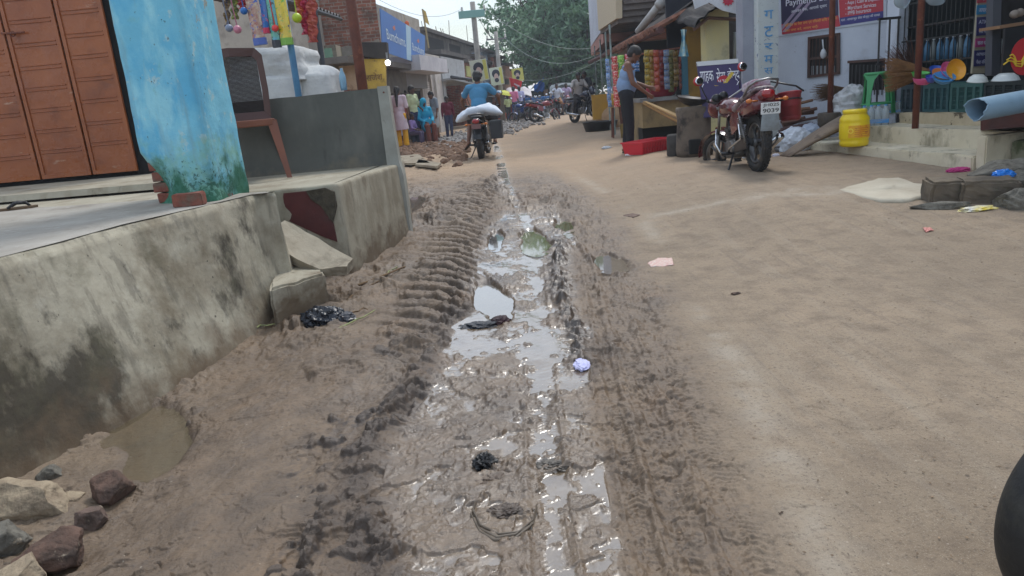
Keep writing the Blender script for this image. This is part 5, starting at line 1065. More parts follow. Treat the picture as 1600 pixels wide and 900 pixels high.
# ================================================================== white-washed house with the pillar
yP = 10.9
hs = thing('house', 'pale blue-white house with scribbled pillar, small barred window and payments sign', 'house', P(1300, 150, 11.2))
pwm = mat('blue_white_wash', S(196, 204, 216), S(180, 188, 202), scale=1.2, rough=.85, bump=.25, bscale=12, layers=(dict(c=S(150, 152, 158), s=2.2, lo=.54, hi=.68, k=.6), dict(c=S(112, 112, 116), s=14, lo=.66, hi=.70, k=.6), dict(c=S(88, 86, 88), s=4, lo=.66, hi=.84, zr=(.75, .2), soft=.36, k=.85)))
mb = MB(); cam_box(mb, 1161, 1188, 240, -40, yP + .12, .3, z0=.1); mb.build('return_wall', mat('grey_lilac', S(156, 160, 172), S(140, 144, 156), scale=1.5, rough=.85, layers=(dict(c=S(110, 106, 104), s=4, lo=.58, hi=.68, k=.6),)), hs, world=True)
pilm = mat('scribbled_limewash', S(200, 208, 206), S(184, 192, 194), scale=2, rough=.85, bump=.35, bscale=16, layers=(dict(c=S(196, 190, 168), s=2.5, lo=.55, hi=.66, k=.6), dict(c=S(70, 90, 126), s=11, lo=.60, hi=.645, k=.8, v=(1, 1, 1.3)), dict(c=S(110, 112, 110), s=8, lo=.6, hi=.68, k=.5), dict(c=S(204, 130, 130), s=6, lo=.68, hi=.72, k=.6)))
mb = MB(); cam_box(mb, 1185, 1216, 240, -40, yP - .06, .4, z0=.1); pil = mb.build('pillar', pilm, hs, world=True)
blp = pc('blue_brush', S(88, 150, 200), .7); zz = [('ग', 14, 30), ('ट', 38, 58), ('र', 66, 78), ('म', 84, 100), ('स', 104, 116)]
for ch_, y0, y1 in zz: q = P(1194, y1, yP - .066); text(pil, ch_, q, (1, 0, 0), (0, 0, 1), .13, (P(1194, y0, yP).z - q.z) * .8, blp)
WF = Frame((P(1214, 150, 11.5).x, 11.5), (P(1410, 150, 10.3).x, 10.3))
mb = MB(); mb.fbox(WF, -.1, WF.len - .02, -.1, 5, -.3, 0); mb.build('wall', pwm, hs, world=True)
def wpoly(F, pts, n0, n1): 
    q = [F.px(a, b, n1) for a, b in pts]; mb = MB(); return mb.prism([F.pt(s, z, n1) for s, z in q], -F.n * (n1 - n0))
# sign
sgn = thing('wall_sign', 'navy and red payments sign on the pale wall above the small window', 'sign', WF.pt(.8, 2))
wpoly(WF, [(1215, -40), (1386, -66), (1385, 33), (1216, 57)], .003, .02).build('border', pc('sign_white', S(190, 198, 210), .5), sgn, world=True)
nav, red_, nb = pc('sign_navy', S(44, 38, 72), .45), pc('sign_crimson', S(176, 42, 58), .45), pc('sign_blue', S(44, 44, 120), .45)
wpoly(WF, [(1219, -40), (1308, -60), (1310, 24), (1221, 38)], .02, .026).build('navy_field', nav, sgn, world=True)
wpoly(WF, [(1221, 38), (1310, 24), (1313, 41), (1222, 54)], .02, .026).build('red_band', red_, sgn, world=True)
wpoly(WF, [(1308, -60), (1380, -70), (1380, 17), (1312, 28)], .02, .026).build('crimson_field', red_, sgn, world=True)
wpoly(WF, [(1312, 28), (1380, 17), (1380, 30), (1313, 40)], .02, .026).build('blue_band', nb, sgn, world=True)
wpoly(WF, [(1222, 40), (1250, 5), (1256, 4), (1222, 47)], .026, .029).build('white_stripe', pc('stripe_pale', S(150, 136, 160), .5), sgn, world=True)
wpoly(WF, [(1222, 50), (1262, 4), (1268, 3), (1228, 50)], .026, .029).build('white_stripe', pc('stripe_pale2', S(150, 136, 160), .5), sgn, world=True)
def wtx(par, sx, F, a, b, hh, m, n=.028):
    s0, z0 = F.px(a[0], a[1], n); s1_, z1_ = F.px(b[0], b[1], n); p0, p1 = F.pt(s0, z0, n), F.pt(s1_, z1_, n); u = Vector((0, 0, 1)); text(par, sx, p0, p1 - p0, u, (p1 - p0).length, hh, m)
wt = pc('sign_text_white', S(214, 216, 226), .5); ytx = pc('sign_text_yellow', S(230, 170, 80), .5)
wtx(sgn, 'Payments Bank', WF, (1228, 13), (1306, 1), .115, wt)
wtx(sgn, 'आपका बैंक, आपके द्वार', WF, (1236, 22), (1292, 12), .06, wt)
wtx(sgn, 'यहाँ बैंक का पैसा जमा एवं निकासी किया जाता है।', WF, (1226, 43), (1308, 31), .055, ytx); wtx(sgn, 'पैसा जमा करें, आराम पाएँ।', WF, (1226, 51), (1278, 44), .05, ytx)
wtx(sgn, '- Aeps | Cash & Deposit', WF, (1321, 9), (1374, 2), .06, wt); wtx(sgn, '- Merchant Services', WF, (1321, 16), (1369, 10), .05, wt); wtx(sgn, '- IPPB Insurance', WF, (1321, 24), (1361, 18), .05, wt)
wtx(sgn, '- Domestic Money Transfer', WF, (1321, 1), (1374, -7), .05, wt); wtx(sgn, 'पता : आधारभूत सेवा केन्द्र की शाखा', WF, (1314, 35), (1375, 26), .05, wt)
# barred window and dark vent
wn = thing('barred_window', 'small brown barred window under the payments sign', 'window', WF.pt(.6, 1.5)); 
wpoly(WF, [(1264, 60), (1310, 53), (1310, 115), (1263, 121)], .004, .012).build('dark_opening', M['dark'], wn, world=True)
fr = M['rust']; br_ = mat('window_brown', S(84, 54, 44), S(66, 44, 38), scale=5, rough=.6)
for pts in ([(1262, 58), (1312, 51), (1312, 55), (1262, 62)], [(1262, 118), (1312, 112), (1312, 116), (1262, 122)], [(1262, 60), (1266, 59), (1265, 121), (1261, 122)], [(1307, 53), (1312, 52), (1312, 115), (1307, 116)], [(1265, 90), (1307, 86), (1307, 90), (1265, 94)]): wpoly(WF, pts, .012, .04).build('frame', br_, wn, world=True)
mb = MB()
for k in range(7): a = 1270 + k * 5.6; s0, z0 = WF.px(a, 60, .02); s1_, z1_ = WF.px(a, 117, .02); mb.tube([WF.pt(s0, z1_, .02), WF.pt(s0, z0, .02)], .006, 5)
mb.build('bars', br_, wn, world=True)
mb = MB()
for k in range(6): a = 1268 + k * 6.5; s0, z0 = WF.px(a, 103, .015); mb.fbox(WF, s0, s0 + .035, z0 - .13, z0, .013, .018)
mb.build('pale_panes', pc('dusty_glass', S(120, 124, 128), .5), wn, world=True)
s0, z0 = WF.px(1287, 84, .05); single(MB().ell(WF.pt(s0, z0, .06), (.05, .03, .07), 10, 8).tube([WF.pt(s0, z0 + .05, .06), WF.pt(s0 - .02, z0 + .2, .04)], .01, 5).jitter(.012, 12), 'plastic_bag', pc('thin_white_bag', S(196, 200, 206), .4), 'tiny white bag tied to the bars of the small window', 'bag', smooth=True)
vt = thing('vent_opening', 'dark slatted opening in the pale wall left of the grille', 'vent', WF.pt(1.5, 1.3)); wpoly(WF, [(1327, 98), (1392, 93), (1388, 140), (1326, 142)], .004, .012).build('dark_opening', M['black'], vt, world=True)
mb = MB()
for k in range(10): s0, z0 = WF.px(1331 + k * 6, 100, .015); mb.fbox(WF, s0, s0 + .014, z0 - .42, z0 - .01, .013, .02)
mb.build('slats', pc('slat_dark', S(44, 44, 46), .6), vt, world=True)
wpoly(WF, [(1324, 95), (1396, 90), (1396, 94), (1324, 99)], .013, .035).build('lintel', br_, vt, world=True)

# ================================================================== steps and shop front on the right
s_f, s_n = G(1296, 236), G(1524, 266)
SF = Frame((s_f.x, s_f.y), (s_n.x, s_n.y))
stp = thing('stone_steps', 'two pale cement steps with a cracked plinth leading to the right-hand shop', 'steps', SF.pt(1.2, GR))
cem = mat('pale_step_cement', S(216, 207, 184), S(200, 189, 164), scale=2.5, rough=.9, bump=.35, bscale=20, layers=(dict(c=S(118, 110, 88), s=4, lo=.54, hi=.68, k=.7, v=(1, 1, .5)), dict(c=S(96, 88, 70), s=9, lo=.6, hi=.68, k=.6)))
def noisy(mb, amp, sub=5):
    bm = bmesh.new(); vs = [bm.verts.new(v) for v in mb.v]; [bm.faces.new([vs[i] for i in f]) for f in mb.f]; bmesh.ops.bevel(bm, geom=bm.edges[:], offset=.012, segments=2, affect='EDGES')
    bmesh.ops.subdivide_edges(bm, edges=[e for e in bm.edges if e.calc_length() > .15], cuts=sub * 3, use_grid_fill=True)
    for v in bm.verts: v.co += mnoise.noise_vector(v.co * 5) * amp + mnoise.noise_vector(v.co * 19) * amp * .5
    bm.verts.index_update(); m2 = MB(); m2.add([v.co.copy() for v in bm.verts], [[v.index for v in f.verts] for f in bm.faces]); bm.free(); return m2
Ls = SF.len
noisy(MB().fbox(SF, -.75, Ls, 0, .315, -1.6, .04), .008).build('lower_step', cem, stp, world=True, auto=50)
noisy(MB().fbox(SF, .2, Ls + .02, 0, .50, -1.6, -.36), .008).build('upper_step', cem, stp, world=True, auto=50)
noisy(MB().fbox(SF, .30, Ls + .25, 0, .625, -3.2, -.70), .012).build('plinth', mat('cracked_plinth', S(196, 182, 154), S(168, 154, 126), scale=4, rough=.9, bump=.6, bscale=14, layers=(dict(c=S(84, 72, 56), s=4.5, lo=.57, hi=.60, k=.9),)), stp, world=True, auto=50)
noisy(MB().fbox(SF, Ls + .01, Ls + .13, 0, .50, -1.2, .02), .008).build('end_wall', cem, stp, world=True, auto=50)
noisy(MB().fbox(SF, Ls + .14, Ls + .5, 0, .44, -1.0, -.22), .015).build('end_block', mat('grey_block', S(140, 138, 120), S(110, 112, 84), scale=3, rough=.9, bump=.4, layers=(dict(c=S(60, 74, 36), s=4, lo=.56, hi=.66, k=.8),)), stp, world=True, auto=50)
Z3 = .63
# shop body
shp = thing('shop_building', 'dark open shop with a grille and postal emblem at the right edge', 'shop', SF.pt(1.5, Z3, -2))
f0 = -1.25
x_far = SF.px(1404, 100, f0)[0]
mb = MB(); mb.fbox(SF, x_far - .25, x_far, .3, 4.5, f0 - .12, f0 + .02); mb.build('door_pier', pwm, shp, world=True)
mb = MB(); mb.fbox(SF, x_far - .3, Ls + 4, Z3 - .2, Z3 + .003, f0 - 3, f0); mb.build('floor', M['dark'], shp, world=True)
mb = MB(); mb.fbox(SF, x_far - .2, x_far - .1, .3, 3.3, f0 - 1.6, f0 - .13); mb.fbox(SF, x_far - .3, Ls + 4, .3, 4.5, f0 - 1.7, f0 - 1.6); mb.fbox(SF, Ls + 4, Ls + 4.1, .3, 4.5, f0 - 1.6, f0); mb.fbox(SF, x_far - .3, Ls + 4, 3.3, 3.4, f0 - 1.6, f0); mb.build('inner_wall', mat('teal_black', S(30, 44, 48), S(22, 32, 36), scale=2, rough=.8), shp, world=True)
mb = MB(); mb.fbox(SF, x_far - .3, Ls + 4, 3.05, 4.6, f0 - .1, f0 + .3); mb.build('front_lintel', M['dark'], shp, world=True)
mb = MB(); gl_m = pc('grille_black', S(28, 34, 36), .5); s_g1 = SF.px(1512, 100, f0)[0]
for k in range(int((s_g1 - x_far) / .075) + 1): s0 = x_far + .03 + k * .075; mb.tube([SF.pt(s0, Z3, f0 - .04), SF.pt(s0, 3.1, f0 - .04)], .006, 5)
for z in (1.0, 1.45, 1.9, 2.4): mb.fbox(SF, x_far, s_g1, z, z + .02, f0 - .05, f0 - .03)
mb.build('grille', gl_m, shp, world=True)
gate = MB(); sg0 = x_far + .02
for z in (Z3 + .02, 1.2, 1.75): gate.fbox(SF, sg0 - .02, sg0 + .02, z, z + .03, f0 + .02, f0 + .32)
for nn in (.04, .16, .30): gate.tube([SF.pt(sg0, Z3 + .02, f0 + nn), SF.pt(sg0, 1.78, f0 + nn)], .012, 6)
gate.build('folded_gate', pc('gate_black', S(34, 34, 38), .5), shp, world=True)
mb = MB(); mb.fbox(SF, x_far, s_g1, 1.18, 1.20, f0 - .42, f0 - .10); mb.fbox(SF, x_far, s_g1, 1.62, 1.64, f0 - .42, f0 - .10); mb.build('shelf', pc('shelf_dark', S(60, 56, 54), .6), shp, world=True)
# bottles on the shelf
bm_ = [mat('bot_blue', S(96, 150, 190), rough=.15, trans=.3), mat('bot_clear', S(150, 160, 160), rough=.15, trans=.3), mat('bot_dark', S(60, 44, 50), rough=.2)]
capm = pc('cap_white', S(190, 196, 200), .5)
bproto = {}
for k in range(15):
    mi = (0, 0, 1, 0, 0, 0, 1, 0, 2, 1, 2, 2, 1, 2, 2)[k]; s0 = x_far + .12 + k * .115; loc = SF.pt(s0, 1.20, f0 - .22)
    if mi not in bproto:
        t = thing('bottle', 'x', 'bottle', loc, group='bottles on the shelf behind the grille'); bproto[mi] = t
        MB().lathe([(.001, 0), (.036, 0), (.038, .14), (.03, .19), (.013, .23), (.013, .25)], n=14, cap=False).build('body', bm_[mi], t, smooth=True); MB().lathe([(.001, .27), (.016, .27), (.016, .245)], n=10, cap=False).build('cap', capm, t)
    else: t = dup(bproto[mi])
    t.location = loc; t['label'] = ('blue water', 'clear', 'dark drink')[mi] + ' bottle on the grille shelf, ' + ('leftmost', 'second', 'third', 'fourth', 'fifth', 'sixth', 'seventh', 'eighth', 'ninth', 'tenth', 'eleventh', 'twelfth', 'thirteenth', 'fourteenth', 'rightmost')[k] + (' from the left' if 0 < k < 14 else ' of the row')
# tall notice board
yb_ = 7.7; nbd = thing('notice_board', 'tall cream board with stacked blue and magenta lettered panels beside the grille', 'notice board', P(1538, 116, yb_))
MB().prism([P(1531, -30, yb_), P(1564, -34, yb_), P(1552, 114, yb_), P(1519, 115, yb_)], (0, .03, 0)).build('board', mat('cream_board', S(150, 146, 126), S(132, 128, 112), scale=3, rough=.6), nbd, world=True)
bp1, bp2, bp3 = pc('bp_blue', S(36, 110, 150), .5), pc('bp_navy', S(34, 34, 84), .5), pc('bp_mag', S(140, 40, 100), .5)
lt = pc('bp_letter', S(170, 176, 196), .5)
for (a, b, c, d, m, lines) in ((1528, -12, 1553, 4, pc('bp_red', S(150, 44, 60), .5), ('बैंक',)), (1527, 7, 1552, 22, bp1, ('आधार सेवा',)), (1527, 26, 1551, 55, bp2, ('ATM से', 'पैसा निकासी')), (1525, 59, 1550, 73, bp3, ('खाता खोलना',)), (1523, 78, 1548, 103, bp2, ('आधार से', 'पैसा निकासी'))):
    y = yb_ - .012; q = MB().prism([P(a, b + 1, y), P(c, b - 1, y), P(c - 1, d - 1, y), P(a - 1, d + 1, y)], (0, .01, 0)).build('panel', m, nbd, world=True)
    for i, sx in enumerate(lines):
        h_ = (d - b) / len(lines); o = P(a + 2, b + h_ * (i + 1) - 3, y - .002); e = P(c - 2, b + h_ * (i + 1) - 4, y - .002); text(q, sx, o, e - o, (0, 0, 1), (e - o).length, h_ * .5 / 1130 * y, lt)
# postal door panel
yd_ = 7.0; ipd = thing('emblem_panel', 'black panel with a red disc and yellow wave lines at the right edge', 'panel', P(1590, 118, yd_))
MB().prism([P(1571, 45, yd_), P(1650, 36, yd_), P(1650, 125, yd_), P(1565, 125, yd_)], (0, .03, 0)).build('board', pc('panel_black', S(24, 26, 30), .5), ipd, world=True)
MB().prism([v + Vector((0, -.006, 0)) for v in disc(1601, 88, .135, yd_, 28, .17)], (0, .006, 0)).build('red_disc', pc('post_red', S(186, 40, 48), .5), ipd, world=True)
ym = pc('post_yellow', S(226, 190, 50), .5)
for k in range(3):
    pw_ = [(1568 + k * 5, 101 - k * 7), (1576 + k * 3, 95 - k * 5), (1583 + k, 96 - k * 4), (1588, 103 - k * 3.5), (1596, 104 - k * 4), (1603 - k, 93 - k * 3), (1612 - k * 2, 74 - k * 2), (1622, 62)]
    MB().tube([P(a, b, yd_ - .015) for a, b in pw_], .007, 6).build('wave_line', ym, ipd, world=True)
MB().prism([P(1562, 40, yd_ + .1), P(1650, 26, yd_ + .1), P(1650, 31, yd_ + .1), P(1562, 45, yd_ + .1)], (0, .3, 0)).build('shelf_edge', mat('wood_edge', S(136, 104, 76), rough=.7), ipd, world=True)
MB().prism([P(1553, -40, yd_ + .35), P(1566, -40, yd_ + .35), P(1562, 118, yd_ + .35), P(1549, 118, yd_ + .35)], (0, .1, 0)).build('door_post', pc('post_steel', S(70, 74, 82), .5), ipd, world=True)
MB().prism([P(1566, -60, yd_ + .6), P(1660, -60, yd_ + .6), P(1660, 60, yd_ + .6), P(1562, 60, yd_ + .6)], (0, .1, 0)).build('inner_board', M['dark'], ipd, world=True)
q = P(1586, 22, yd_ + .3); single(MB().ell(q, (.05, .04, .04), 12, 8).ell(q + Vector((.05, 0, .01)), (.04, .03, .04), 12, 8), 'garlic_cluster', pc('bulb_pale', S(130, 120, 110), .6), 'pale round wares on the shelf above the postal panel', 'wares', smooth=True)
# two posts
for (px, py, z0, r, lab, y, base) in ((1297, 182, GR + .02, .036, 'brown post rising from a cement-filled tin before the small window', 9.6, True), (1430, 198, .50, .034, 'rust-brown post standing on the upper step before the crates', 7.95, False)):
    q = P(px, py, y); t = thing('post', lab, 'post', (q.x, q.y, z0)); top_ = 4.0
    MB().tube([(0, 0, 0), (0, 0, top_)], r, 12).build('shaft', M['rust'], t, smooth=True)
    if base: MB().lathe([(.001, 0), (.15, 0), (.155, .17), (.14, .185), (.001, .18)], n=22, cap=False).build('base_tin', mat('tin_dark', S(84, 74, 64), S(60, 52, 46), scale=8, rough=.8), t, smooth=True); t.location.z = P(px, 198, y).z
# hanging clear bags
for (px, py, w, lab) in ((1411, 0, .085, 'clear water pouch bundle hanging left of the second post'), (1462, -4, .11, 'clear water pouch hanging right of the second post')):
    q = P(px, py, 7.9); mb = MB(); mb.ell(q, (w, .05, .085), 18, 12).jitter(.02, 9).tube([q + Vector((0, 0, .1)), q + Vector((0, 0, .6))], .01, 5); single(mb, 'water_pouch', mat('clear_pouch', S(180, 196, 206), rough=.15, trans=.5), lab, 'pouch', 'clear pouches hanging at the shop', smooth=True)

# crates
def crate(p0, p1, w, h, col, label, hole=(5, 4), grp='plastic crates in a row on the shop plinth'):
    p0 = Vector(p0); p1 = Vector(p1); t = thing('plastic_crate', label, 'crate', p0, group=grp); L_ = (p1 - p0).length; d = (p1 - p0).normalized(); n = Vector((-d.y, d.x, 0)); mb = MB()
    def bx(s0, s1, z0, z1, n0, n1): mb.hexa([p0 + d * a + n * c + Vector((0, 0, z)) for z in (z0, z1) for a, c in ((s0, n0), (s1, n0), (s1, n1), (s0, n1))])
    for nn in (0, w - .012):
        bx(0, L_, 0, .03, nn, nn + .012); bx(0, L_, h - .05, h, nn - .004, nn + .016)
        k = 4
        for i in range(k + 1):
            a = i * L_ / k - (.035 if i == k else 0) - (.0175 if 0 < i < k else 0); bx(a, a + .035, .03, h - .05, nn - .006, nn + .014)
        for i in range(k):
            for j in range(1, hole[0]): a = i * L_ / k + .02 + j * (L_ / k - .04) / hole[0]; bx(a - .002, a + .002, .03, h - .05, nn + .003, nn + .009)
        for j in range(1, hole[1] + 1): z = .03 + j * (h - .08) / (hole[1] + 1); bx(.01, L_ - .01, z - .003, z + .003, nn + .001, nn + .011)
    for a in (0, L_ - .012): bx(a, a + .012, .0, h - .001, .013, w - .013)
    bx(.013, L_ - .013, .004, .012, .013, w - .013)
    mb.build('shell', col, t, world=True); return t
cg = [mat('crate_teal', S(52, 96, 100), S(44, 84, 90), scale=5, rough=.45), mat('crate_slate', S(44, 60, 68), rough=.45), mat('crate_green', S(56, 100, 98), rough=.45), mat('crate_dark', S(38, 52, 56), rough=.45)]
nC = -.78; zc_ = Z3 + .0; hc = .31
def cs(px): return SF.px(px, 178, nC)[0]
bounds = [1406, 1440, 1482, 1534]; labs = ('leftmost slate crate of the row, under the broom', 'second teal crate from the left, below the pink lid', 'third teal crate, holding blue and orange lids')
for k in range(3): crate(SF.pt(cs(bounds[k]) + .01, zc_, nC), SF.pt(cs(bounds[k + 1]) - .01, zc_, nC), .36, hc, cg[(1, 0, 2)[k]], labs[k])
crate(SF.pt(cs(1536) + .02, zc_ + .02, nC + .02), SF.pt(cs(1536) + .62, zc_ + .02, nC + .10), .36, .30, cg[3], 'rightmost dark crate with a fine lattice, cut by the photo edge', hole=(9, 9))
# lids and bowls heaped on the crates
def lid(px, py, y, r, col, tilt, label):
    q = P(px, py, y); t = thing('plastic_bowl', label, 'bowl', q, group='coloured plastic bowls heaped on the crates'); t.rotation_euler = tilt
    r *= .74; MB().lathe([(.001, 0), (r * .5, 0), (r * .85, .03), (r, .06), (r * 1.03, .062), (r * .97, .055), (r * .8, .022), (r * .45, .012), (.001, .012)], (0, 0, -.03), n=28, cap=False).build('bowl', pc('bowl_%d' % px, col, .35), t, smooth=True)
for a in ((1438, 118, 8.1, .12, S(74, 168, 70), (.2, 0, 0), 'green bowl at the back left of the heap'), (1441, 128, 7.9, .13, S(216, 84, 140), (.1, .1, 0), 'pink bowl at the front left of the heap'), (1464, 112, 7.9, .11, S(44, 90, 180), (.5, 0, 0), 'dark blue bowl in the middle at the back'),
          (1470, 119, 7.6, .13, S(206, 140, 70), (.6, .1, 0), 'orange-brown bowl in the middle'), (1474, 124, 7.5, .14, S(64, 140, 200), (.5, -.1, 0), 'light blue bowl at the front middle'), (1481, 112, 7.6, .13, S(226, 110, 170), (1.0, .3, 0), 'pink bowl standing on edge'), (1491, 110, 7.5, .14, S(226, 160, 40), (1.3, .5, 0), 'yellow-orange bowl standing on edge at the right'),
          (1455, 124, 7.8, .08, S(60, 80, 180), (.3, 0, 0), 'small blue bowl next to the pink one'), (1528, 122, 7.0, .12, S(186, 190, 186), (3.3, 0, 0), 'upturned white bowl at the corner of the dark crate'), (1572, 120, 6.6, .15, S(170, 176, 176), (3.2, 0, 0), 'upturned silver bowl in the rightmost crate')): lid(*a)
# brooms
def broom(a, b, spread, n, label, col=S(150, 108, 66), sd=1):
    rnd = random.Random(sd); a = Vector(a); b = Vector(b); t = thing('broom', label, 'broom', a); d = (b - a); L_ = d.length; d.normalize(); u = d.cross(Vector((0, 0, 1))).normalized(); v = d.cross(u); mb = MB()
    for i in range(n):
        an = rnd.uniform(0, 6.28); r = rnd.random() ** .5; o = u * math.cos(an) * r + v * math.sin(an) * r; e = a + d * L_ * rnd.uniform(.8, 1.1) + o * spread; m_ = a + d * L_ * .4 + o * spread * .55; mb.tube([a + o * .02, m_, e], [.004, .003, .0015], 3, cap=False)
    mb.build('bristles', pc('bristle%d' % sd, col, .8, c2=tuple(c * .6 for c in col), scale=20), t, world=True); MB().tube([a - d * .16, a + d * .1], .024, 8).build('binding', pc('binding%d' % sd, S(96, 60, 50), .7), t, world=True)
q = P(1436, 112, 8.3); broom(q + Vector((.12, .05, .0)), P(1386, 118, 8.5), .20, 420, 'large straw broom fanned over the leftmost crate', sd=1)
q = P(1428, 112, 8.5); broom(P(1424, 112, 8.6), P(1396, 78, 8.6), .22, 120, 'thin dark twig broom sticking up left of the post', S(90, 58, 46), 2)
broom(P(1335, 142, 10.0), P(1277, 145, 9.9), .12, 300, 'straw broom lying level behind the brown post', S(120, 92, 66), 3)
# green stool
st_ = thing('stool', 'green plastic stool with arched openings behind the bottle packs', 'stool', P(1376, 170, 9.2)); q = P(1374, 112, 9.2); hz = .50; st_.location = (q.x, q.y, q.z - hz); gm_ = pc('stool_green', S(52, 140, 84), .35)
MB().lathe([(.001, 0), (.155, 0), (.17, -.012), (.17, -.03), (.15, -.035), (.001, -.03)], (0, 0, hz), n=32, cap=False).build('seat', gm_, st_, smooth=True)
for i in range(4):
    a = i * math.pi / 2 + .5; u = Vector((math.cos(a), math.sin(a), 0)); v = Vector((-u.y, u.x, 0)); mb = MB(); rr = []
    for z, rd_, w in ((hz - .02, .15, .105), (hz - .09, .165, .05), (hz * .5, .19, .03), (0, .215, .034)):
        c = u * rd_ + Vector((0, 0, z)); rr.append([c - v * w, c + v * w, c + v * w * .8 - u * .02, c - v * w * .8 - u * .02])
    mb.rings(rr).build('leg', gm_, st_)
MB().torus((0, 0, .12), .19, .012, 'z', 32, 6).build('brace_ring', gm_, st_, smooth=True)
# bottle packs
def pack(px, py, y, nx, ny, h, r, label):
    q = P(px, py, y); t = thing('bottle_pack', label, 'bottle pack', q, -.5); bm2 = MB(); cm2 = MB(); lm2 = MB()
    for i in range(nx):
        for j in range(ny):
            c = ((i - (nx - 1) / 2) * r * 2.05, j * r * 2.05, 0); b_ = MB().lathe([(.001, 0), (r, 0), (r, h * .3), (r * .94, h * .35), (r, h * .4), (r, h * .72), (r * .4, h * .92), (r * .36, h * .97)], c, n=14, cap=False)
            bt_ = b_.build('bottle', mat('pet%d%d%d' % (px, i, j), S(190, 206, 214), rough=.12, trans=.35) if (i, j) == (0, 0) else pack.m, t, smooth=True)
            if (i, j) == (0, 0): pack.m = bt_.data.materials[0]
            MB().lathe([(.001, h), (r * .42, h), (r * .42, h * .95)], c, n=10, cap=False).build('cap', pack.c, bt_)
    w = nx * r * 1.03; d = ny * r * 2.06; mb = MB(); rr = []
    for z in (h * .14, h * .34): rr.append([(-w, -r * 1.03, z), (w, -r * 1.03, z), (w, d - r * 1.03, z), (-w, d - r * 1.03, z)])
    mb.rings([[Vector(v) for v in x] for x in rr], cap=False).build('label_band', pc('pack_blue%d' % px, S(60, 140, 206), .3), t)
    mb = MB(); rr = []
    for z, k in ((h * .02, 1.01), (h * .5, 1.03), (h * .8, 1.0), (h * .97, .8)): rr.append([Vector((a * k, b, z)) for a, b in ((-w, -r * 1.05), (w, -r * 1.05), (w, d - r), (-w, d - r))])
    mb.rings(rr).jitter(.006, 14).build('shrink_film', mat('film%d' % px, S(206, 216, 224), rough=.12, alpha=.28, bump=.5, bscale=20), t)
pack.c = pc('cap_blue', S(70, 150, 206), .4)
pack(1366, 197, 8.9, 4, 3, .245, .038, 'shrink-wrapped pack of large water bottles on the upper step'); pack(1399, 178, 9.1, 3, 3, .15, .028, 'small pack of little bottles beside the leftmost crate')
# yellow drum
q = PZ(1334, 228, .318); yd2 = thing('plastic_drum', 'bright yellow plastic drum with an orange label on the lower step', 'drum', q, .2); yd2.scale = (1.1,) * 3; yp_ = pc('drum_yellow', S(236, 206, 26), .3)
prof = [(.001, 0), (.125, 0), (.140, .012), (.145, .05), (.138, .065), (.145, .08), (.147, .09), (.147, .24), (.143, .25), (.147, .262), (.143, .29), (.112, .335), (.110, .345)]
MB().lathe(prof, n=40, cap=False).build('body', yp_, yd2, smooth=True); MB().lathe([(.110, .335), (.118, .338), (.118, .37), (.112, .378), (.001, .38)], n=40, cap=False).build('lid', yp_, yd2, smooth=True)
mb = MB(); mb.grid(lambda u, v: Vector((.1488 * math.cos(-2.6 + 2.1 * u), .1488 * math.sin(-2.6 + 2.1 * u), .095 + .125 * v)), 24, 6); lb_ = mb.build('label', mat('drum_label', S(228, 150, 30), S(236, 186, 40), scale=14, rough=.4, layers=(dict(c=S(200, 80, 40), s=30, lo=.58, hi=.62),)), yd2)
mb = MB()
for k in range(5): mb.grid(lambda u, v: Vector((.150 * math.cos(-2.2 + (1.0 - .1 * (k % 2)) * u), .150 * math.sin(-2.2 + (1.0 - .1 * (k % 2)) * u), .110 + .02 * k + .004 * v)), 10, 1)
mb.build('print_lines', pc('print_red', S(190, 90, 40), .5), lb_)
mb = MB(); mb.torus((0, 0, 0), .022, .006, 'x', 18, 6); mb.v = [Vector((.1505 * math.cos(-2.45), .1505 * math.sin(-2.45), .165)) + Matrix.Rotation(-2.45, 3, 'Z') @ Vector((v.x * .3, v.y, v.z)) for v in mb.v]; mb.build('emblem', pc('print_gold', S(246, 214, 70), .4), lb_)
# plank, sacks, firewood
def crumple(c, r, seed, amp=.35, n=4, sx=(1, 1, 1), freq=3.5):
    bm = bmesh.new(); bmesh.ops.create_icosphere(bm, subdivisions=n, radius=1); mb = MB()
    for v in bm.verts:
        d = v.co.normalized(); o = Vector((seed * 3.7, seed, 0)); k = 1 + amp * (.5 - 1.6 * abs(mnoise.noise(d * freq * .42 + o))) * .5 + amp * .55 * (abs(mnoise.noise(d * freq * .95 + o * 2)) - .25) + amp * .10 * (abs(mnoise.noise(d * freq * 2.6 + o)) - .3)
        v.co = Vector((d.x * r[0] * k, d.y * r[1] * k, max(-.35, d.z) * r[2] * k if r[2] else 0))
    bm.verts.index_update(); mb.add([v.co + Vector(c) + Vector((0, 0, r[2] * .33)) for v in bm.verts], [[v.index for v in f.verts] for f in bm.faces]); bm.free(); return mb
a, b = G(1226, 245), Vector(P(1335, 186, 8.9)); wood = mat('grey_wood', S(128, 112, 96), S(100, 86, 74), scale=3, rough=.85, bump=.4, bscale=20, layers=(dict(c=S(76, 64, 54), s=3, lo=.55, hi=.66, v=(1, 6, 6), k=.8),))
mb = MB(); rr = []; d = (b - a).normalized(); sd_ = d.cross(Vector((0, 0, 1))).normalized()
for i in range(13):
    f = i / 12; c = a.lerp(b, f) + Vector((0, 0, .01 + .03 * math.sin(f * 3))); w = .13 + .05 * math.sin(f * 2.4); ring = []
    for j in range(12): an = j / 12 * 6.283; ring.append(c + sd_ * math.cos(an) * w * 1.1 + Vector((0, 0, math.sin(an) * .07 * (.3 + f))) + mnoise.noise_vector(c * 4 + Vector((j, 0, 0))) * .012)
    rr.append(ring)
mb.rings(rr); single(mb, 'wooden_log', wood, 'flattened grey log sloping up to the steps beside the yellow drum', 'log', smooth=True)
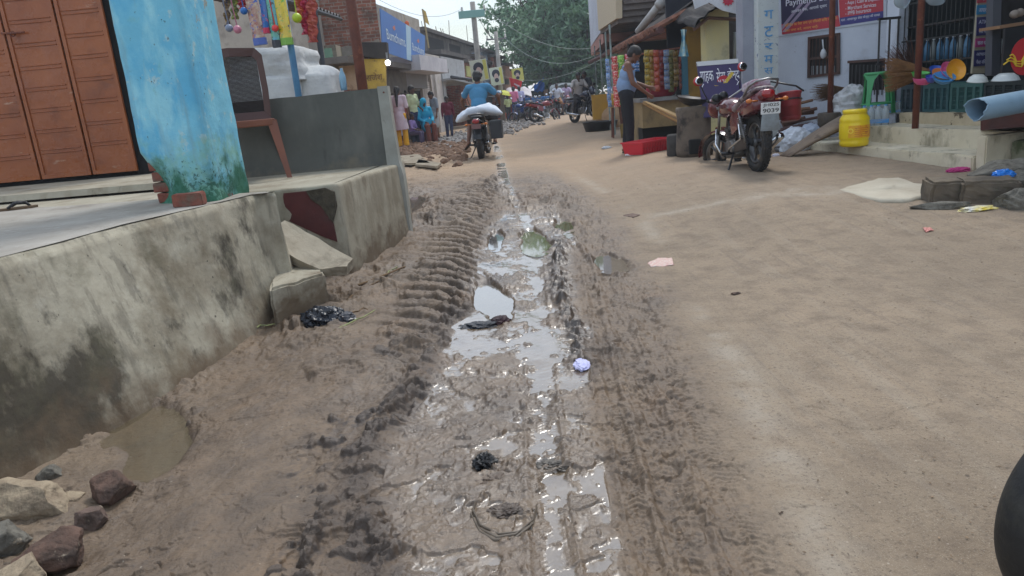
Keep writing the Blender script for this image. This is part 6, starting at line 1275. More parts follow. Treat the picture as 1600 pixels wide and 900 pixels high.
bagm = mat('white_plastic', S(206, 212, 220), S(180, 186, 196), scale=6, rough=.35, bump=.3, bscale=18)
q = G(1246, 236); single(crumple(q + Vector((.02, .15, 0)), (.24, .2, .22), 2), 'plastic_sack', bagm, 'crumpled white plastic sack on the ground before the firewood', 'sack', smooth=False)
q = P(1330, 174, 9.6); single(crumple(q + Vector((0, 0, -.02)), (.24, .2, .26), 4), 'plastic_sack', mat('grey_white_sack', S(190, 192, 194), S(160, 162, 164), scale=6, rough=.4, bump=.3, bscale=18), 'big grey-white sack slumped behind the brown post', 'sack')
q = P(1268, 212, 9.7); single(crumple(q, (.16, .15, .12), 6), 'plastic_sack', pc('blueish_bag', S(150, 160, 176), .35), 'small bluish bag on the scrap heap behind the white sack', 'sack')
rnd = random.Random(5)
for k in range(11):
    px = 1216 + rnd.uniform(0, 10); py = 172 + k * 3.2; a = P(px, py, 10.2 - rnd.random() * .3); b = a + Vector((rnd.uniform(.25, .5), rnd.uniform(-.1, .1), rnd.uniform(.0, .12)))
    mb = MB(); mb.tube([a, a.lerp(b, .5) + Vector((0, 0, rnd.uniform(-.01, .02))), b], [rnd.uniform(.02, .04)] * 3, 6).jitter(.006, 12)
    single(mb, 'firewood_stick', mat('fw%d' % k, S(120 - k * 3, 88 - k * 2, 66), rough=.9), ('topmost', 'second', 'third', 'fourth', 'fifth', 'sixth', 'seventh', 'eighth', 'ninth', 'tenth', 'lowest')[k] + ' split stick of the firewood stack at the foot of the scribbled pillar', 'firewood', 'stacked firewood sticks')
g = G(1262, 214); mb = MB()
mb.ell(g + Vector((.1, .5, .08)), (.75, .4, .24), 30, 14).jitter(.10, 4).jitter(.03, 15); single(mb, 'scrap_heap', mat('scrap_dark', S(64, 56, 50), S(44, 40, 40), scale=9, rough=.9, bump=.6, layers=(dict(c=S(110, 90, 74), s=8, lo=.58, hi=.64),)), 'dark heap of rags and scrap behind the log', 'heap', kind='stuff')
# old motor part near the rear wheel
q = G(1206, 243); em = thing('engine_part', 'greasy round engine part lying against the pillar right of the rear wheel', 'engine part', q + Vector((.02, .45, 0)), .2); gr_ = mat('greasy_metal', S(56, 56, 58), S(84, 82, 80), scale=12, rough=.5, metal=.4)
MB().box((0, .08, .16), (.34, .2, .26), bev=.03).jitter(.01, 9).build('housing', gr_, em); MB().lathe([(.001, 0), (.05, 0), (.05, .02), (.07, .03), (.09, .015), (.12, .015), (.12, .05), (.1, .06)], (0.0, -.03, .18), axis='y', n=28, cap=False, rot=Matrix.Rotation(math.pi, 3, 'Z')).build('drum', mat('drum_alloy', S(130, 130, 128), rough=.45, metal=.7), em, smooth=True)
MB().tube([(-.25, -.1, .05), (.2, -.15, .07), (.4, 0, .12)], .015, 6).build('bracket', M['steel'], em)
# pipe and stones at the right edge
pz = P(1524, 172, 5.7); pe = P(1690, 142, 6.1); bpm = mat('pale_blue_pvc', S(138, 166, 186), S(120, 148, 168), scale=3, rough=.45, layers=(dict(c=S(110, 116, 116), s=6, lo=.6, hi=.7, k=.5),))
d = (pe - pz).normalized(); u = d.cross(Vector((0, 0, 1))).normalized(); v = d.cross(u); mb = MB(); R0 = .088; nn = 40; outer = []; inner = []
for f in range(7):
    c = pz + (pe - pz) * f / 6; outer.append([c + (u * math.cos(6.2832 * j / nn) + v * math.sin(6.2832 * j / nn)) * R0 - (d * (.03 * mnoise.noise(Vector((j * .5, 0, 0))) + .025 * math.sin(j * .31)) if f == 0 else Vector()) for j in range(nn)]); inner.append([c + (q - c) * .93 for q in outer[-1]])
mb.rings(outer, cap=False); mb.rings(inner[:5], cap=False); mb.rings([outer[0], inner[0]], cap=False)
single(mb, 'plastic_pipe', bpm, 'pale blue broken plastic pipe jutting in from the right edge', 'pipe', smooth=True, fix=False)
mb = MB(); mb.hexa([P(1532, 204, 6.6), P(1700, 190, 5.6), P(1700, 190, 6.6) + Vector((.3, .6, 0)), P(1532, 204, 7.2), P(1532, 180, 6.6), P(1700, 160, 5.6), P(1700, 160, 6.6) + Vector((.3, .6, 0)), P(1532, 180, 7.2)]); single(mb, 'ledge', mat('maroon_ledge', S(84, 44, 38), S(62, 36, 32), scale=4, rough=.8), 'maroon painted ledge under the broken blue pipe', 'ledge')
# ================================================================== motorcycles
def wheel(t, x, r, w, name='wheel', parent_rot=None, hub_drum=True, kn=''):
    wob = bpy.data.objects.new(name, None)
    mb = MB(); mb.torus((0, 0, 0), r - w * .5, w * .5, 'y', 48, 12)
    # tread blocks
    tw = mb.build(name, M['rubber'], t, smooth=True); tw.location = (x, 0, r)
    mb = MB()
    for i in range(44):
        a = 2 * math.pi * i / 44
        for s in (-1, 1):
            for yy, rr in ((w * .14, r - .001), (w * .34, r - .012)):
                aa = a + (yy * 1.5) * s; mb.box((rr * math.cos(aa), s * yy, rr * math.sin(aa)), (.012, w * .15, .022), Matrix.Rotation(-aa, 3, 'Y'))
    mb.build('tread', M['rubber'], tw)
    rim = r - w
    mb = MB(); mb.lathe([(rim - .012, -w * .30), (rim + .008, -w * .32), (rim - .004, -w * .1), (rim - .004, w * .1), (rim + .008, w * .32), (rim - .012, w * .30), (rim - .016, 0), (rim - .012, -w * .30)], (0, 0, 0), 'y', 40, cap=False); mb.build('rim', M['steel'], tw, smooth=True)
    mb = MB()
    for i in range(6):
        a = i * math.pi / 3; u = Vector((math.cos(a), 0, math.sin(a))); mb.tube([u * .03, u * (rim - .008)], [.020, .012], 6)
    mb.lathe([(.001, -.05), (.035, -.05), (.055, -.03), (.055, .03), (.035, .05), (.001, .05)], (0, 0, 0), 'y', 20, cap=False); mb.build('hub', mat_alloy, tw, auto=40)
    return tw
mat_alloy = mat('alloy_dark', S(90, 92, 96), S(66, 64, 62), scale=12, rough=.4, metal=.6)
engm = mat('engine_alloy', S(128, 128, 128), S(90, 86, 82), scale=14, rough=.4, metal=.7)
blk = pc('bike_black', S(26, 27, 30), .35); sat = pc('seat_vinyl', S(30, 30, 33), .55, bump=.2, bscale=120)
def motorcycle(label, loc, rz, lean=0, steer=0, paint=None, seatm=None, group=None, plate=None, mirror=None, tail=True, name='motorcycle', fairing=True):
    t = thing(name, label, 'motorcycle', loc, group=group); t.rotation_mode = 'ZYX'; t.rotation_euler = (lean, 0, rz)
    paint = paint or pc('paint_black', S(24, 24, 30), .25, coat=.6); mirror = mirror or blk; seatm = seatm or sat
    rw = wheel(t, 0, .31, .10, 'rear_wheel'); WB = 1.27
    fwp = wheel(t, WB, .30, .075, 'front_wheel'); 
    # steering: rotate front end parts about the head axis
    head = Vector((.93, 0, .86)); ax = Vector((head.x - (WB + .02), 0, head.z - .30)).normalized(); Rm = Matrix.Rotation(steer, 3, ax)
    def st(v): return head + Rm @ (Vector(v) - head)
    fc = st((WB, 0, .30)); fwp.location = fc; fwp.rotation_mode = 'QUATERNION'; fwp.rotation_quaternion = Rm.to_quaternion()
    def B(mb, name, m, smooth=True, par=t, **k): return mb.build(name, m, par, smooth=smooth, **k)
    mb = MB()
    for s in (-1, 1): mb.tube([st((WB, s * .075, .30)), st((1.12, s * .075, .58))], .026, 10); mb.tube([st((1.12, s * .075, .58)), st((.95, s * .075, .90))], .017, 10)
    mb.box(st((.965, 0, .86)), (.07, .20, .03)); B(mb, 'fork', M['steel'])
    mb = MB(); k = 10; rr = []
    for i in range(k + 1):
        a = R(15 + 140 * i / k); c = Vector((WB + .345 * math.cos(a), 0, .30 + .345 * math.sin(a))); rr.append([st(c + Vector((0, y, -.012 * abs(y) / .05))) for y in (-.055, 0, .055)] + [st(c + Vector((-math.cos(a) * .012, y, -math.sin(a) * .012))) for y in (.055, -.055)])
    mb.rings(rr); B(mb, 'front_mudguard', paint, auto=50)
    mb = MB(); rr = []
    for i in range(k + 1):
        a = R(40 + 125 * i / k); rd_ = .36 + .02 * i / k; c = Vector((rd_ * math.cos(a), 0, .33 + rd_ * math.sin(a))); rr.append([c + Vector((0, y, -.02 * abs(y) / .07)) for y in (-.07, 0, .07)] + [c + Vector((-math.cos(a) * .012, y, -math.sin(a) * .012)) for y in (.07, -.07)])
    mb.rings(rr); B(mb, 'rear_mudguard', blk, auto=50)
    # frame, swing arm, shocks
    mb = MB(); mb.tube([(.92, 0, .84), (.80, 0, .50), (.72, 0, .26), (.40, 0, .24), (.30, 0, .40)], .022, 8); mb.tube([(.92, 0, .84), (.50, 0, .70), (.10, 0, .72), (-.22, 0, .76)], .025, 8)
    for s in (-1, 1): mb.tube([(0, s * .10, .31), (.42, s * .10, .34)], .020, 8); mb.tube([(.38, s * .10, .40), (.15, s * .12, .68)], .014, 8)
    B(mb, 'frame', blk)
    for s in (-1, 1):
        mb = MB(); a, b = Vector((.0, s * .135, .33)), Vector((.13, s * .135, .66)); mb.tube([a, b], .014, 8)
        for i in range(9): mb.torus(a.lerp(b, .25 + i * .07), .027, .006, 'z', 12, 5)
        B(mb, 'shock_absorber', M['steel'])
    # engine
    mb = MB(); mb.box((.56, 0, .33), (.36, .24, .20), bev=.03); mb.lathe([(.001, -.14), (.085, -.14), (.10, -.12), (.10, .12), (.085, .14), (.001, .14)], (.50, 0, .32), 'y', 24, cap=False); B(mb, 'crankcase', engm, auto=40)
    mb = MB()
    for i in range(8): mb.box((.68 + i * .006, 0, .42 + i * .022), (.15, .19, .010), Matrix.Rotation(R(-15), 3, 'Y'))
    mb.box((.71, 0, .50), (.10, .12, .20), Matrix.Rotation(R(-15), 3, 'Y')); B(mb, 'cylinder', engm, smooth=False)
    mb = MB(); mb.tube([(.76, -.04, .44), (.82, -.06, .34), (.74, -.10, .22), (.45, -.15, .20)], .020, 8); mb.tube([(.45, -.15, .20), (.25, -.17, .24), (-.18, -.18, .34)], [.025, .045, .042], 12); B(mb, 'exhaust', M['chrome'])
    mb = MB(); mb.box((.26, .0, .36), (.16, .10, .10)); mb.hexa([Vector(v) for v in ((.0, .11, .26), (.45, .11, .26), (.45, .125, .26), (.0, .125, .26), (.0, .11, .37), (.45, .11, .37), (.45, .125, .37), (.0, .125, .37))]); B(mb, 'chain_cover', blk, smooth=False)
    mb = MB()
    for s in (-1, 1): mb.tube([(.42, s * .12, .26), (.42, s * .26, .26)], .014, 8); mb.tube([(.40, s * .27, .262), (.40, s * .17, .262)], .020, 8)
    B(mb, 'footpeg', blk)
    mb = MB(); mb.tube([(.40, .14, .24), (.33, .23, .06), (.30, .27, -.0)], .012, 8); mb.box((.29, .285, .005), (.07, .06, .012)); B(mb, 'side_stand', blk)
    # tank
    def loft(sec, n=20, p=2.4):
        rr = []
        for (x, cz, hw, hh) in sec:
            ring = []
            for j in range(n):
                a = 2 * math.pi * j / n; ring.append(Vector((x, math.copysign(abs(math.cos(a)) ** (2 / p), math.cos(a)) * hw, cz + math.copysign(abs(math.sin(a)) ** (2 / p), math.sin(a)) * hh)))
            rr.append(ring)
        return MB().rings(rr)
    B(loft([(.46, .76, .06, .04), (.50, .78, .11, .07), (.62, .81, .135, .10), (.76, .83, .145, .115), (.86, .82, .12, .10), (.92, .80, .07, .06)]), 'fuel_tank', paint)
    B(loft([(-.30, .82, .09, .02), (-.26, .825, .12, .035), (-.05, .81, .135, .045), (.15, .79, .13, .045), (.30, .765, .12, .045), (.46, .76, .10, .05), (.50, .77, .05, .03)]), 'seat', seatm)
    B(loft([(-.40, .76, .04, .03), (-.36, .75, .08, .06), (-.15, .72, .125, .075), (.10, .69, .14, .08), (.28, .66, .13, .08), (.34, .64, .08, .05)], p=3), 'tail_panel', paint)
    for s in (-1, 1): mb = MB(); mb.prism([(.12, s * .125, .52), (.40, s * .125, .46), (.44, s * .125, .62), (.34, s * .125, .70), (.10, s * .125, .66)], (0, s * .015, 0)); B(mb, 'side_panel', paint, smooth=False)
    mb = MB(); mb.tube([(-.05, .14, .80), (-.25, .15, .86), (-.38, .11, .89), (-.41, 0, .90), (-.38, -.11, .89), (-.25, -.15, .86), (-.05, -.14, .80)], .012, 8); B(mb, 'grab_rail', M['steel'])
    # headlight fairing, clocks, bars
    if fairing:
        rr = []
        for (x, cz, hw, hh) in ((.98, .90, .07, .09), (1.02, .91, .12, .13), (1.09, .90, .12, .13), (1.15, .88, .085, .10), (1.17, .88, .07, .08)):
            rr.append([st((x, math.cos(2 * math.pi * j / 18) * hw, cz + math.sin(2 * math.pi * j / 18) * hh)) for j in range(18)])
        f_ = B(MB().rings(rr), 'headlight_fairing', paint); rr = [[st((1.171 + dx, math.cos(2 * math.pi * j / 18) * w_, .88 + math.sin(2 * math.pi * j / 18) * w_)) for j in range(18)] for dx, w_ in ((0, .062), (.012, .05), (.016, .01))]
        B(MB().rings(rr), 'headlight', pc('lens_%s' % id(t), S(210, 214, 220), .1), True, f_)
    mb = MB(); mb.tube([st((.80, .37, 1.00)), st((.88, .30, 1.00)), st((.97, .12, .95)), st((.97, -.12, .95)), st((.88, -.30, 1.00)), st((.80, -.37, 1.00))], .012, 8); hb = B(mb, 'handlebar', M['steel'])
    mb = MB()
    for s in (-1, 1): mb.tube([st((.795, s * .375, 1.0)), st((.865, s * .31, 1.0))], .019, 8)
    B(mb, 'grips', blk, True, hb)
    mb = MB(); mb.lathe([(.001, -.03), (.05, -.03), (.055, .02), (.001, .025)], st((.98, .06, 1.0)), 'x', 16, cap=False); mb.lathe([(.001, -.03), (.05, -.03), (.055, .02), (.001, .025)], st((.98, -.06, 1.0)), 'x', 16, cap=False); B(mb, 'instrument_cluster', blk)
    for s in (-1, 1):
        a, b = st((.90, s * .27, 1.01)), st((.86, s * .34, 1.22)); mp_ = B(MB().tube([a, a.lerp(b, .5) + Vector((.02, 0, 0)), b], .007, 6), 'mirror', blk)
        q = MB(); q.ell((0, 0, 0), (.028, .075, .055), 18, 12); q.v = [Rm @ v + b + Vector((0, s * .02, .03)) for v in q.v]; B(q, 'mirror_shell', mirror, True, mp_)
        q = MB(); q.ell((-.02, 0, 0), (.012, .065, .046), 18, 10); q.v = [Rm @ v + b + Vector((0, s * .02, .03)) for v in q.v]; B(q, 'mirror_glass', M['chrome'], True, mp_)
    mb = MB(); mb.ell((-.385, 0, .755), (.03, .07, .045), 16, 10); B(mb, 'tail_light', pc('tail_red_%s' % id(t), S(150, 20, 26), .2, coat=.6))
    for s in (-1, 1): q = MB(); q.tube([(-.33, s * .09, .70), (-.34, s * .17, .70)], .008, 6).ell((-.345, s * .19, .70), (.02, .032, .022), 12, 8); B(q, 'indicator', pc('amber_%s%d' % (id(t), s), S(196, 110, 40), .3))
    return t, st
mbred = pc('bike_red', S(112, 16, 28), .22, coat=.8, c2=S(70, 10, 18), scale=6)
pr, pf_ = G(1187, 268), G(1131, 254)
aim = math.atan2(pf_.y - pr.y, pf_.x - pr.x); print('red bike', pr, pf_, math.degrees(aim), (pf_ - pr).length)
redb, rst = motorcycle('red motorcycle leaning on its side stand, with a red bucket strapped to its rear', pr + Vector((0, 0, .0)), R(91), lean=R(-11), steer=R(30), paint=mbred, seatm=mat('seat_cover', S(70, 20, 30), S(170, 160, 168), scale=7, rough=.5, layers=(dict(c=S(40, 30, 40), s=10, lo=.55, hi=.6),)), mirror=pc('mirror_red', S(170, 30, 36), .3))
# plate, mudflap, bag and bucket
rl = lambda mb, name, m, **k: mb.build(name, m, redb, **k)
Mp = Matrix.Rotation(R(-14), 3, 'Y')
rl(MB().box((-.42, .0, .60), (.01, .20, .115), Mp, bev=.003), 'number_plate', pc('plate_white', S(214, 216, 216), .4)); pl = redb.children[-1]
pk_ = pc('plate_black', S(26, 26, 30), .5)
for sx, z, h in (('JH02S', .607, .04), ('9039', .555, .04)):
    cu = Vector((-.426 - (z - .60) * .25 * -1 - .004, .088, z)); 
    # built in bike space, then carried by the bike's own transform
    c0 = bpy.data.curves.new('t', 'FONT'); c0.body = sx; c0.offset = .012; tt_ = bpy.data.objects.new('t', c0); COL.objects.link(tt_); me = bpy.data.meshes.new_from_object(tt_.evaluated_get(bpy.context.evaluated_depsgraph_get())); bpy.data.objects.remove(tt_)
    xs = [v.co.x for v in me.vertices]; ys = [v.co.y for v in me.vertices]; W_ = .165; mb = MB(); n = Vector((-math.cos(R(14)), 0, math.sin(R(-14)) * -1)); upp = Mp @ Vector((0, 0, 1)); 
    for dx in (0, -.002): pass
    ctr = Vector((-.42, 0, .60)) + Mp @ Vector((-.0075, 0, 0))
    mb.add([ctr + Vector((0, W_ / 2 - (v.co.x - min(xs)) / (max(xs) - min(xs)) * W_, 0)) + upp * ((z - .597) + (v.co.y - min(ys)) / (max(ys) - min(ys)) * h) for v in me.vertices], [tuple(p.vertices) for p in me.polygons]); mb.build('lettering', pk_, pl, fix=False)
rl(MB().prism([(-.40, -.085, .545), (-.40, .085, .545), (-.36, .10, .38), (-.36, -.10, .38)], (-.008, 0, 0)).jitter(.004, 9), 'mud_flap', mat('flap_grey', S(140, 150, 156), S(110, 112, 112), scale=6, rough=.6))
rl(MB().box((-.06, 0, .90), (.30, .22, .10), bev=.03).jitter(.012, 8), 'strapped_bag', mat('bag_white_red', S(200, 202, 212), S(130, 44, 64), scale=5, rough=.6, layers=(dict(c=S(50, 60, 130), s=9, lo=.58, hi=.62),)))
bk = bpy.data.objects.new('strapped_bucket', None)
q = MB().lathe([(.001, 0), (.09, 0), (.105, .03), (.12, .27), (.128, .28), (.128, .295), (.115, .29), (.11, .04), (.001, .03)], (-.08, -.34, .50), n=30, cap=False); bo_ = q.build('bucket', mat('bucket_red', S(140, 42, 50), S(106, 32, 40), scale=4, rough=.4), redb, smooth=True)
MB().torus((-.08, -.34, .715), .121, .009, 'z', 30, 6).build('strap', blk, bo_, smooth=True)
MB().tube([(-.08, -.19, .82), (-.02, -.1, .93), (.05, .05, .93)], .012, 6).tube([(-.08, -.50, .80), (-.08, -.42, .86), (-.06, -.1, .95)], .010, 6).build('strap', blk, bo_, smooth=True)
mb = MB()
mb.tube([(.46, .17, .26), (.25, .23, .30), (-.05, .20, .36), (-.02, .20, .52)], .011, 6)
for s in (-1, 1): rl(MB().tube([(.92, s * .14, .60), (.80, s * .20, .42), (.74, s * .14, .24)], .014, 8), 'crash_guard', M['chrome'], smooth=True)
rl(mb, 'footrest_bracket', M['chrome'], smooth=True)
rl(MB().box((-.12, 0, .68), (.42, .30, .17), bev=.05), 'tail_cowl', pc('cowl_maroon', S(92, 18, 30), .25, coat=.6), auto=40)
# rider's machine, going away
pr = G(753, 249); ridb, _ = motorcycle('dark motorcycle ridden away down the road by a man in a blue shirt', pr, R(84), lean=R(1), steer=R(-6))
q = MB().rings([[Vector((-.16 + x, -.36 + y, z)) for x, y in ((-.14, -.11), (.14, -.11), (.14, .11), (-.14, .11))] for z in (.40, .42, .70, .74)]).jitter(.01, 8); q.build('side_can', pc('can_black', S(40, 44, 50), .45), ridb)
MB().box((-.40, 0, .66), (.01, .18, .09)).build('number_plate', pc('plate_dull', S(120, 90, 90), .5), ridb)
# the other parked bikes
ph = G(929, 205); motorcycle('black motorcycle parked at the kiosk with its front wheel towards the viewer', G(922, 192) + Vector((-.35, 1.2, 0)), R(-62), lean=R(-8), steer=R(25), paint=pc('blue_black', S(40, 46, 66), .25, coat=.6))
blp_ = pc('bike_blue', S(44, 70, 130), .3); mar = pc('bike_maroon', S(120, 26, 40), .3); 
bikes = [(836, 192, 40, mar, 'black motorcycle standing crosswise at the left end of the parked row'), (845, 187, 70, blp_, 'blue motorcycle second in the parked row before the tree'), (855, 184, 100, mar, 'maroon motorcycle with its tail turned to the road in the parked row'), (864, 182, 60, None, 'black motorcycle next to the maroon one in the parked row'), (826, 190, 120, blp_, 'blue motorcycle partly hidden behind the crowd at the stall'), (872, 181, 80, None, 'rightmost black motorcycle in the parked row, ridden by a man in white')]
first = None
for i, (px, py, rz, pt, lab) in enumerate(bikes):
    p = G(px, py); 
    if first is None: first, _ = motorcycle(lab, p, R(rz), lean=R(-8), steer=R(20), paint=pt, group='motorcycles parked in a row before the tree'); b = first
    else:
        b = dup(first); b.location = p; b.rotation_euler = (R(-8), 0, R(rz)); b['label'] = lab
        if pt is not mar:
            for ch in b.children:
                if ch.type == 'MESH' and ch.data.materials and ch.data.materials[0].name.startswith('bike_maroon'):
                    ch.data = ch.data.copy(); ch.data.materials[0] = pt or blk
# big black wheel standing at the lower right corner
cw = P(1748, 806, 1.40); Rw = .285
wt_ = thing('spare_wheel', 'black tyre cut off by the lower right corner of the photo', 'wheel', cw); wt_.rotation_euler = (0, R(5), R(8))
MB().torus((0, 0, 0), Rw - .045, .047, 'y', 96, 24, sx=1.25).build('tyre', mat('near_tyre', S(26, 27, 28), S(36, 36, 36), scale=6, rough=.6, bump=.4, bscale=30, layers=(dict(c=S(60, 58, 50), s=9, lo=.55, hi=.66, k=.5),)), wt_, smooth=True)
MB().lathe([(.001, -.02), (.19, -.02), (.20, 0), (.19, .02), (.001, .02)], (0, 0, 0), 'y', 40, cap=False).build('rim', blk, wt_, smooth=True)
MB().torus((0, -.052, 0), Rw - .062, .004, 'y', 72, 6).torus((0, -.056, 0), Rw - .04, .003, 'y', 72, 6).build('sidewall_ridge', M['rubber'], wt_, smooth=True)

# ================================================================== people
SK = {}
def skin(k='m'): 
    if k not in SK: SK[k] = pc('skin_' + k, {'m': S(122, 82, 62), 'd': S(92, 62, 50), 'l': S(160, 114, 90)}[k], .55, c2={'m': S(108, 72, 54), 'd': S(80, 54, 44), 'l': S(146, 102, 80)}[k], scale=6)
    return SK[k]
hairb = mat('hair_black', S(24, 22, 22), S(34, 30, 28), scale=40, rough=.6, bump=.6, bscale=140)
def capsule(mb, a, b, ra, rb, n=14, flat=1.0):
    a = Vector(a); b = Vector(b); pts = []; rs = []; d = b - a; L_ = max(d.length, 1e-4); d.normalize()
    for i in range(4): an = math.pi / 2 * (1 - i / 4); pts.append(a - d * ra * math.sin(an)); rs.append(max(ra * math.cos(an), .0008))
    pts += [a, a.lerp(b, .5), b]; rs += [ra, (ra + rb) / 2, rb]
    for i in range(1, 5): an = math.pi / 2 * i / 4; pts.append(b + d * rb * math.sin(an)); rs.append(max(rb * math.cos(an), .0008))
    mb.tube(pts, rs, n)
def fuse(mb, name, m, parent, vox=.012, smooth=4, wr=0, seed=0):
    me = bpy.data.meshes.new('tmp'); me.from_pydata([tuple(v) for v in mb.v], [], mb.f); o = bpy.data.objects.new('tmp', me); COL.objects.link(o)
    bm = bmesh.new(); bm.from_mesh(me); bmesh.ops.recalc_face_normals(bm, faces=bm.faces); bm.to_mesh(me); bm.free()
    r = o.modifiers.new('r', 'REMESH'); r.mode = 'VOXEL'; r.voxel_size = vox
    s = o.modifiers.new('s', 'SMOOTH'); s.factor = .5; s.iterations = smooth
    q = baked(o, name, m, parent)
    if wr:
        me = q.data; n = [v.normal.copy() for v in me.vertices]
        for v, nn in zip(me.vertices, n):
            f = (1 - abs(mnoise.noise(Vector((v.co.x * 7, v.co.y * 7, v.co.z * 4)) + Vector((seed, 0, 0))))) ; v.co += nn * wr * (f - .6 + .5 * mnoise.noise(v.co * 18))
    return q
def person(label, loc, rz, J=None, scale=1.0, top=S(90, 130, 170), bottom=S(40, 44, 60), sk='m', sleeve=.45, dress=None, shorts=False, hair='short', vox=.014, vest=False, feet='sandal', group=None, scarf=None, belly=0, parent_empty=None):
    """local space: faces +X, left is +Y. J overrides joints of the standing 1.70 m figure."""
    j = dict(pel=(0, 0, .95), wai=(0, 0, 1.08), che=(.0, 0, 1.28), nec=(.0, 0, 1.45), hea=(.02, 0, 1.585))
    for s, n in ((1, 'l'), (-1, 'r')):
        j['hip' + n] = (0, s * .085, .92); j['kne' + n] = (.02, s * .10, .49); j['ank' + n] = (-.02, s * .10, .085); j['sho' + n] = (0, s * .18, 1.41); j['elb' + n] = (-.02, s * .23, 1.13); j['wri' + n] = (.05, s * .24, .89); j['fwd' + n] = (0, 0, -1); j['toe' + n] = (1, 0, 0)
    if J: j.update(J)
    j = {k: Vector(v) for k, v in j.items()}
    t = thing('person', label, 'person', loc, rz, group); t.scale = (scale,) * 3
    b = MB(); hd = j['hea']; nk = j['nec']; hdir = (hd - nk).normalized(); face = Vector(J['face']).normalized() if J and 'face' in J else Vector((1, 0, 0)); face = (face - hdir * face.dot(hdir)).normalized(); side = hdir.cross(face)
    HR = Matrix((face, side, hdir)).transposed()
    capsule(b, nk - hdir * .02, hd - hdir * .04, .056, .052)
    b.ell(hd + hdir * .03, (.098, .076, .098), 18, 14, HR); b.ell(hd + HR @ Vector((.022, 0, -.045)), (.072, .056, .066), 16, 12, HR)
    capsule(b, hd + HR @ Vector((.088, 0, .012)), hd + HR @ Vector((.106, 0, -.026)), .008, .015, 10); b.ell(hd + HR @ Vector((.082, 0, -.092)), (.022, .024, .016), 10, 8, HR)
    b.ell(hd + HR @ Vector((.084, 0, -.062)), (.014, .026, .009), 10, 6, HR); b.ell(hd + HR @ Vector((.080, 0, .028)), (.016, .056, .010), 12, 6, HR)
    for s in (-1, 1): b.ell(hd + HR @ Vector((-.005, s * .078, -.008)), (.020, .010, .031), 10, 8, HR)
    che, wai, pel = j['che'], j['wai'], j['pel']; up_ = (nk - wai).normalized(); lat = (j['shol'] - j['shor']).normalized(); fr = lat.cross(up_).normalized(); TR = Matrix((fr, lat, up_)).transposed()
    b.ell(che, (.11, .165, .17), 18, 14, TR); b.ell(wai + fr * belly * .3, (.10 + belly, .135, .16), 18, 12, TR); b.ell(pel, (.115, .155, .13), 18, 12, TR)
    capsule(b, j['shol'] - lat * .02, j['shor'] + lat * .02, .058, .058); capsule(b, nk - up_ * .01, che + up_ * .10, .065, .11)
    for n, s in (('l', 1), ('r', -1)):
        capsule(b, j['sho' + n], j['elb' + n], .052, .040); capsule(b, j['elb' + n], j['wri' + n], .040, .026)
        capsule(b, j['hip' + n], j['kne' + n], .085, .055); k_, a_ = j['kne' + n], j['ank' + n]; capsule(b, k_, k_.lerp(a_, .35), .055, .056); capsule(b, k_.lerp(a_, .3), a_, .056, .036)
        f_ = j['toe' + n].normalized(); capsule(b, a_ + Vector((0, 0, -.035)) - f_ * .04, a_ + f_ * .15 + Vector((0, 0, -.055)), .036, .026)
        # hand: palm, four fingers, thumb
        w_ = j['wri' + n]; hd_ = (w_ - j['elb' + n]).normalized(); pn = hd_.cross(Vector((1, 0, 0)) if abs(hd_.x) < .8 else Vector((0, 0, 1))).normalized(); wd = hd_.cross(pn).normalized()
        curl = -pn if pn.dot(Vector((0, -s, 0))) < 0 else pn
        capsule(b, w_, w_ + hd_ * .05, .024, .024); pc_ = w_ + hd_ * .055
        for q in (-1, 0, 1): capsule(b, w_ + hd_ * .02 + wd * q * .016, pc_ + wd * q * .024 + hd_ * .02, .015, .014, 8)
        for q, L_ in ((-1.5, .055), (-.5, .068), (.5, .072), (1.5, .062)):
            r0 = pc_ + wd * q * .019 + hd_ * .025; r1 = r0 + hd_ * L_ * .5 + curl * .008; r2 = r1 + (hd_ * .6 + curl * .8).normalized() * L_ * .55; capsule(b, r0, r1, .0085, .008, 8); capsule(b, r1, r2, .008, .007, 8)
        tb = w_ + hd_ * .03 + wd * .028; capsule(b, tb, tb + (wd + hd_ * .9).normalized() * .04, .011, .010, 8); capsule(b, tb + (wd + hd_ * .9).normalized() * .04, tb + (wd * .3 + hd_ + curl * .5).normalized() * .07 + wd * .02, .010, .008, 8)
    fuse(b, 'body', skin(sk), t, vox)
    # eyes
    e = MB()
    for s in (-1, 1): e.ell(hd + HR @ Vector((.087, s * .030, .006)), (.008, .013, .007), 8, 6, HR)
    e.build('eyes', pc_eye, t, smooth=True)
    if hair:
        h = MB(); h.ell(hd + HR @ Vector((-.016, 0, .052)), (.106, .088, .092), 22, 16, HR); h.ell(hd + HR @ Vector((-.048, 0, .0)), (.072, .080, .085), 18, 12, HR)
        if hair == 'long': capsule(h, hd + HR @ Vector((-.09, 0, .0)), che - fr * .13 + up_ * .10, .052, .045); capsule(h, che - fr * .13 + up_ * .10, wai - fr * .14 + up_ * .10, .045, .02)
        fuse(h, 'hair', hairb, t, .010, 3, .006, 3)
    # clothes
    c = MB(); g = .016
    tm = mat('cloth_%d' % len(bpy.data.materials), top, tuple(v * .85 for v in top), scale=7, rough=.85, bump=.1, bscale=60)
    bmt = mat('cloth_%d' % len(bpy.data.materials), bottom, tuple(v * .82 for v in bottom), scale=6, rough=.85, bump=.1, bscale=60)
    hem = dress if dress else .0
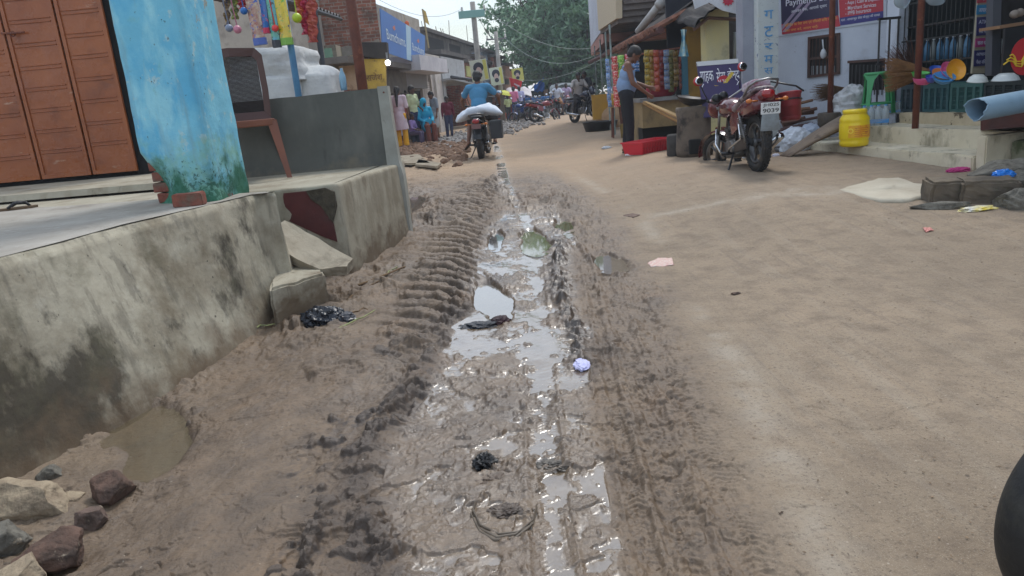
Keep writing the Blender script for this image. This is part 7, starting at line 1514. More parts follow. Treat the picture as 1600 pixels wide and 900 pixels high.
    if vest:
        c.ell(che - up_ * .03, (.125, .172, .15), 22, 16, TR); c.ell(wai + fr * belly * .3, (.118 + belly, .152, .18), 22, 14, TR)
        for s in (-1, 1): capsule(c, che + lat * s * .09 + up_ * .10 + fr * .085, nk + lat * s * .07 - up_ * .0, .022, .018, 8); capsule(c, che + lat * s * .09 + up_ * .08 - fr * .075, nk + lat * s * .07 - up_ * .0, .024, .018, 8)
    else:
        c.ell(che, (.128, .185, .185), 22, 16, TR); c.ell(wai, (.122, .158, .18), 22, 14, TR); c.ell(pel + up_ * .02, (.13, .168, .10), 22, 12, TR); capsule(c, j['shol'] - lat * .01, j['shor'] + lat * .01, .074, .074); capsule(c, nk - up_ * .03, che + up_ * .08, .070, .13)
        for n in 'lr':
            e_ = j['sho' + n].lerp(j['elb' + n], min(1, sleeve * 2)); capsule(c, j['sho' + n], e_, .072, .060 if sleeve <= .5 else .055)
            if sleeve > .5: capsule(c, j['elb' + n], j['elb' + n].lerp(j['wri' + n], (sleeve - .5) * 2), .055, .042)
        if dress:
            mid = (j['hipl'] + j['hipr']) / 2; kn = (j['knel'] + j['kner']) / 2; e_ = mid.lerp(kn, dress); c.tube([mid + up_ * .1, mid, e_], [.14, .17, .21], 22)
    fuse(c, 'shirt' if not dress else 'tunic', tm, t, vox, 3, .010, len(bpy.data.materials))
    c = MB(); c.ell(pel - up_ * .0, (.130, .166, .12), 20, 12, TR)
    for n in 'lr':
        capsule(c, j['hip' + n], j['kne' + n] if not shorts else j['hip' + n].lerp(j['kne' + n], .9), .103, .076 if not shorts else .10)
        if not shorts: capsule(c, j['kne' + n], j['ank' + n] + (j['kne' + n] - j['ank' + n]) * .06, .075, .062 if not dress else .085)
    fuse(c, 'shorts' if shorts else 'trousers', bmt, t, vox, 3, .008, 5)
    if scarf:
        c = MB(); c.ell(hd + HR @ Vector((-.012, 0, .03)), (.112, .098, .118), 20, 14, HR); capsule(c, hd + HR @ Vector((-.05, 0, -.05)), che - fr * .04, .10, .17); fuse(c, 'shawl', scarf, t, vox, 4, .012, 2)
    f_m = pc('sandal_%d' % len(bpy.data.materials), S(40, 34, 32), .7)
    for n in 'lr':
        f_ = j['toe' + n].normalized(); a_ = j['ank' + n]; q = a_ - f_ * .07 + Vector((0, 0, -.082)); s_ = f_.cross(Vector((0, 0, 1))); MB().rings([[q + f_ * L_ + s_ * w_ + Vector((0, 0, z)) for L_, w_ in ((0, -.03), (.12, -.036), (.24, -.03), (.26, 0), (.24, .03), (.12, .036), (0, .03))] for z in (0, .016)]).build('sandal', f_m, t)
    return t
pc_eye = pc('eye_dark', S(30, 24, 22), .2)
def at(px, py): p = G(px, py); return p
# man in the vest beside the kiosk
g = at(983, 239)
person('man in a pale blue vest and black trousers bending over sticks at the kiosk', g, R(-8), dict(nec=(.06, 0, 1.42), hea=(.15, 0, 1.53), che=(.03, 0, 1.26), face=(.8, 0, -.55), shol=(.04, .18, 1.38), shor=(.04, -.18, 1.38), elbl=(.12, .24, 1.12), elbr=(.10, -.23, 1.10), wril=(.36, .16, 1.02), wrir=(.32, -.16, .92), hipl=(-.01, .09, .92), kner=(.03, -.07, .48), knel=(.0, .09, .48), ankl=(-.04, .07, .085), ankr=(.02, -.06, .085)),
       .97, S(128, 154, 190), S(24, 26, 34), 'm', vest=True, vox=.009, belly=.045)
a, b = P(1009, 162, g.y - .02), P(1070, 192, g.y - .4); d = (b - a); wb = thing('wood_bundle', 'pale bundle of split sticks held by the man in the vest', 'sticks', a); rnd = random.Random(3)
for k in range(9):
    o = Vector((rnd.uniform(-.02, .02), rnd.uniform(-.05, .05), rnd.uniform(-.035, .035))); MB().tube([a + o - d * rnd.uniform(0, .06), a + d * .5 + o * 1.5, b + o * 2 + d * rnd.uniform(-.05, .08)], [.014, .017, .013], 6).jitter(.004, 20).build('stick', mat('stick%d' % k, S(190 - k * 4, 160 - k * 4, 108), rough=.85), wb, world=True)
# red crate, black can, stove, wok
c0, c1 = G(1004, 242), G(1052, 232); u = (c1 - c0); u.z = 0; L_ = u.length; u.normalize(); n = Vector((-u.y, u.x, 0)); rc = thing('plastic_crate', 'shallow red plastic crate on the ground at the feet of the man in the vest', 'crate', c0); mb = MB(); rings_ = []
for z, gx in ((0, 0), (.17, .03), (.17, .045), (.19, .045)): rings_.append([c0 + u * (-gx) + n * (-gx) + Vector((0, 0, z)), c0 + u * (L_ + gx) - n * gx + Vector((0, 0, z)), c0 + u * (L_ + gx) + n * (.34 + gx) + Vector((0, 0, z)), c0 - u * gx + n * (.34 + gx) + Vector((0, 0, z))])
for z, gx in ((.19, .02), (.02, -.012)): rings_.append([c0 + u * (-gx) + n * (-gx) + Vector((0, 0, z)), c0 + u * (L_ + gx) - n * gx + Vector((0, 0, z)), c0 + u * (L_ + gx) + n * (.34 + gx) + Vector((0, 0, z)), c0 - u * gx + n * (.34 + gx) + Vector((0, 0, z))])
mb.rings(rings_); mb.build('shell', pc('crate_red', S(200, 34, 52), .35), rc, world=True, fix=True)
mb = MB()
for k in range(12): q = c0 + u * (L_ * (k + .5) / 12) - n * .012; mb.tube([q + Vector((0, 0, .02)), q - n * .02 + Vector((0, 0, .16))], .006, 5)
mb.tube([c0 - n * .02 + Vector((0, 0, .09)), c1 * 1 - n * .02 + Vector((0, 0, .09 + c0.z - c1.z))], .005, 5); mb.build('ribs', pc('crate_rib', S(176, 26, 44), .4), rc, world=True)
g = G(1061, 244); sc_ = mat('sooty_can', S(44, 42, 42), S(66, 62, 58), scale=9, rough=.7); single(MB().lathe([(.001, 0), (.13, 0), (.14, .02), (.135, .12), (.14, .14), (.135, .28), (.12, .30), (.11, .30), (.10, .04), (.001, .04)], g + Vector((0, .12, 0)), n=24, cap=False).jitter(.006, 9), 'can', sc_, 'sooty round can on the ground between the red crate and the stove', 'can', smooth=True)
g = G(1088, 246); sv = thing('clay_stove', 'mud-plastered barrel stove with a black wok, left of the red motorcycle', 'stove', g + Vector((.05, .28, 0))); hS = .66
MB().lathe([(.001, 0), (.24, 0), (.25, .1), (.235, .3), (.22, .5), (.24, hS - .04), (.23, hS), (.16, hS), (.15, hS - .2), (.001, hS - .2)], n=30, cap=False).jitter(.02, 5).jitter(.008, 16).build('barrel', mat('mud_plaster', S(112, 100, 88), S(84, 74, 66), scale=4, rough=.95, bump=.5, layers=(dict(c=S(40, 36, 34), s=4, lo=.52, hi=.62, k=.8),)), sv, smooth=True)
MB().box((-.05, -.22, .14), (.16, .08, .2), bev=.02).build('fire_mouth', M['black'], sv)
for dx in (.3, .38): MB().box((dx, -.1, .18), (.04, .1, .36), bev=.01).jitter(.008, 8).build('prop', M['redbrick'], sv)
q = P(1080, 166, g.y + .2); wk = thing('wok', 'black iron wok tilted on the clay stove', 'wok', q); MB().lathe([(.001, 0), (.10, .02), (.17, .06), (.20, .11), (.205, .115), (.19, .11), (.10, .035), (.001, .015)], n=30, cap=False).build('pan', pc('iron_black', S(26, 26, 28), .5), wk, smooth=True)
for s in (-1, 1): MB().tube([(s * .2, -.03, .11), (s * .23, -.03, .14), (s * .23, .03, .14), (s * .2, .03, .11)], .006, 6).build('handle', pc('iron_h%d' % s, S(30, 30, 32), .5), wk)
wk.rotation_euler = (.1, .15, 0)
sv2 = G(1062, 215)
# rider
rp = ridb.location; fwdv = Vector((math.cos(R(84)), math.sin(R(84)), 0))
rider = person('man in a blue shirt riding the loaded motorcycle away, seen from behind', rp + fwdv * .36, R(84), dict(pel=(-.02, 0, .92), wai=(.0, 0, 1.06), che=(.05, 0, 1.25), nec=(.08, 0, 1.43), hea=(.11, 0, 1.56), shol=(.06, .19, 1.38), shor=(.06, -.19, 1.38), elbl=(.20, .36, 1.16), elbr=(.20, -.38, 1.18), wril=(.42, .37, 1.03), wrir=(.42, -.37, 1.04),
        hipl=(0, .10, .88), hipr=(0, -.10, .88), knel=(.36, .24, .74), kner=(.36, -.24, .74), ankl=(.10, .30, .33), ankr=(.14, -.24, .34), toel=(.7, .5, -.4), toer=(1, 0, 0)), 1.0, S(72, 134, 172), S(34, 34, 42), 'm', .30, shorts=True, vox=.010)
mb = MB(); rr = []
for i in range(25):
    f = i / 24 * 2 - 1; w = math.sqrt(max(.003, 1 - f ** 4)); ring = []
    for jx in range(20): an = jx / 20 * 6.283; ring.append(Vector((.0 + .19 * w * math.cos(an), f * .48, -.10 * f * f + .105 * w * math.sin(an))))
    rr.append(ring)
mb.rings(rr); mb.v = [v + mnoise.noise_vector(v * 4) * .045 + mnoise.noise_vector(v * 11) * .022 for v in mb.v]
sk_ = mb.build('grain_sack', mat('white_sack', S(208, 216, 226), S(188, 196, 208), scale=6, rough=.7, bump=.2, bscale=30), None, smooth=True); sk_.location = rp + fwdv * .02 + Vector((0, 0, .93)); sk_.rotation_euler = (0, R(0), R(84)); sk_.rotation_euler = (R(-6), 0, R(84)); tag(sk_, 'full white sack laid across the seat behind the rider', 'sack')
q = rp + fwdv * .1 + Vector((.36, 0, .42)); single(crumple(q, (.07, .09, .2), 12), 'plastic_bag', bagm, 'small white bag dangling right of the rear wheel below the black can', 'bag')
# people on the left
PL = [((617, 223), 70, dict(), 1.0, S(222, 192, 60), S(60, 60, 90), 'd', .6, None, False, 'short', 'man in yellow half hidden behind the woman in pale pink'),
      ((631, 232), 80, dict(wril=(.16, .2, 1.0)), 1.0, S(214, 196, 208), S(236, 176, 30), 'm', .45, .9, False, 'long', 'woman in a pale pink tunic and yellow trousers with a long black plait'),
      ((641, 222), -60, dict(), .98, S(184, 90, 100), S(50, 50, 64), 'd', .9, None, False, 'short', 'man in a dull red shirt behind the one in pale green'),
      ((652, 226), -30, dict(wril=(.22, .14, 1.02), elbl=(.02, .24, 1.12)), 1.02, S(196, 208, 166), S(34, 50, 86), 'd', .45, None, False, 'short', 'man in a pale green shirt and navy jeans standing at the shops'),
      ((684, 219), -150, dict(nec=(.03, 0, 1.44), hea=(.08, 0, 1.57), face=(.8, 0, -.4), kner=(.10, -.1, .5), ankr=(.12, -.1, .085)), .92, S(150, 160, 172), S(196, 198, 200), 'm', .45, None, True, 'short', 'boy in a grey shirt and pale shorts looking down'),
      ((704, 216), -80, dict(knel=(.12, .08, .5), ankl=(.02, .08, .12)), .80, S(110, 34, 56), S(60, 66, 96), 'd', .9, None, False, 'short', 'small boy in a maroon shirt and blue trousers walking on the rubble')]
for (pp_, rz, J, sc_, tc_, bc_, sk, sl_, dr, sh_, hr, lab) in PL:
    person(lab, at(*pp_), R(rz), J, sc_, tc_, bc_, sk, sl_, dr, sh_, hr, .016)
seat_J = dict(pel=(0, 0, .52), wai=(.02, 0, .66), che=(.04, 0, .86), nec=(.05, 0, 1.02), hea=(.07, 0, 1.16), shol=(.04, .18, .98), shor=(.04, -.18, .98), elbl=(.10, .22, .72), elbr=(.10, -.22, .72), wril=(.32, .12, .62), wrir=(.32, -.12, .62), hipl=(0, .09, .50), hipr=(0, -.09, .50), knel=(.42, .10, .50), kner=(.42, -.10, .50), ankl=(.40, .10, .085), ankr=(.40, -.10, .085))
g = at(667, 224); person('old person in a turquoise shawl sitting on a block', g, R(-60), seat_J, 1.05, S(30, 160, 200), S(120, 70, 60), 'd', .9, .8, False, None, .016, scarf=mat('turquoise', S(30, 164, 204), S(24, 140, 180), scale=6, rough=.8))
q = g + Vector((0, 0, 0)); single(MB().box(g + Vector((-.02, .05, .21)), (.5, .45, .42), bev=.02), 'seat_block', M['redbrick'], 'low red brick block under the seated person in turquoise', 'block')
g = at(645, 228); person('child in lilac crouching between the adults at the shops', g + Vector((0, .3, 0)), R(-20), seat_J, .72, S(150, 130, 190), S(90, 80, 110), 'd', .6)
# crowd at the far stall
far = [((796, 190), 90, S(196, 206, 150), S(60, 60, 60), 'child in a pale yellow shirt left of the far stall'), ((806, 189), 60, S(226, 130, 168), S(70, 90, 140), 'person in a pink shirt facing the far stall'), ((815, 187), 100, S(176, 176, 214), S(40, 50, 80), 'person in a lavender shirt facing the far stall'),
       ((787, 184), -60, S(120, 60, 60), S(50, 50, 60), 'person in dark red standing left behind the stall'), ((800, 180), -90, S(170, 30, 50), S(50, 50, 60), 'person in crimson behind the counter of the stall'), ((809, 179), -100, S(190, 190, 200), S(50, 50, 60), 'person in white behind the stall counter'), ((822, 180), -120, S(60, 80, 130), S(40, 40, 50), 'person in dark blue at the right of the stall'), ((783, 187), 70, S(90, 80, 90), S(44, 44, 60), 'person in grey-brown at the very left of the crowd')]
for pp_, rz, tc_, bc_, lab in far: person(lab, at(*pp_), R(rz), dict(wril=(.25, .15, 1.05)), .98 if 'child' not in lab else .75, tc_, bc_, 'd', .45, None, False, 'short', .022, group='people gathered at the far stall')
rideJ = dict(pel=(-.02, 0, .90), wai=(.0, 0, 1.04), che=(.04, 0, 1.23), nec=(.06, 0, 1.41), hea=(.09, 0, 1.54), shol=(.05, .18, 1.37), shor=(.05, -.18, 1.37), elbl=(.18, .28, 1.16), elbr=(.18, -.28, 1.16), wril=(.40, .34, 1.03), wrir=(.40, -.34, 1.03), hipl=(0, .10, .88), hipr=(0, -.10, .88), knel=(.34, .22, .66), kner=(.34, -.22, .66), ankl=(.12, .24, .25), ankr=(.12, -.24, .25))
p = G(872, 181); d_ = Vector((math.cos(R(80)), math.sin(R(80)), 0)); person('man in a white checked shirt sitting on the rightmost parked motorcycle', p + d_ * .35, R(-100), rideJ, 1.0, S(200, 206, 220), S(150, 110, 80), 'd', .45, None, True, 'short', .02)
p = G(887, 178); b = dup(first); b.location = p; b.rotation_euler = (0, 0, R(-95)); b['label'] = 'motorcycle coming towards the viewer before the white canopy'; d_ = Vector((math.cos(R(-95)), math.sin(R(-95)), 0)); b['group'] = 'motorcycles far down the street'
person('rider in a lilac shirt coming towards the viewer before the white canopy', p + d_ * .35, R(-95), rideJ, 1.0, S(180, 160, 190), S(110, 104, 130), 'd', .45, None, False, 'short', .02)
p = G(914, 192); person('man in a pale shirt sitting behind the black motorcycle at the kiosk', p + Vector((-.05, .9, .05)), R(-80), rideJ, .95, S(186, 180, 176), S(50, 44, 44), 'd', .45, None, False, 'short', .018)
p = G(924, 190); person('man in a black shirt beside the one in the pale shirt at the kiosk', p + Vector((.05, 1.4, .1)), R(-120), rideJ, .95, S(34, 36, 44), S(40, 40, 50), 'd', .45, None, False, 'short', .018)

# ================================================================== far stalls, vehicle, house, tree
fs = thing('market_stall', 'far food stall under a dirty white tarpaulin', 'stall', G(812, 182)); y = 42
mb = MB(); c = [P(791, 139, y), P(829, 137, y), P(831, 148, y - 1.5), P(796, 156, y - 1.5)]; mb.grid(lambda u, v: c[0].lerp(c[1], u).lerp(c[3].lerp(c[2], u), v) + Vector((0, 0, .08 * math.sin(u * 11))), 16, 6); k = len(mb.v); mb.v += [v + Vector((0, 0, -.05)) for v in mb.v]; mb.f += [tuple(i + k for i in f) for f in list(mb.f)]; mb.build('tarpaulin', mat('dirty_white_tarp', S(196, 190, 190), S(170, 160, 160), scale=1, rough=.8), fs, world=True)
for px in (795, 812, 829): q = P(px, 150, y - 1.4); MB().tube([Vector((q.x, q.y, .05)), q], .035, 6).build('post', M['rust'], fs, world=True)
q = P(812, 172, y - 1); MB().box(q + Vector((0, 0, -.1)), (1.5, .6, .8), bev=.02).build('counter', mat('stall_red', S(150, 60, 60), S(110, 60, 60), scale=3, rough=.7), fs, world=True)
q = P(788, 148, 38); um = thing('umbrella', 'yellow-green umbrella tilted beside the far stall', 'umbrella', q); MB().lathe([(.55, -.02), (.42, .10), (.24, .18), (.01, .22), (.24, .16), (.42, .08)], n=16, cap=False).build('canopy', mat('umb_yellow', S(190, 190, 70), rough=.7), um, smooth=False); MB().tube([(0, 0, .2), (0, 0, -1.3)], .02, 6).build('stick', M['steel'], um); um.rotation_euler = (0, .25, 0)
tk = thing('cart', 'blue-sided cart behind the parked motorcycles', 'cart', G(842, 180) + Vector((0, 3, 0))); q = P(842, 160, 43); MB().box(q, (2.0, .9, .62), bev=.03).build('body', mat('cart_blue', S(50, 110, 170), S(40, 90, 150), scale=2, rough=.5), tk, world=True)
for dx in (-.7, .7): 
    w = MB().torus((q.x + dx, q.y - .5, .42), .27, .05, 'y', 24, 8).build('wheel', M['rubber'], tk, world=True, smooth=True)
    MB().tube([(q.x + dx, q.y - .5, .42), (q.x + dx, q.y + .3, .42)], .05, 8).build('axle', blk, w, world=True)
er = thing('covered_rickshaw', 'white canopied three-wheeler facing down the street beneath the tree', 'rickshaw', G(886, 176) + Vector((.1, 2.5, 0)), -.05); wc = mat('white_canopy', S(206, 214, 216), S(186, 196, 200), scale=2, rough=.6)
mb = MB(); rr = []
for x in (-.85, .85): pass
mb.rings([[Vector((a * w, y_, z)) for a, z in ((-1, .9), (-1, 1.55), (-.85, 1.72), (0, 1.80), (.85, 1.72), (1, 1.55), (1, .9), (.93, .9), (.93, 1.5), (0, 1.7), (-.93, 1.5), (-.93, .9))] for y_, w in ((-.1, .82), (.6, .85), (1.7, .82))]); mb.build('canopy', wc, er)
MB().box((0, 1.68, 1.2), (1.6, .04, .9)).build('back_panel', wc, er); MB().box((0, .8, .55), (1.5, 1.6, .4), bev=.05).build('body', mat('rick_body', S(190, 196, 200), rough=.5), er); MB().box((.45, -.02, .62), (.6, .02, .35)).build('side_box', wc, er)
for x, y_ in ((-.65, 1.4), (.65, 1.4), (0, -.6)): MB().torus((x, y_, .24), .2, .045, 'x', 24, 8).build('wheel', M['rubber'], er, smooth=True)
MB().tube([(0, -.6, .24), (0, -.45, .9), (0, -.2, 1.0)], .025, 8).tube([(-.3, -.2, 1.0), (.3, -.2, 1.0)], .015, 6).build('steering_fork', M['steel'], er)
hb_ = thing('house', 'low peach house with a barred window behind the parked motorcycles', 'house', P(830, 170, 56)); pch = mat('peach_wall', S(196, 156, 128), S(176, 140, 116), scale=1, rough=.85)
a, b = P(795, 170, 56), P(860, 150, 56); MB().hexa([Vector(v) for v in ((a.x, 56, 0), (b.x, 56, 0), (b.x, 60, 0), (a.x, 60, 0), (a.x, 56, b.z + .5), (b.x, 56, b.z + .5), (b.x, 60, b.z + .5), (a.x, 60, b.z + .5))]).build('wall', pch, hb_, world=True)
w_ = MB().box(P(837, 158, 55.95), (1.3, .06, 1.5)); w_.build('window', M['dark'], hb_, world=True)
for nm, pts, yb3 in (('blue tarpaulin sheet strung in front of the tree', [(834, 134), (850, 122), (851, 142), (835, 144)], 52), ('smaller blue tarpaulin scrap left of the larger sheet', [(815, 140), (824, 137), (824, 146), (816, 147)], 52)):
    mb = MB(); c = [P(a, b, yb3) for a, b in pts]; mb.grid(lambda u, v: c[0].lerp(c[1], u).lerp(c[3].lerp(c[2], u), v) + Vector((0, .15 * math.sin(u * 8 + v * 5), .05 * math.sin(u * 15))), 14, 8); k = len(mb.v); mb.v += [v + Vector((0, .04, 0)) for v in mb.v]; mb.f += [tuple(i + k for i in f) for f in list(mb.f)]; single(mb, 'tarpaulin_sheet', pc('tarp_blue%d' % pts[0][0], S(20, 110, 200), .5), nm, 'tarpaulin')
leafm = {}
def tree(label, base, trunk_r, h0, clumps, crown, leaf, seed, cols, name='broadleaf_tree', n_leaf=34):
    rnd = np.random.RandomState(seed); t = thing(name, label, 'tree', base); bx, by, bz = base; mb = MB(); cx, cy, cz, rx, ry, rz_ = crown
    top = Vector((cx, cy, cz + rz_ * .3)); b0 = Vector(base); mid = b0.lerp(top, .4) + Vector((.2, 0, 0)); mb.tube([b0 - Vector((0, 0, .2)), b0 + Vector((0, 0, .3)), mid, top], [trunk_r * 1.5, trunk_r, trunk_r * .7, trunk_r * .15], 12)
    C = []
    while len(C) < clumps:
        v = rnd.uniform(-1, 1, 3); d = np.linalg.norm(v)
        if d > 1 or d < .25: continue
        lob = .72 + .45 * mnoise.noise(Vector(v / d) * 1.8 + Vector((seed, 0, 0)))
        if d > lob + .12: continue
        C.append((cx + v[0] * rx, cy + v[1] * ry, cz + v[2] * rz_))
    C = np.array(C)
    for i in range(0, clumps, max(1, clumps // 60)):
        e = Vector(C[i]); s_ = b0.lerp(top, rnd.uniform(.25, .7)); mb.tube([s_, s_.lerp(e, .5) + Vector((0, 0, .3)), e], [trunk_r * .28, trunk_r * .14, .02], 6)
    mb.build('trunk', mat('bark%d' % seed, S(96, 82, 68), S(66, 56, 48), scale=4, rough=.95, bump=.6, bscale=12), t, world=True, smooth=True)
    n = clumps * n_leaf; cc = np.repeat(C, n_leaf, 0); cs_ = np.repeat(rnd.uniform(.35, .9, clumps), n_leaf)[:, None]; off = rnd.normal(0, .5, (n, 3)); off /= np.maximum(1, np.linalg.norm(off, axis=1))[:, None]; c = cc + off * cs_ * np.array([1.15, 1.15, .8]) * (rx / 6) ** .3
    u = rnd.normal(0, 1, (n, 3)); u /= np.linalg.norm(u, axis=1)[:, None]; w = rnd.normal(0, 1, (n, 3)) ; w[:, 2] += .2; w -= u * (w * u).sum(1)[:, None]; w /= np.linalg.norm(w, axis=1)[:, None]; sz = leaf * rnd.uniform(.6, 1.3, (n, 1))
    v = np.stack([c - u * sz, c - w * sz * .45, c + u * sz, c + w * sz * .45], 1).reshape(-1, 3) - np.array(base); me = bpy.data.meshes.new('crown'); me.vertices.add(len(v)); me.vertices.foreach_set('co', v.ravel()); idx = np.arange(n * 4, dtype=np.int32); me.loops.add(n * 4); me.loops.foreach_set('vertex_index', idx); me.polygons.add(n); me.polygons.foreach_set('loop_start', idx[::4].copy()); me.polygons.foreach_set('loop_total', np.full(n, 4, np.int32)); me.update()
    a = me.attributes.new('tone', 'FLOAT', 'POINT'); a.data.foreach_set('value', np.repeat(np.clip(np.repeat(rnd.uniform(0, 1, clumps), n_leaf) * .6 + rnd.uniform(0, .4, n), 0, 1), 4).astype(np.float32))
    m = bpy.data.materials.new('leaves%d' % seed); m.use_nodes = True; N = m.node_tree.nodes; K = m.node_tree.links.new; bs = N['Principled BSDF']; at_ = N.new('ShaderNodeAttribute'); at_.attribute_name = 'tone'; cr2 = N.new('ShaderNodeValToRGB'); cr2.color_ramp.elements[0].color = c4(cols[0]); cr2.color_ramp.elements[1].color = c4(cols[2]); e = cr2.color_ramp.elements.new(.5); e.color = c4(cols[1]); K(at_.outputs['Fac'], cr2.inputs[0]); K(cr2.outputs[0], bs.inputs['Base Color']); bs.inputs['Roughness'].default_value = .45
    tr = N.new('ShaderNodeBsdfTranslucent'); K(cr2.outputs[0], tr.inputs[0]); ms = N.new('ShaderNodeMixShader'); ms.inputs[0].default_value = .35; K(bs.outputs[0], ms.inputs[1]); K(tr.outputs[0], ms.inputs[2]); K(ms.outputs[0], N['Material Output'].inputs[0])
    me.materials.append(m); o = bpy.data.objects.new('crown', me); COL.objects.link(o); o.parent = t; return t
gcol = (S(84, 118, 94), S(122, 158, 122), S(172, 200, 162))
c = P(865, 60, 55); b = G(858, 178)
tree('great leafy tree closing the end of the street', (P(862, 150, 55).x, 55, .1),   .45, 2, 620, (c.x + .2, 55, 7.2, 5.3, 5.5, 5.6), .20, 11, gcol, n_leaf=30)
c = P(905, 90, 50); tree('darker lower tree at the right of the great one, above the white canopy', (c.x + .5, 50, .1), .3, 2, 380, (c.x + .4, 50, 4.2, 3.2, 3.4, 3.2), .19, 12, (S(60, 92, 72), S(84, 118, 88), S(124, 156, 116)), n_leaf=44)
c = P(850, 100, 62); tree('dim tree standing behind the great one', (c.x - 1, 64, .1), .3, 2, 260, (c.x + 1.5, 64, 4.5, 6.5, 3, 4.2), .26, 13, (S(60, 90, 72), S(80, 112, 84), S(112, 142, 108)), n_leaf=44)
# ================================================================== stones, litter, rubble
def rock(c, r, seed, m, label, group=None, flat=.8, name='stone', cat='stone', rz=0):
    rnd = random.Random(seed); bm = bmesh.new(); bmesh.ops.create_icosphere(bm, subdivisions=5, radius=1)
    planes = [(Vector((rnd.gauss(0, 1), rnd.gauss(0, 1), rnd.gauss(0, .8))).normalized(), rnd.uniform(.52, .80)) for _ in range(18)]
    for v in bm.verts:
        d = v.co.normalized()
        for n, h in planes:
            q = v.co.dot(n)
            if q > h: v.co -= n * (q - h)
        o = Vector((seed * 2.3, 0, 0)); v.co += d * (mnoise.noise(v.co * 2.2 + o) * .08 + mnoise.noise(v.co * 7 + o) * .035 + mnoise.noise(v.co * 19 + o) * .018)
        v.co = Vector((v.co.x * r[0], v.co.y * r[1], v.co.z * r[2]))
    bm.verts.index_update(); mb = MB(); mb.add([v.co.copy() for v in bm.verts], [[v.index for v in f.verts] for f in bm.faces]); bm.free()
    o = mb.build(name, m, None, smooth=True); o.location = (c[0], c[1], c[2] + r[2] * .62); o.rotation_euler = (0, 0, rz); return tag(o, label, cat, group)
def stm(n, a, b, **k): return mat(n, a, b, scale=14, rough=.92, bump=.9, bscale=60, layers=(dict(c=tuple(v * .55 for v in b), s=18, lo=.54, hi=.66, k=.8), dict(c=S(166, 152, 132), s=22, lo=.62, hi=.68, k=.6)), **k)
tanst, redst, grst, dkst = stm('tan_stone', S(164, 148, 124), S(134, 118, 98)), stm('laterite', S(104, 80, 68), S(72, 58, 50)), stm('grey_stone', S(120, 116, 106), S(90, 86, 78)), stm('umber_stone', S(112, 92, 82), S(84, 70, 62))
for (px, py, r, sd, m, lab) in ((42, 792, (.17, .11, .075), 1, tanst, 'large pale tan stone at the corner of the near plinth'), (175, 768, (.078, .062, .058), 2, redst, 'dark reddish stone farthest right in the lower left pile'), (143, 806, (.055, .05, .045), 3, dkst, 'small umber stone below the dark reddish one'),
        (80, 872, (.105, .085, .068), 4, redst, 'blocky pink-brown stone in the middle of the lower left pile'), (2, 850, (.085, .07, .065), 5, grst, 'grey stone with a pale top at the left edge'), (28, 910, (.11, .08, .06), 6, tanst, 'khaki stone at the bottom left corner'), (74, 735, (.05, .04, .03), 7, grst, 'little grey stone touching the foot of the plinth'), (110, 772, (.05, .045, .028), 8, tanst, 'small pale flat stone between the tan and reddish stones')):
    p = PZ(px, py, -.02); rock((p.x, p.y, gz(p.x, p.y) - .012), tuple(v * 1.22 for v in r), sd, m, lab)
for (px, py, r, sd, m, lab) in ((1556, 288, (.36, .2, .16), 21, grst, 'big angular grey stone at the right edge below the steps'), (1604, 292, (.22, .2, .13), 22, grst, 'smooth grey-green stone at the right edge'), (1602, 324, (.26, .18, .13), 26, grst, 'lowest stone at the right edge'),
        (1470, 326, (.29, .06, .05), 23, grst, 'long rounded grey stone lying before the square blocks')):
    p = G(px, py); rock((p.x, p.y, p.z - .02), r, sd, m, lab, rz=-.35 if sd == 23 else 0)
blkm = mat('block_stone', S(112, 100, 84), S(84, 76, 66), scale=5, rough=.9, bump=.6, bscale=30, layers=(dict(c=S(66, 76, 48), s=6, lo=.6, hi=.7, k=.6),))
for (px, py, d, rz, sd, lab) in ((1497, 318, (.34, .22, .2), -.15, 3, 'square brown stone block with a broken face, left of the two'), (1555, 318, (.40, .24, .2), -.25, 4, 'square brown stone block under the blue scrap, right of the two')):
    p = G(px, py); o = rough_box(d, .012, sd, .02, 5).build('stone_block', blkm, None); o.location = (p.x, p.y + .12, p.z + d[2] / 2 - .02); o.rotation_euler = (.05, .04, rz); tag(o, lab, 'stone block')
# dark mossy bank at the right edge
mb = MB(); g = G(1590, 262); mos = mat('mossy_dark', S(52, 50, 42), S(34, 34, 30), scale=5, rough=.95, bump=.8, bscale=16, layers=(dict(c=S(54, 84, 36), s=2.5, lo=.54, hi=.64),))
mb.grid(lambda u, v: Vector((SF.pt(Ls + .18 + u * 1.6, 0, -.2 - v * .95).x, SF.pt(Ls + .18 + u * 1.6, 0, -.2 - v * .95).y, .08 + .62 * sm(0, .9, v))) + mnoise.noise_vector(Vector((u * 4, v * 5, 0))) * .16 + mnoise.noise_vector(Vector((u * 14, v * 15, 3))) * .05, 60, 40)
single(mb, 'rubble_bank', mos, 'dark mossy rubble bank between the steps and the right edge', 'rubble', kind='stuff')
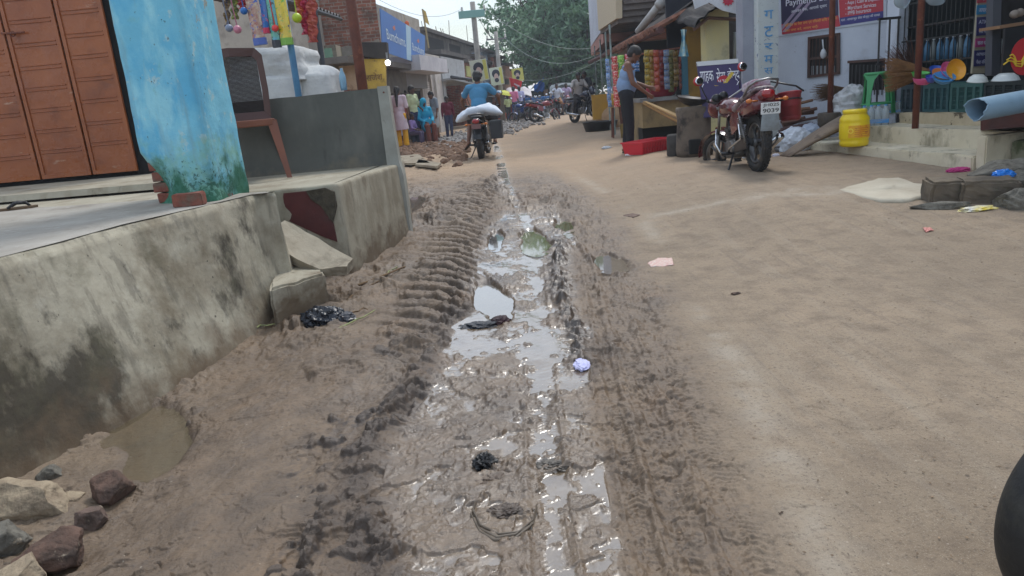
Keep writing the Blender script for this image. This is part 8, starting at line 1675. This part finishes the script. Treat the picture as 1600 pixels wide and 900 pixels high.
# pale cement patch on the ground
g = G(1388, 298); mb = MB(); n = 60; pts = [(1306, 297), (1340, 288), (1372, 279), (1404, 278), (1432, 286), (1468, 291), (1462, 304), (1440, 312), (1410, 318), (1378, 317), (1340, 307)]
base = [G(a, b) for a, b in pts]; cc = sum(base, Vector()) / len(base); ring = []
for i in range(66):
    f = i / 66 * len(base); a, b = base[int(f)], base[(int(f) + 1) % len(base)]; q = a.lerp(b, f % 1); q += (q - cc).normalized() * .05 * mnoise.noise(q * 7); ring.append(q)
rr = [[Vector((cc.x + (q.x - cc.x) * k, cc.y + (q.y - cc.y) * k, max(q.z, cc.z) + z + .006 * mnoise.noise(q * 6))) for q in ring] for k, z in ((1.03, -.03), (1.0, .004), (.93, .010), (.6, .012), (.25, .013), (.02, .013))]
mb.rings(rr); single(mb, 'cement_patch', mat('pale_cement_patch', S(184, 176, 158), S(168, 158, 140), scale=3, rough=.9, bump=.3, bscale=30, layers=(dict(c=S(130, 118, 102), s=3, lo=.6, hi=.72, k=.5),)), 'pale irregular cement patch poured on the dirt before the stone blocks', 'patch', smooth=True, kind='structure')
# cement apron along the second plinth
mb = MB(); pts = [(455, 484), (500, 445), (545, 408), (600, 352), (632, 330), (640, 340), (600, 385), (560, 425), (500, 488), (470, 500)]
# litter
blkbag = mat('black_poly', S(22, 24, 30), S(34, 38, 48), scale=10, rough=.22, bump=.7, bscale=26)
p = G(503, 506); single(crumple(p + Vector((0, .05, -.01)), (.125, .10, .075), 31, .5, 5), 'plastic_bag', blkbag, 'shiny black plastic bag of rubbish on the dirt beside the block', 'bag'); p2_ = G(534, 503); single(crumple(p2_ + Vector((.01, .05, -.01)), (.06, .06, .04), 33, .6, 4), 'plastic_bag', mat('grey_poly', S(60, 60, 66), rough=.35), 'grey torn end of rubbish bag right of the black one', 'bag')
p = G(752, 512); single(crumple(p, (.11, .05, .022), 35, .9, 5), 'rag', mat('dark_blue_rag', S(30, 38, 50), S(22, 24, 30), scale=20, rough=.5, bump=.6), 'dark blue wet rag at the near end of the sky puddle', 'rag'); p = G(783, 506); single(crumple(p, (.055, .05, .035), 36, .5, 4), 'rag', mat('black_red_rag', S(30, 22, 26), S(60, 26, 34), scale=9, rough=.7), 'round black-red lump of rag beside the dark blue one', 'rag')
p = G(757, 728); single(crumple(p, (.035, .045, .03), 38, .9, 5), 'rag', mat('black_rag', S(22, 22, 24), rough=.5), 'crumpled black rag sunk in the slurry at the bottom centre', 'rag'); p = G(772, 752); single(crumple(p, (.055, .04, .012), 39, 1.0, 5, freq=5), 'rag', mat('mud_rag', S(92, 76, 62), S(70, 58, 48), scale=20, rough=.5), 'mud-brown crumpled rag just below the black one', 'rag')
p = G(868, 728); single(crumple(p, (.06, .035, .012), 41, 1.0, 5, freq=6), 'rag', mat('grey_mud_rag', S(84, 78, 70), S(60, 54, 48), scale=20, rough=.5), 'grey frayed rag pressed in the mud right of the black rag', 'rag')
mb = MB(); rg_ = [G(*q) for q in ((742, 790), (735, 806), (748, 832), (775, 848), (805, 844), (830, 826), (836, 800))]
for k in range(3): mb.tube([v + Vector((.004 * k, .012 * k, .006 + .002 * k)) + mnoise.noise_vector(v * 30 + Vector((k, 0, 0))) * .006 for v in rg_], [.002, .003, .004, .006, .005, .003, .002], 8)
mb.jitter(.006, 40); single(mb, 'cloth_strip', mat('grey_strip', S(96, 84, 70), S(74, 64, 52), scale=24, rough=.5), 'curved grey cloth strip half buried in the mud at the bottom', 'cloth strip', smooth=True); p = G(790, 802); single(crumple(p, (.05, .035, .014), 44, .9, 5, freq=5), 'rag', mat('umber_rag', S(84, 70, 58), S(56, 46, 40), scale=20, rough=.5), 'brown rag lump inside the curved cloth strip', 'rag')
p = G(909, 577); mb = crumple(p + Vector((0, 0, .014)), (.034, .058, .02), 46, .6, 5, freq=3); single(mb, 'paper_scrap', mat('lilac_paper', S(196, 196, 226), S(176, 176, 214), scale=20, rough=.7), 'crumpled lilac paper scrap at the right end of the slurry', 'paper')
def flat_scrap(pts, m, label, h=.006, cat='scrap', name='paper_scrap', k=.006):
    q = [G(a, b) + Vector((0, 0, h)) for a, b in pts]; c = sum(q, Vector()) / len(q); mb = MB(); ring = []
    for i in range(len(q) * 5): f = i / 5; a, b = q[int(f)], q[(int(f) + 1) % len(q)]; v = a.lerp(b, f % 1); ring.append(v + mnoise.noise_vector(v * 40) * k)
    mb.rings([ring, [c.lerp(v, .97) + Vector((0, 0, .004 + k * .6 * mnoise.noise(v * 50))) for v in ring], [c.lerp(v, .5) + Vector((0, 0, .008 + k * mnoise.noise(v * 30))) for v in ring], [c + (v - c) * .02 + Vector((0, 0, .006)) for v in ring]]); return single(mb, name, m, label, cat)
flat_scrap([(1012, 412), (1028, 404), (1050, 404), (1053, 415), (1032, 417), (1016, 418)], mat('red_print_paper', S(204, 196, 184), S(190, 130, 124), scale=90, rough=.7), 'flat paper scrap with red print on the dry road edge', h=.004)
flat_scrap([(973, 338), (988, 334), (1000, 337), (990, 341)], pc('brown_leaf', S(96, 74, 62), .7), 'brown wrapper lying beyond the torn mud ridge', cat='wrapper')
flat_scrap([(1442, 358), (1452, 357), (1459, 361), (1446, 364)], pc('pink_white', S(186, 120, 112), .6), 'faded red and white wrapper on the right side of the road', cat='wrapper')
p = G(1150, 459); rock((p.x, p.y, p.z - .004), (.036, .02, .012), 51, dkst, 'single flat dark pebble alone on the dry road'); p = G(1108, 768); 
p = G(968, 786); rock((p.x, p.y, p.z - .004), (.009, .008, .008), 52, tanst, 'small yellowish pebble in the tyre track at the bottom'); p = G(906, 646); rock((p.x, p.y, p.z), (.012, .008, .005), 53, tanst, 'tiny pale pebble below the lilac paper')
p = G(1497, 268); single(crumple(p, (.10, .05, .03), 55, .6, 4), 'cloth_scrap', pc('magenta_cloth', S(176, 50, 116), .7), 'magenta cloth scrap at the foot of the steps', 'cloth'); p = G(1572, 300); single(crumple(p + Vector((0, .05, .12)), (.08, .05, .04), 56, .7, 4), 'plastic_scrap', pc('blue_scrap', S(30, 120, 210), .3), 'bright blue plastic scrap on the right stone block', 'scrap'); p = G(1528, 328); single(crumple(p, (.13, .05, .02), 57, .8, 4), 'wrapper', mat('white_yellow_wrap', S(206, 206, 206), S(222, 200, 60), scale=9, rough=.4), 'white and yellow wrapper below the stone blocks', 'wrapper')
p = G(1212, 244); single(crumple(p, (.045, .03, .025), 58, .5, 3), 'paper_scrap', pc('white_scrap', S(206, 206, 220), .6), 'small white paper ball right of the rear tyre', 'paper'); p = G(948, 232); single(crumple(p, (.09, .06, .03), 59, .8, 3), 'paper_scrap', pc('grey_scrap', S(170, 176, 184), .6), 'grey-white paper scraps on the road left of the man', 'paper')
p = G(984, 243); single(crumple(p, (.07, .05, .03), 60, .3, 3), 'paper_scrap', pc('white_scrap2', S(214, 216, 220), .6), 'white wad at the feet of the man in the vest', 'paper')
rnd = random.Random(9)
twm = mat('twig', S(120, 96, 68), S(90, 70, 50), scale=30, rough=.9); twg = mat('green_twig', S(150, 156, 104), S(120, 124, 84), scale=30, rough=.8)
for (a, b, m, r, lab) in (((560, 448), (652, 412), twm, .009, 'long brown twig across the left mud bank'), ((545, 470), (600, 436), twm, .007, 'brown twig below the longest one'), ((400, 515), (462, 500), twg, .005, 'pale green stalk left of the black bag'), ((520, 520), (590, 488), twg, .006, 'bent straw stalk right of the black bag'), ((598, 434), (620, 420), twg, .006, 'short green stalk by the long twig'), ((545, 495), (575, 485), twm, .006, 'short dark twig beside the grey bag end')):
    p, q = G(*a), G(*b); k = 6; pts = [p.lerp(q, i / k) + Vector((rnd.uniform(-.015, .015), rnd.uniform(-.02, .02), .012 + rnd.uniform(0, .008))) for i in range(k + 1)]; single(MB().tube(pts, [r * (1 - .5 * i / k) for i in range(k + 1)], 6), 'twig', m, lab, 'twig')
# small litter: leaves, chips, pebbles too many to count
mb = MB(); rnd2 = random.Random(4)
def chip(mb, x, y, s):
    z = gz(x, y); a = rnd2.random() * 6.28; c = Vector((x, y, z + .004)); u = Vector((math.cos(a), math.sin(a), 0)) * s; v = Vector((-math.sin(a), math.cos(a), .25)) * s * .5; mb.prism([c - u, c - v, c + u, c + v], (0, 0, s * .25))
for (n, px0, px1, py0, py1) in ((70, 560, 720, 380, 520), (60, 380, 560, 500, 640), (60, 1300, 1600, 320, 360), (260, 1000, 1600, 300, 880), (60, 880, 1300, 250, 330), (60, 620, 760, 225, 270), (40, 100, 400, 600, 760), (60, 560, 1000, 500, 890)):
    for _ in range(n): g = G(rnd2.uniform(px0, px1), rnd2.uniform(py0, py1)); chip(mb, g.x, g.y, rnd2.uniform(.002, .006) * (1 + max(0, g.y - 3) * .16))
single(mb, 'dirt_chips', mat('chips', S(150, 128, 104), S(70, 54, 42), scale=4, rough=.9), 'scattered leaf bits, chips and crumbs on the road', 'litter', kind='stuff', origin=(0, 0, 0))
# rubble heaps on the left of the far road
mb = MB(); rnd3 = random.Random(8)
def blob(mb, c, r):
    n = 6; v0 = len(mb.v); mb.ell(c, (r * rnd3.uniform(.7, 1.3), r * rnd3.uniform(.7, 1.3), r * rnd3.uniform(.5, .9)), 7, 5, Matrix.Rotation(rnd3.random() * 3, 3, 'Z') @ Matrix.Rotation(rnd3.random(), 3, 'X'))
    for i in range(v0, len(mb.v)): mb.v[i] += mnoise.noise_vector(mb.v[i] * 9) * r * .3
for _ in range(1200):
    t_ = rnd3.random(); px = 690 + 140 * t_ + rnd3.gauss(0, 12); py = 226 - 38 * t_ + rnd3.gauss(0, 5) ; g = G(px, min(max(py, 184), 240)); blob(mb, g + Vector((0, 0, -.01 + rnd3.random() * .07)), rnd3.uniform(.025, .085))
single(mb, 'gravel_heap', mat('grey_gravel', S(160, 157, 155), S(122, 118, 114), scale=3, rough=.9), 'grey gravel heaped along the left side of the far road', 'gravel', kind='stuff', origin=(0, 20, 0))
mb = MB()
for _ in range(380): g = G(rnd3.uniform(622, 730), 226 + abs(rnd3.gauss(0, 12))); blob(mb, g + Vector((0, 0, .02)), rnd3.uniform(.04, .13))
single(mb, 'earth_clods', mat('brown_clods', S(128, 100, 80), S(92, 72, 58), scale=3, rough=.95), 'brown earth clods before the people at the shops', 'earth', kind='stuff', origin=(0, 18, 0))
pz_ = G(786, 186); bpro = None
for k in range(70):
    gx = pz_.x + rnd3.gauss(0, .75); gy = pz_.y + rnd3.gauss(0, .8); zz = gz(gx, gy) + .04 + max(0, .45 - .4 * math.hypot(gx - pz_.x, gy - pz_.y)) * rnd3.random()
    if bpro is None: bpro = rough_box((.23, .11, .075), .004, 5, .006, 1).build('brick', mat('new_brick', S(190, 92, 66), S(160, 74, 54), scale=6, rough=.9), None); o = bpro; tag(o, 'one of the like red bricks tumbled in the far brick heap', 'brick', 'bricks tumbled in the far heap')
    else: o = bpro.copy(); COL.objects.link(o)
    o.location = (gx, gy, zz); o.rotation_euler = (rnd3.uniform(-.5, .5), rnd3.uniform(-.5, .5), rnd3.uniform(0, 3.1))
for (a, b, c_, d, m, lab) in (((620, 250), (655, 247), (672, 262), (622, 262), 'plank', 'flat pale board lying on the clods past the parapet'), ((655, 256), (690, 262), (684, 268), (650, 264), 'plank', 'second thinner board on the clods past the parapet')):
    q = [G(*v) + Vector((0, 0, .05)) for v in (a, b, c_, d)]; single(MB().prism(q, (0, 0, .04)), 'plank', mat('plank_pale%d' % a[0], S(150, 140, 120), S(120, 108, 92), scale=6, rough=.9), lab, 'board')

hz = MB().box((10, 40, 6.0), (150, 160, 14.5)); hm = bpy.data.materials.new('haze'); hm.use_nodes = True; N = hm.node_tree.nodes; N.remove(N['Principled BSDF']); pv = N.new('ShaderNodeVolumePrincipled'); pv.inputs['Density'].default_value = .0018; pv.inputs['Color'].default_value = (.86, .92, 1, 1); pv.inputs['Anisotropy'].default_value = .2
hm.node_tree.links.new(pv.outputs[0], N['Material Output'].inputs['Volume']); tag(hz.build('haze', hm), 'thin pale air over the street', None, None, 'stuff')
